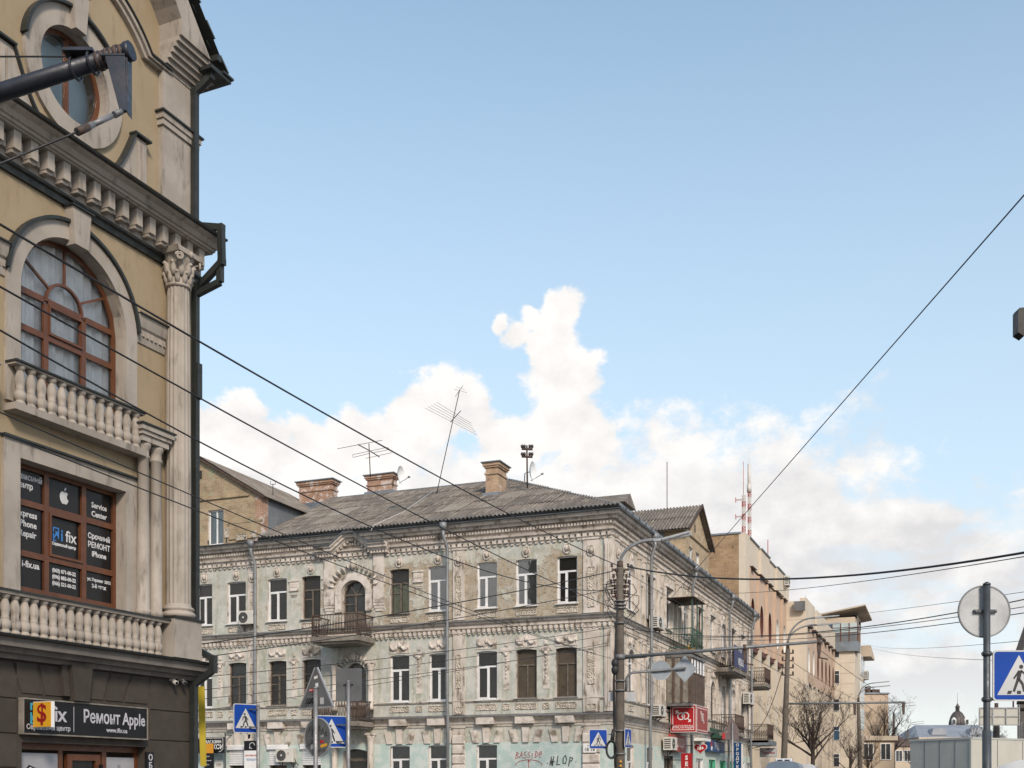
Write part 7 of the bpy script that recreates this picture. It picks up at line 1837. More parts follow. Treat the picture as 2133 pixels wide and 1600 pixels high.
street_pole('thick concrete pole beside the billboard frame at right', 2075, 62, 1480, .24, None, None, False, 0, False)
# the near trolley-wire bracket that enters from the left
D = 10.0; u = D / FPX
p0, p1 = at_depth(-260, 283, 10.3), at_depth(266, 108, 9.7); foot = on_ground(-300, 10.3, .12)
TB = thing('trolley_pole', 'dark steel trolley-wire pole whose arm reaches in from the left', 'pole', foot, TH); R3 = Matrix.Rotation(-TH, 3, 'Z')
l0, l1 = R3 @ (p0 - foot), R3 @ (p1 - foot); m = MB(); m.tube([(0, 0, 0), (0, 0, l0.z + 1.2)], [.16, .11], 14); m.build('shaft', M['navy_pipe'], TB)
ll = l0 + (l1 - l0) * .55; m = MB(); m.tube([(0, 0, l0.z + (0 - l0.x) / (l1.x - l0.x) * (l1.z - l0.z)), tuple(l1)], [.085, .066], 18); ar = m.build('arm', M['navy_pipe'], TB)
m = MB(); m.tube([tuple(l1 + (l1 - l0).normalized() * -.01), tuple(l1 + (l1 - l0).normalized() * .035)], .078, 18); m.build('arm_cap', M['navy_pipe'], ar)
dirn = (l1 - l0).normalized()
for k in range(6): c = l1 - dirn * (.06 + .045 * k); m = MB(); m.tube([tuple(c), tuple(c + dirn * .028)], .078 if k % 2 else .072, 14); m.build('wire_turn', M['rust_iron'], ar)
for off in (.36, .53): c = l1 - dirn * off; m = MB(); m.tube([tuple(c + Vector((0, -.0, .0)) + Matrix.Rotation(2 * pi * i / 16, 3, dirn) @ Vector((0, -.09, 0)) * 1.0) for i in range(17)], .012, 6, cap=False); m.build('u_bolt', M['navy_pipe'], ar)
c = l1 - dirn * .45; m = MB(); m.box(c.x - .13, c.x + .13, c.y - .1, c.y + .1, c.z + .085, c.z + .11); m.box(c.x - .09, c.x + .06, c.y - .05, c.y + .05, c.z + .11, c.z + .145); m.build('saddle', M['navy_pipe'], ar)
c = l1 - dirn * .08; m = MB(); m.prism([(c.x - .12, c.z - .05), (c.x + .055, c.z - .06), (c.x + .085, c.z - .50), (c.x + .02, c.z - .52)][::1] if False else [(c.x + .02, c.z - .50), (c.x + .085, c.z - .52), (c.x + .07, c.z - .05), (c.x - .10, c.z - .05)], c.y - .075, c.y - .055); m.prism([(c.x + .05, c.z - .48), (c.x + .085, c.z - .52), (c.x + .085, c.z + .0), (c.x + .06, c.z + .0)], c.y - .055, c.y + .06); m.box(c.x - .14, c.x + .07, c.y - .08, c.y + .07, c.z - .055, c.z - .04); m.build('hanger_plate', M['navy_pipe'], ar)
w1 = R3 @ (at_depth(262, 228, 9.7) - foot); w2 = R3 @ (at_depth(160, 275, 9.3) - foot)
m = MB(); m.tube([tuple(w1), tuple(w1.lerp(w2, .25))], [.02, .028], 8); m.tube([tuple(w1.lerp(w2, .3)), tuple(w1.lerp(w2, .68))], .022, 8); m.tube([tuple(w1.lerp(w2, .68)), tuple(w2)], [.026, .03], 8); ins_ = m.build('strain_insulator', M['pipe_grey'], ar); m = MB(); m.tube([tuple(w1.lerp(w2, .78)), tuple(w2)], .032, 8); m.build('insulator_sleeve', M['rust_iron'], ins_)
# and its counterpart just inside the right edge
e0 = at_depth(2124, 655, 12.0); D = 12; t = thing('trolley_bracket', 'dark bracket end of a trolley-wire arm cut by the right edge', 'bracket', on_ground(2290, 12.6, .12), TH); R3 = Matrix.Rotation(-TH, 3, 'Z'); L = R3 @ (e0 - t.location)
m = MB(); m.tube([(0, 0, 0), (0, 0, 9.2)], [.16, .10], 12); m.build('shaft', M['navy_pipe'], t)
m = MB(); m.tube([(0, 0, L.z + .22), (L.x + .03, L.y, L.z + .0)], [.08, .055], 12); m.build('arm', M['sign_black'], t)
m = MB(); m.prism([(L.x - .045, L.z - .21), (L.x + .02, L.z - .25), (L.x + .02, L.z + .05), (L.x - .03, L.z + .045), (L.x - .045, L.z + .02)], L.y - .06, L.y + .07); m.bar((L.x + .0, L.y, L.z - .2), (L.x + .25, L.y, L.z - .12), .04); m.build('hanger_plate', M['sign_black'], t)

# ================================================================== overhead cables
def cable(label, P0, P1_, sag, r=.012, mat='cable', n=24):
    t = tag(link('overhead_cable', None, None, (0, 0, 0)), label, 'cable', 'overhead wires across the junction')
    P0 = Vector(P0); P1_ = Vector(P1_); m = MB()
    pts = [P0.lerp(P1_, i / n) - Vector((0, 0, sag * 4 * (i / n) * (1 - i / n))) for i in range(n + 1)]
    m.tube([tuple(p - P0) for p in pts], r * .85, 6); COL.objects.unlink(t); bpy.data.objects.remove(t)
    o = m.build('overhead_cable', M[mat], None, P0); return tag(o, label, 'cable', 'overhead wires across the junction')
W = at_depth; DP = 39.8
RP, RPH = concrete_pole('utility_pole', 'concrete pole just beyond the right edge holding the trolley wires', 2262, 20, 1120, .17, .12)
def from_wall(x, y, P1_):                        # follow the wire back to the end wall of the ornate house
    P0 = W(x, y, 30); yw = LC.y + .05; return P1_ + (P0 - P1_) * ((P1_.y - yw) / (P1_.y - P0.y))
def W2(x, y, d): return at_depth(x, y, d)
cable('thick black cable falling from the arched window to the corner pole top', W(-300, 289, 10.3), W(1291, 1180, DP), .25, .018)
cable('black cable second from top crossing the old house roof', W(-300, 428, 10.3), W(1300, 1276, DP), .25, .015)
cable('sagging black cable third from top, dipping before the pole', W(-300, 512, 10.3), W(1281, 1228, DP), .95, .014)
cable('thin cable from the nine-pane window down to the first-floor wall', W(-300, 728, 10.3), W(1240, 1362, 46), .2, .010)
cable('lowest thin cable crossing the lettered window', W(-300, 782, 10.3), W(1278, 1373, 46), .2, .010)
cable('dark rising wire over the upper balcony to the pole crossarms', from_wall(404, 1331, W(1276, 1190, DP)), W(1276, 1190, DP), .22, .018)
cable('rising wire just below the upper balcony slab', from_wall(404, 1360, W(1278, 1226, DP)), W(1278, 1226, DP), .2, .014)
cable('wire over the first-floor garlands, upper', from_wall(404, 1400, W(1270, 1308, DP)), W(1270, 1308, DP), .2, .011)
cable('wire over the first-floor garlands, lower', from_wall(404, 1427, W(1272, 1322, DP)), W(1272, 1322, DP), .2, .010)
cable('wire crossing the first-floor windows at mid height', from_wall(404, 1446, W(1270, 1344, DP)), W(1270, 1344, DP), .2, .010)
cable('lowest wire before the first-floor sills', from_wall(404, 1474, W(1262, 1340, DP)), W(1262, 1340, DP), .15, .009)
cable('heavy twisted cable running right from the pole top', W(1306, 1180, DP), W(2260, 1128, 20), .55, .028)
cable('thin wire just under the heavy twisted cable', W(1480, 1236, 66), W(2260, 1138, 20), .25, .012)
cable('straight steep wire climbing to the right edge of the sky', W(1385, 1260, 54), W(2290, 227, 12.6), .0, .012, 'cable_blue')
cable('faint top wire of the right-hand trolley set', W(1640, 1292, 60), W(2260, 1214, 20), .1, .007)
cable('trolley feeder wire behind the round sign, upper', W(1303, 1308, DP), W(2260, 1221, 20), .55, .013)
cable('trolley wire behind the round sign, middle', W(1400, 1325, 44), W(2260, 1243, 20), .3, .009)
cable('trolley wire behind the round sign, lower', W(1450, 1330, 50), W(2260, 1257, 20), .3, .011)
cable('long wire from the pole down past the lamp brackets', W(1300, 1190, DP), W(1640, 1372, 66), .15, .012)
cable('continuation wire from the leaning pole to the far poles', W(1640, 1372, 65.9), W(1800, 1465, 109), .2, .018)
cable('wire from the slim lamp pole into the distance', W(1800, 1465, 109), W(1900, 1535, 205), .3, .03)
cable('trolley wire running away under the near mast arm', W(1705, 1352, 38.6), W(1880, 1472, 65), .1, .012)
cable('second trolley wire running away under the near mast arm', W(1560, 1366, 38.8), W(1790, 1478, 65), .1, .012)
cable('faint long wire across the clouds at right', W(1797, 1340, 128), W(2260, 1322, 20), .4, .008)
cable('faint lower wire across the clouds at right', W(1797, 1342, 128), W(2260, 1380, 20), .4, .008)
cable('taut wire leaving the trolley bracket at the left edge', W(-40, 118, 10.3), W(150, 118, 9.8), .0, .010)
cable('span wire held by the strain insulator at the left edge', W(-60, 366, 9.0), W(160, 275, 9.3), .0, .011)
for k in range(5):
    y0 = 1335 + k * 22; cable(['topmost', 'second', 'third', 'fourth', 'lowest'][k] + ' of the slack service wires before the side front', W(1300, y0 - 40, DP), W(1480 + k * 18, y0 + 30 + k * 16, 60 + k * 3), .3, .009)
cable('dark slack drop wire from the leaning pole to the far balcony', W(1632, 1385, 65.5), W(1552, 1524, 72), 1.3, .022)

# ================================================================== air conditioners on the old house
def ac_at(fac, label, px0, px1, y0, y1, out=.05, d=.32):
    a0, z1 = fac.p(px0, y0, out); a1, z0 = fac.p(px1, y1, out); z0 = fac.p((px0 + px1) / 2, y1, out)[1]; z1 = fac.p((px0 + px1) / 2, y0, out)[1]
    return ac_unit(label, fac.w((a0 + a1) / 2, -out, z0), fac.rot, a1 - a0, z1 - z0, d)
ac_at(FB, 'grey-white air conditioner beside the second top-floor window', 504, 534, 1274, 1302, .1)
q = ac_at(FB, 'air conditioner with a red emblem between the roller shutters', 581, 617, 1560, 1588, .12)
m = MB()
for k in range(3): tt = pi / 2 + k * 2 * pi / 3; m.prism([(.22 + .055 * cos(tt + s * .55), .40 + .055 * sin(tt + s * .55)) for s in (-1, 0, 1)] + [(.22 + .012 * cos(tt), .40 + .012 * sin(tt))], -.326, -.322)
m.build('emblem', M['sign_red'], q)
for i, (x0, x1, y0, y1, l) in enumerate(((1352, 1366, 1286, 1311, 'air conditioner left of the green iron balcony'), (1356, 1369, 1469, 1493, 'air conditioner left of the red cube sign'), (1381, 1393, 1536, 1563, 'air conditioner under the red cube sign'), (1547, 1558, 1444, 1468, 'air conditioner below the far end balcony'))): ac_at(FA, l, x0, x1, y0, y1, .15, .42)

# ================================================================== roof aerials and dishes
def aerial(label, base, mast, parts, r=.016, cat='antenna', name='roof_aerial'):
    t = thing(name, label, cat, base); b = Vector(base)
    m = MB(); m.tube([(0, 0, -.15), tuple(mast - b)], r * 1.6, 6); m.build('mast', M['rust_iron'], t)
    for nm, pts, k in parts: m = MB(); m.tube([tuple(p - b) for p in pts], r * k, 5); m.build(nm, M['rust_iron'], t)
    return t
D = 53.5; A_ = lambda x, y, d=D: at_depth(x, y, d)
aerial('broad television aerial above the middle chimney', A_(771, 988), A_(768, 924), [('boom', [A_(745, 926, 53), A_(768, 938), A_(790, 952, 54)], 1.6), ('element', [A_(702, 935, 53.1), A_(796, 917, 53.1)], .8), ('folded_dipole', [A_(771, 944), A_(735, 953), A_(733, 950), A_(735, 947), A_(806, 932), A_(810, 934), A_(808, 937), A_(774, 944)], .7), ('element', [A_(761, 955, 54), A_(816, 943, 54)], .7)])
D = 54.5
aerial('tall leaning television mast with slanted elements', A_(909, 1022), A_(957, 812), [('boom', [A_(938, 879), A_(959, 856, 54.8)], 1.5)] + [('element', [A_(885 + 6 * k, 850 - 3 * k), A_(993 - 3 * k, 906 - 6 * k)], .55) for k in range(0, 5)] + [('boom', [A_(948, 826), A_(964, 803)], .8), ('element', [A_(946, 811), A_(972, 818)], .5), ('element', [A_(950, 806), A_(968, 812)], .4)], .014)
D = 56.5; b_ = A_(1098, 1010)
t = aerial('short wire mast with two insulator crossarms behind the tall chimney', b_, A_(1097, 928), [('crossarm', [A_(1086, 935), A_(1109, 936)], 2.2), ('crossarm', [A_(1086, 951), A_(1109, 952)], 2.2)], .026, 'mast')
for y in (935, 951):
    for x in (1087, 1092, 1103, 1108): m = MB(); c = A_(x, y) - b_; m.lathe([(.03, 0), (.07, .05), (.06, .14), (.02, .17)], 7, (c.x, c.y, c.z + .03)); m.build('insulator', M['insulator'], t)
def dish(label, px, py, D, wpx, hpx, arm, mast=None):
    c = at_depth(px, py, D); t = thing('satellite_dish', label, 'satellite dish', c, TH + radians(72)); R_ = hpx / 2 * D / FPX
    m = MB(); rings = [(R_ * k / 5, .16 * R_ * (k / 5) ** 2 * 2) for k in range(6)]
    for j in range(5):
        for i in range(20):
            a, b = 2 * pi * i / 20, 2 * pi * (i + 1) / 20; (r0, y0), (r1, y1) = rings[j], rings[j + 1]
            P_ = [(r0 * cos(a), -y0, r0 * sin(a)), (r1 * cos(a), -y1, r1 * sin(a)), (r1 * cos(b), -y1, r1 * sin(b)), (r0 * cos(b), -y0, r0 * sin(b))]
            m.quad(*P_, smooth=True); m.quad(*[(x, y + .012, z) for x, y, z in P_[::-1]], smooth=True)
    m.build('reflector', M['curtain_white'], t)
    m = MB(); m.tube([(0, -.02, -R_ * .9), (0, -R_ * 1.2, -R_ * .35)], .016, 6); m.build('feed_arm', M['rust_iron'], t); m = MB(); m.blob((0, -R_ * 1.25, -R_ * .3), (.05, .08, .05), 8, 5); m.build('feed_horn', M['sign_back'], t)
    m = MB(); m.tube([(0, .05, 0), (0, .28, -.05), (0, .3, -R_ * 1.3)], .025, 6); m.build('bracket', M['rust_iron'], t)
dish('white satellite dish on the middle chimney', 830, 990, 54, 10, 37, 1); dish('white satellite dish on the wire mast', 1104, 983, 56.3, 12, 42, 1)
t = aerial('thin lightning rod on the street-side attic', roof_pt(1389, 16.5, Z_EAVE + 3.2), roof_pt(1389, 16.5, Z_EAVE + 6.6), [], .014, 'rod', 'lightning_rod')
D = 51; t = aerial('tiny insulator bracket on the left attic roof', A_(568, 1024), A_(568, 1008), [('crossarm', [A_(563, 1009), A_(573, 1009)], 1.2), ('pin', [A_(563, 1009), A_(563, 1002)], 1.0), ('pin', [A_(573, 1009), A_(573, 1002)], 1.0)], .012, 'bracket', 'wire_bracket')
y1_ = -EO + .25
pts = [at_depth(772, 1112, 47.5), at_depth(778, 1100, 47.6), at_depth(840, 1072, 50.2), at_depth(905, 1026, 54.4)]
m = MB(); m.tube([tuple(p - pts[0] + Vector((0, 0, .12))) for p in pts], .018, 5); tag(m.build('roof_cable', M['cable_white'], None, pts[0]), 'pale loose cable lying across the corrugated roof', 'cable')

# ================================================================== signs on the old house
def plate(label, fac, px0, px1, y0, y1, mat, out=.08, th=.04, name='wall_sign', cat='sign'):
    a0, a1 = fac.a(px0, out), fac.a(px1, out); pm = (px0 + px1) / 2; z1, z0 = fac.z(pm, y0, out), fac.z(pm, y1, out)
    t = thing(name, label, cat, fac.w((a0 + a1) / 2, -out, (z0 + z1) / 2), fac.rot); w, h = a1 - a0, z1 - z0
    m = MB(); m.cbox(-w / 2, w / 2, 0, th + .0, -h / 2, h / 2, .006); m.build('board', M[mat], t); return t, w, h
t, w, h = plate('black shop sign with white lettering behind the yellow panel', FB, 405, 466, 1536, 1569, 'sign_black', .55, .08)
letters(t, 'МАГАЗИН', .20, M['sign_white'], w * .12, -.004, h * .2, bold=.004); letters(t, 'ТАКСИ', .30, M['sign_white'], w * .18, -.004, -h * .12, bold=.008)
m = MB(); [m.box(*b) for b in ((-w / 2 + .03, w / 2 - .05, -.006, 0, h / 2 - .05, h / 2 - .03), (w / 2 - .07, w / 2 - .05, -.006, 0, -h * .1, h / 2 - .05))]; m.arcband(w / 2 - .30, -h * .1, .235, .255, -pi / 2, 0, -.006, 0, 8); m.build('border', M['sign_white'], t)
m = MB(); m.bar((w / 2 + .03, .05, h / 2 + .2), (w / 2 + .03, .05, -h / 2 - .9), .05); m.bar((w / 2 + .03, .05, h / 2 + .1), (w / 2 + .03, .55, h / 2 + .1), .04); m.build('bracket', M['dark_post'], t)
t, w, h = plate('orange and black poster stand beside the black shop sign', FB, 425, 444, 1549, 1640, 'sign_black', .75, .05, 'poster_stand', 'poster'); m = MB(); m.box(-w / 2, w / 2, -.006, 0, h * .28, h / 2); m.build('orange_field', M['orange_panel'], t)
for k, wd in enumerate((.5, .7, .45, .6)): m = MB(); m.box(-w * .42, -w * .42 + w * wd, -.006, 0, h * .2 - k * .2, h * .2 - k * .2 + .03); m.build('text_line', M['sign_text'], t)
t, w, h = plate('small white notice board on the mint wall', FB, 447, 463, 1583, 1605, 'sign_white', .05, .02, 'notice_board', 'notice'); letters(t, 'Оренда\nофісу', .10, M['sign_black'], 0, -.004, .02)
t, w, h = plate('tall banner with black head and red word under a round emblem', FB, 508, 538, 1543, 1640, 'sign_white', .45, .05, 'shop_banner', 'banner'); m = MB(); m.box(-w / 2, w / 2, -.006, 0, h * .29, h / 2); m.build('black_field', M['sign_black'], t); m = MB(); m.arcband(.05, h * .395, .13, .15, -pi / 2 * 0, 1.5 * pi, -.012, -.006, 20); m.box(-.10, -.08, -.012, -.006, h * .395 - .15, h * .395); m.build('emblem', M['sign_white'], t)
letters(t, 'SHOWROOM', .11, M['sign_red'], 0, -.004, h * .18, bold=.003); letters(t, 'ПЕРУКАРСЬКИЙ\nІНСТРУМЕНТ', .075, M['film_blue'], 0, -.004, h * .09)
t, w, h = plate('white house-number plate near the corner', FB, 1214, 1241, 1550, 1568, 'sign_white', .16, .02, 'number_plate', 'plate'); letters(t, '18 18', .21, M['sign_black'], 0, -.004, -.05, bold=.002); letters(t, 'ХОРИВА', .05, M['sign_black'], 0, -.004, .12)
# graffiti on the turquoise wall
GL = {'B': [[(0, 0), (.05, 1)], [(.05, 1), (.5, .8), (.1, .5), (.6, .25), (0, 0)]], 'A': [[(0, 0), (.3, 1), (.55, 0)], [(.1, .4), (.5, .45)]], 'S': [[(.5, .9), (.1, .8), (.1, .55), (.5, .4), (.4, .05), (0, .1)]], 'i': [[(.2, 0), (.15, .8)]], 'D': [[(.1, 0), (.1, 1), (.55, .7), (.5, .2), (0, 0)]], 'e': [[(.05, .45), (.5, .5), (.35, .85), (.05, .6), (.1, .1), (.5, .1)]],
      'H': [[(0, 0), (.08, 1)], [(.4, -.05), (.42, 1)], [(-.1, .35), (.6, .45)], [(.22, .05), (.2, .7)]], 'L': [[(.1, 1), (.1, .05), (.5, .1)]], 'O': [[(.3, .9), (.05, .6), (.1, .1), (.45, .05), (.55, .5), (.3, .92)]], 'P': [[(.1, -.1), (.12, .95), (.55, .8), (.5, .5), (.1, .45)]]}
def graffiti(label, px, py, body, size, mat, r, step, extra=()):
    a, z = FB.p(px, py); t = thing('graffiti', label, 'graffiti', FB.w(a, -.012, z), 0); rg = random.Random(len(body)); x0 = -step * len(body) / 2
    def stroke(P_):
        Q = []
        for i in range(len(P_) - 1):
            for k in range(5): f_ = k / 5; f_ = f_ * f_ * (3 - 2 * f_) * .5 + f_ * .5; Q.append((P_[i][0] + (P_[i + 1][0] - P_[i][0]) * f_, P_[i][1] + (P_[i + 1][1] - P_[i][1]) * f_))
        Q.append(P_[-1]); m = MB(); m.tube([(x, 0, y) for x, y in Q], [r * rg.uniform(.75, 1.15) for _ in Q], 5); m.build('strokes', M[mat], t)
    for ch in body:
        k = size * rg.uniform(.88, 1.12); dy = rg.uniform(-.03, .03) - size / 2
        for P_ in GL[ch]: stroke([(x0 + (x + .18 * y) * k * .8 + rg.uniform(-.008, .008), dy + y * k + rg.uniform(-.008, .008)) for x, y in P_])
        x0 += step * rg.uniform(.92, 1.06)
    for P_ in extra: stroke(list(P_))
graffiti('red scrawled graffiti with an arched underline', 1101, 1572, 'BASSiDe', .30, 'graffiti_red', .011, .175, ([(-.62 + .62 * (1 - cos(k * pi / 12)), -.46 + .24 * sin(k * pi / 12)) for k in range(13)], [(0, -.22), (0, -.66)], [(-.06, -.32), (0, -.24), (.07, -.32)]))
graffiti('bold black graffiti letters on the turquoise wall', 1171, 1583, 'HLOP', .40, 'graffiti_black', .019, .28, ([(-.68, -.15), (-.66, -.13)], [(.60, -.10), (.62, -.08)]))
# the red cube sign
a0, a1, dep, z0 = balc_from_px(1391, 1450, 1474, 1525); z1 = FA.p(1450, 1468, dep)[1]
t = thing('cube_sign', 'red illuminated-box sign with interlocked rings under the timber balcony', 'sign', FA.w(a0, 0, (z0 + z1) / 2), pi / 2); hh = (z1 - z0) / 2; L_ = a1 - a0
m = MB(); m.box(0, L_, -dep, -.12, -hh, hh); m.build('box', M['sign_white'], t)
def cube_face(w, loc, rot, mat, narrow=1.0):
    f = MB(); f.box(-w / 2 + .03, w / 2 - .03, -.012, 0, -hh + .03, hh - .03); F_ = f.build('face', M[mat], t, loc, rot)
    m = MB(); e = .11; k = .03; W_, H_ = w / 2 - e, hh - e
    for b in ((-W_, W_, H_ - k, H_), (-W_, W_, -H_, -H_ + k), (-W_, -W_ + k, -H_ + k, H_ - k), (W_ - k, W_, -H_ + k, H_ - k)): m.box(b[0], b[1], -.016, -.012, b[2], b[3])
    m.build('border', M['sign_white'], F_)
    m = MB(); s = narrow; R_ = .19
    for cx, cz in ((-.11, .12), (.11, .14)): m.arcband(cx * s, cz, R_ - .05, R_, 0, 2 * pi, -.018, -.013, 24)
    m.prism([(-.40 * s, .42), (-.37 * s, .22), (-.33 * s, .30), (-.22 * s, .24), (-.19 * s, .28), (-.28 * s, .36), (-.20 * s, .40)], -.018, -.012)
    m.prism([(.22 * s, -.02), (.36 * s, -.18), (.40 * s, -.15), (.26 * s, .01)], -.018, -.012); m.prism([(.24 * s, -.15), (.27 * s, -.19), (.40 * s, -.06), (.37 * s, -.03)], -.0182, -.012); m.build('ring_symbol', M['sign_white'], F_)
    return F_
wn_ = dep - .12
F_ = cube_face(wn_, (0, -.12 - wn_ / 2, 0), -pi / 2, 'sign_red'); letters(F_, 'НАСОЛОДА', .22, M['sign_white'], 0, -.017, -hh + .26, width=.78, bold=.003)
cube_face(L_, (L_ / 2, -dep, 0), 0, 'sign_red_side', 1.0)
m = MB(); m.bar((L_ / 2, -.12, 0), (L_ / 2, .02, 0), .15); m.build('bracket', M['dark_post'], t)
t, w, h = plate('flat dark red shop sign below the cube', FA, 1396, 1428, 1531, 1566, 'sign_red_side', .35, .12); letters(t, 'НАСОЛОДА', .62, M['sign_white'], 0, -.004, 0, width=.75)
def perp(label, p0, p1, y0, y1, mat, th=.08, name='projecting_sign', o0=.1):
    a0 = FA.a(p0, o0); lo, hi = o0, 6.0
    for _ in range(40):
        mid = (lo + hi) / 2; v = FA.w(a0, -mid, 0)
        if px_of(v) < p1: lo = mid
        else: hi = mid
    pm = FA.w(a0, -(o0 + mid) / 2, 0); d = pm.x * FWD[0] + pm.y * FWD[1]; z1, z0 = zpx(y0, d), zpx(y1, d)
    t = thing(name, label, 'sign', Vector((pm.x, pm.y, (z0 + z1) / 2)), 0); w, h = mid - o0, z1 - z0
    if mat: m = MB(); m.cbox(-w / 2, w / 2, 0, th, -h / 2, h / 2, .008); m.build('board', M[mat], t)
    m = MB(); m.bar((-w / 2, th / 2, h * .3), (-w / 2 - o0 - .05, th / 2, h * .3), .04); m.build('bracket', M['dark_post'], t); return t, w, h
t, w, h = perp('upright red sign with white capital letters by the shop door', 1418, 1441, 1569, 1640, 'sign_red', o0=.5)
for i, ch in enumerate('SEX'): letters(t, ch, .30, M['sign_white'], 0, -.004, h / 2 - .24 - i * .31, bold=.012)
t, w, h = perp('red heart-shaped sign with a white rim', 1443, 1474, 1548, 1573, None, o0=.5)
hp = lambda k: [(k * .062 * 16 * sin(u) ** 3 / 1.15 * .62, k * .062 * (13 * cos(u) - 5 * cos(2 * u) - 2 * cos(3 * u) - cos(4 * u)) / 1.3 * .62 + .04) for u in [-2 * pi * i / 40 for i in range(40)]]
m = MB(); m.prism(hp(w * .82), 0, .1); m.build('board', M['sign_white'], t); m = MB(); m.prism(hp(w * .75), -.008, 0); m.build('face', M['sign_red'], t); letters(t, '18+', .30 * w, M['sign_white'], 0, -.012, .04, bold=.012)
t, w, h = perp('narrow blue upright sign with white letters before the green shop', 1528, 1543, 1547, 1640, 'shop_blue', o0=.6)
for i, ch in enumerate('ПРОДУКТИ'): letters(t, ch, .24, M['sign_white'], 0, -.004, h / 2 - .17 - i * .262, bold=.006)
m = MB(); m.box(w / 2 + .02, w / 2 + .12, 0, .06, -h / 2, h / 2 - .1); m.build('side_strip', M['sign_white'], t)
t, w, h = plate('blue shop fascia over the entrance right of the heart', FA, 1478, 1509, 1544, 1567, 'shop_blue', .3, .2); letters(t, 'ПРОДУКТИ', .55, M['sign_face'], .4, -.004, 0, width=.8); m = MB(); m.arcband(-w / 2 + .5, 0, 0.01, .26, .2, pi + .2, -.006, 0, 12); m.build('emblem', M['sign_red'], t); m = MB(); m.arcband(-w / 2 + .5, 0, 0.01, .26, pi + .6, 2 * pi - .2, -.006, 0, 12); m.build('emblem', M['sign_white'], t)
t, w, h = perp('pale framed sign with dark red lettering by the leaning pole', 1582, 1617, 1558, 1577, 'sign_back_light', o0=.3); m = MB(); m.box(-w / 2 + .05, w / 2 - .05, -.005, 0, -h / 2 + .05, h / 2 - .05); m.build('panel', M['sign_face'], t); letters(t, 'Tamriko', .28, M['dollar_red'], 0, -.008, -.02, bold=.006); m = MB(); m.prism([(-.09, .17), (.09, .17), (.12, .28), (.05, .21), (0, .30), (-.05, .21), (-.12, .28)], -.008, -.005); m.build('crown_mark', M['dollar_red'], t)
def awning(label, p0, p1, pf, y0, y1, mat, o0=.0):
    a0, a1, dep, z0 = balc_from_px(p0, p1, pf, y1); z1 = FA.p(p1, y0, dep)[1]
    t = thing('awning', label, 'awning', FA.w(a0, 0, z0), pi / 2); m = MB(); hh = max(.12, z1 - z0); m.prism([(0, 0), (a1 - a0, 0), (a1 - a0, hh), (0, hh)], -dep, -.02) if mat != 'green_paint' else m.extr([(.02, .02), (dep, .0), (dep, .05), (dep * .8, hh * .8), (.02, hh + .25)], 0, a1 - a0); m.build('canopy', M[mat], t); m = MB(); m.bar((.1, -.02, -.3), (.1, -dep * .8, .0), .05); m.build('bracket', M['dark_post'], t)
awning('curved dark green awning over the blue fascia', 1478, 1500, 1520, 1524, 1538, 'green_paint'); awning('flat grey canopy over the green shop', 1556, 1602, 1617, 1542, 1552, 'flashing'); awning('white rolled awning above the heart sign', 1444, 1466, 1480, 1537, 1543, 'sign_white')
t, w, h = plate('dark blue banner with a white phone number on the balcony', FA, 1529, 1556, 1350, 1394, 'banner_navy', BALC[1][2] + .06, .02, 'balcony_banner', 'banner'); letters(t, '0(93)26-32', .62, M['sign_white'], 0, -.005, -.25, width=.6); letters(t, 'ОРЕНДА', .34, M['sign_face'], -.2, -.005, .45, width=.7)
t, w, h = perp('dark blue banner end hanging on the balcony side', 1528, 1533, 1352, 1388, 'banner_navy', .02, 'balcony_banner', BALC[1][2] - .3)

# ================================================================== trees
def bare_tree(label, px, D, ytop, spread, seed, n_main=7, trunk=.16, shift=0.0, fine=5):
    g_ = on_ground(px, D, .12); h = zpx(ytop, D) - .12; t = thing('bare_tree', label, 'tree', g_, TH); R_ = random.Random(seed)
    tm, cm = MB(), MB(); fork = h * .42
    tm.tube([(0, 0, 0), (.03, 0, fork * .5), (shift * .3, 0, fork), (shift * .5, .05, fork * 1.35), (shift * .8, .05, h * .78)], [trunk * 1.25, trunk, trunk * .85, trunk * .6, trunk * .22], 9)
    def grow(p, d, L, r, lev):
        n = 4; pts = [p]; rs = [r]; q = p.copy(); dd = d.copy()
        for i in range(n):
            dd = (dd + Vector((R_.uniform(-.22, .22), R_.uniform(-.22, .22), R_.uniform(-.02, .20)))).normalized(); q = q + dd * (L / n); pts.append(q.copy()); rs.append(r * (1 - .72 * (i + 1) / n))
        (tm if lev == 0 else cm).tube([tuple(v) for v in pts], rs, 6 if lev == 0 else (5 if lev == 1 else 3), cap=False)
        if lev < fine:
            for k in range(4 if lev < 2 else (3 if lev < 3 else 2)):
                j = R_.randint(1, n); s = pts[j]; u = Vector((R_.uniform(-1, 1), R_.uniform(-1, 1), R_.uniform(-.25, .75))).normalized(); grow(s, (dd * .65 + u * .75).normalized(), L * R_.uniform(.48, .68), max(rs[j] * .62, .011), lev + 1)
    for k in range(n_main):
        ang = 2 * pi * k / n_main + R_.uniform(-.3, .3); z = fork * R_.uniform(.8, 1.5); d = Vector((cos(ang) * .8, sin(ang) * .8, R_.uniform(.55, 1.1))).normalized(); grow(Vector((shift * z / fork * .3, 0, z)), d, spread * R_.uniform(.8, 1.15), trunk * .52, 0)
    tm.build('trunk', M['bark'], t); cm.build('crown', M['bark'], t); return t
bare_tree('bare tree with a wide twiggy crown before the office block', 1692, 82, 1436, 2.7, 4, 11, .17, .1, 5)
bare_tree('bare dark tree beyond the stair tower', 1838, 150, 1488, 4.0, 9, 12, .30, .6, 5)
bare_tree('thin bare sapling beside the slim lamp pole', 1770, 104, 1512, 2.2, 15, 7, .10, 0, 4)
bare_tree('bare shrubby tree at the foot of the tower', 1808, 120, 1530, 2.4, 21, 6, .12, 0, 4)
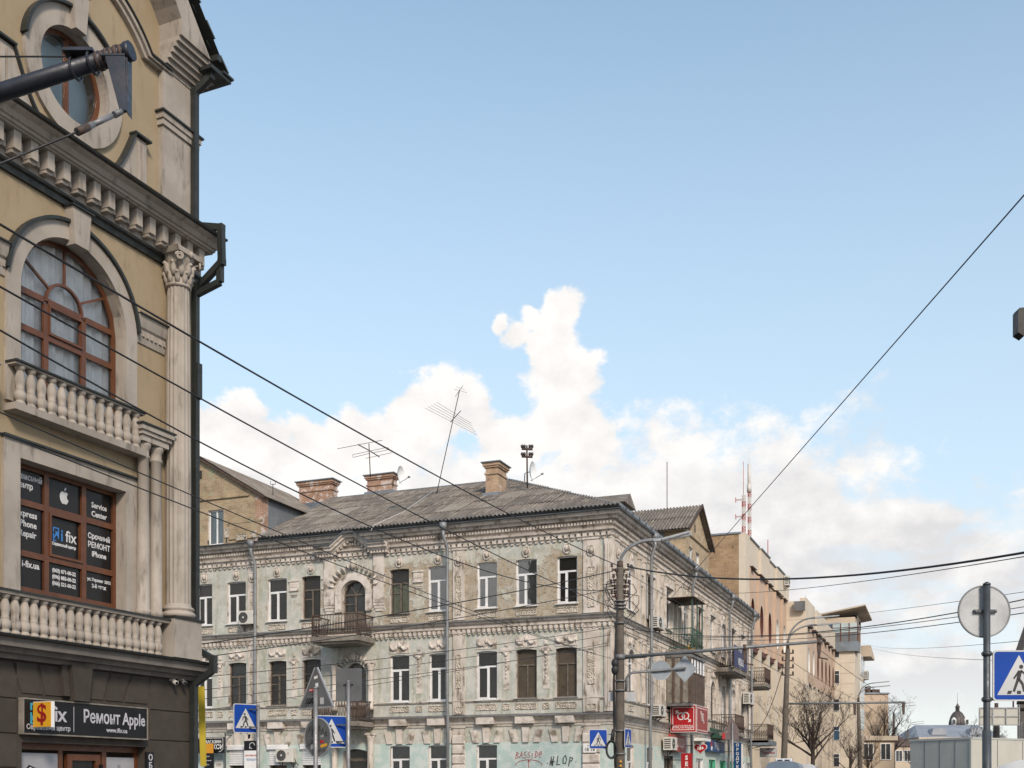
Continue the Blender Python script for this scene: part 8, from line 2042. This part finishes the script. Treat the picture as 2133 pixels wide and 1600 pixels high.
bare_tree('small bare tree in front of the far blue-roofed hall', 1905, 175, 1535, 2.6, 33, 6, .13, 0, 4)
bare_tree('bare tree behind the lorry at right', 2048, 95, 1512, 2.2, 41, 6, .12, 0, 4)

# ================================================================== vehicles
def wheel(par, x, y, r=.34, w=.22):
    m = MB(); m.tube([(x - w / 2, y, r), (x + w / 2, y, r)], r, 18); o = m.build('wheel', M['rubber'], par); m = MB(); m.tube([(x - w / 2 - .012, y, r), (x + w / 2 + .012, y, r)], r * .6, 14); m.build('rim', M['chrome'], o)
def van(label, pos, rot, w, L, h, mat, roof=None, name='minibus', cat='van'):
    t = thing(name, label, cat, pos, rot); hw = w / 2
    sec = [(-hw, .35), (hw, .35), (hw, h * .52), (hw * .97, h * .60), (hw * .90, h * .90), (hw * .80, h * .965), (hw * .55, h), (-hw * .55, h), (-hw * .80, h * .965), (-hw * .90, h * .90), (-hw * .97, h * .60), (-hw, h * .52)]
    n = len(sec); m = MB(); st = [(0, 1.0, 1.0), (.12, 1.0, 1.0), (L * .70, 1.0, 1.0), (L * .86, .95, .62), (L, .9, .52)]
    for y, kx, kz in st: m.v += [(x * kx, y, .35 + (z - .35) * kz) for x, z in sec]
    for k in range(len(st) - 1):
        for i in range(n): j = (i + 1) % n; m.f.append((k * n + i, k * n + j, (k + 1) * n + j, (k + 1) * n + i)); m.sm.append(i not in (0,))
    m.f.append(tuple(range(n - 1, -1, -1))); m.sm.append(False); m.f.append(tuple(range((len(st) - 1) * n, len(st) * n))); m.sm.append(False)
    m.build('body', M[mat], t)
    m = MB(); m.prism([(-hw * .78, h * .58), (hw * .78, h * .58), (hw * .72, h * .86), (-hw * .72, h * .86)], -.012, .004); m.build('rear_window', M['car_glass'], t)
    for s in (-1, 1):
        for y0, y1 in ((.35, L * .24), (L * .27, L * .46), (L * .49, L * .66)): m = MB(); m.quad(*[(s * (hw * k_ + .008), y, z) for k_, y, z in ((.972, y0, h * .61), (.972, y1, h * .61), (.905, y1, h * .86), (.905, y0, h * .86))]); m.build('side_window', M['car_glass'], t)
        m = MB(); m.box(s * hw * .97, s * hw * .80, -.02, .05, h * .36, h * .5); m.build('tail_light', M['sign_red'], t); wheel(t, s * hw * .86, L * .18); wheel(t, s * hw * .86, L * .80)
        m = MB(); m.box(s * hw * .9, s * (hw + .22), L * .72, L * .76, h * .5, h * .58); m.build('mirror', M['sign_black'], t)
    m = MB(); m.box(-hw, hw, -.08, .06, .38, .56); m.build('bumper', M['sign_black'], t)
    m = MB(); m.quad((-hw * .82, L * .715, h * .965), (hw * .82, L * .715, h * .965), (hw * .86, L * .85, h * .66), (-hw * .86, L * .85, h * .66)); m.build('windscreen', M['car_glass'], t)
    if roof: m = MB(); m.cbox(-.42, .42, .5, 1.4, h - .01, h + .17, .05); rb = m.build('roof_hatch', M['car_white'], t); m = MB(); m.box(-.3, -.05, .49, .5, h + .05, h + .11); m.build('vent_slot', M['sign_black'], rb); m = MB(); m.box(.05, .3, .49, .5, h + .05, h + .11); m.build('vent_slot', M['sign_black'], rb)
    return t
van('grey-blue minibus with a white roof hatch before the leaning pole', on_ground(1630, 58, .01), TH * .2, 1.85, 5.2, zpx(1587, 58), 'van_blue', True)
van('white minibus roof just right of the grey-blue minibus', on_ground(1672, 70, .01), TH * .2, 1.7, 4.8, zpx(1592, 70), 'car_white')
van('white car with rounded roof at the bottom right corner', on_ground(2214, 14, .01), 0, 1.75, 4.4, zpx(1584, 14), 'car_white', None, 'car', 'car')
D = 40.0; c = on_ground(2022, D, .01); t = thing('box_lorry', 'pale grey box lorry seen from its rear corner', 'lorry', c, TH - radians(60)); zt_ = zpx(1537, D)
W_, L_ = 2.65, 5.6
m = MB(); m.box(-W_, 0, 0, L_, 1.0, zt_); m.build('cargo_box', M['lorry_box'], t)
m = MB(); m.box(.002, .012, .03, L_ - .03, 1.03, zt_ - .03); m.build('side_panel', M['lorry_box_warm'], t)
for k in range(1, 4): m = MB(); m.box(-W_ + W_ * k / 4 - .01, -W_ + W_ * k / 4 + .01, -.014, 0, 1.0, zt_ - .02); m.build('rear_seam', M['sign_back'], t); m = MB(); m.box(.013, .022, L_ * k / 4 - .012, L_ * k / 4 + .012, 1.0, zt_ - .02); m.build('side_seam', M['sign_back'], t)
for b in ((-W_ - .015, .015, -.03, .0, zt_ - .06, zt_ + .015), (-.04, .025, -.03, .03, 1.0, zt_ - .06), (.0, .03, .03, L_, zt_ - .05, zt_ + .012)): m = MB(); m.box(*b); m.build('edge_rail', M['lorry_box'], t)
m = MB(); m.box(-W_ + .3, -.3, .1, L_ + 1.6, .7, .99); m.build('chassis', M['sign_black'], t)
for x in (-W_ + .25, -.25): wheel(t, x, 1.0, .45, .26); wheel(t, x, L_ + .9, .45, .26)
m = MB(); m.extr([(-L_ - .15, .6), (-L_ - .15, 2.5), (-L_ - .6, 2.55), (-L_ - 1.6, 2.3), (-L_ - 1.95, 1.5), (-L_ - 1.95, .6)], -W_ + .15, -.15); m.build('cab', M['car_white'], t); m = MB(); m.box(-W_ + .148, -.148, L_ + .5, L_ + 1.4, 1.55, 2.2); m.build('cab_window', M['car_glass'], t)
for s in (-W_ + .15, -.35): m = MB(); m.box(s, s + .2, -.04, 0, .75, .9); m.build('tail_light', M['sign_red'], t)
# billboard frame seen from behind
D = 61; a, b = at_depth(2033, 1511, D), at_depth(2115, 1476, D); t = thing('billboard', 'pale billboard frame seen from behind at the right pole', 'billboard', on_ground(2074, D, .12), TH); w = (at_depth(2115, 1511, D) - a).length; z0, z1 = a.z - .12, b.z - .12; x0 = (2033 - 2074) * D / FPX
m = MB(); m.box(x0, x0 + w, -.4, -.34, z0, z1); m.build('panel', M['lorry_box_warm'], t)
for k in range(4): m = MB(); m.box(x0 + w * k / 3 - .03, x0 + w * k / 3 + .03, -.46, -.4, z0, z1); m.build('stud', M['steel_post'], t)
for zz in (z0, (z0 + z1) / 2, z1): m = MB(); m.box(x0, x0 + w, -.44, -.402, zz - .03, zz + .03); m.build('rail', M['steel_post'], t)
m = MB(); m.tube([(-.5, -.3, 0), (-.5, -.3, z1)], .08, 8); m.build('leg', M['steel_post'], t)

# ================================================================== groups for things of a kind
GROUPS = {'air conditioner': 'air conditioners hung on the facades', 'sign post': 'sign posts round the junction', 'pole': 'poles along the street', 'tree': 'bare street trees', 'satellite dish': 'dishes on the old roof', 'van': 'minibuses on the street', 'awning': 'awnings over the shops', 'graffiti': 'graffiti on the turquoise wall', 'camera': 'cameras under the ledge', 'antenna': 'aerials on the roofs', 'mast': 'masts on the roofs', 'sign': 'shop signs', 'banner': 'banners on the old house'}
for o in list(COL.objects):
    if o.parent is None and 'category' in o and 'group' not in o and o['category'] in GROUPS: o['group'] = GROUPS[o['category']]
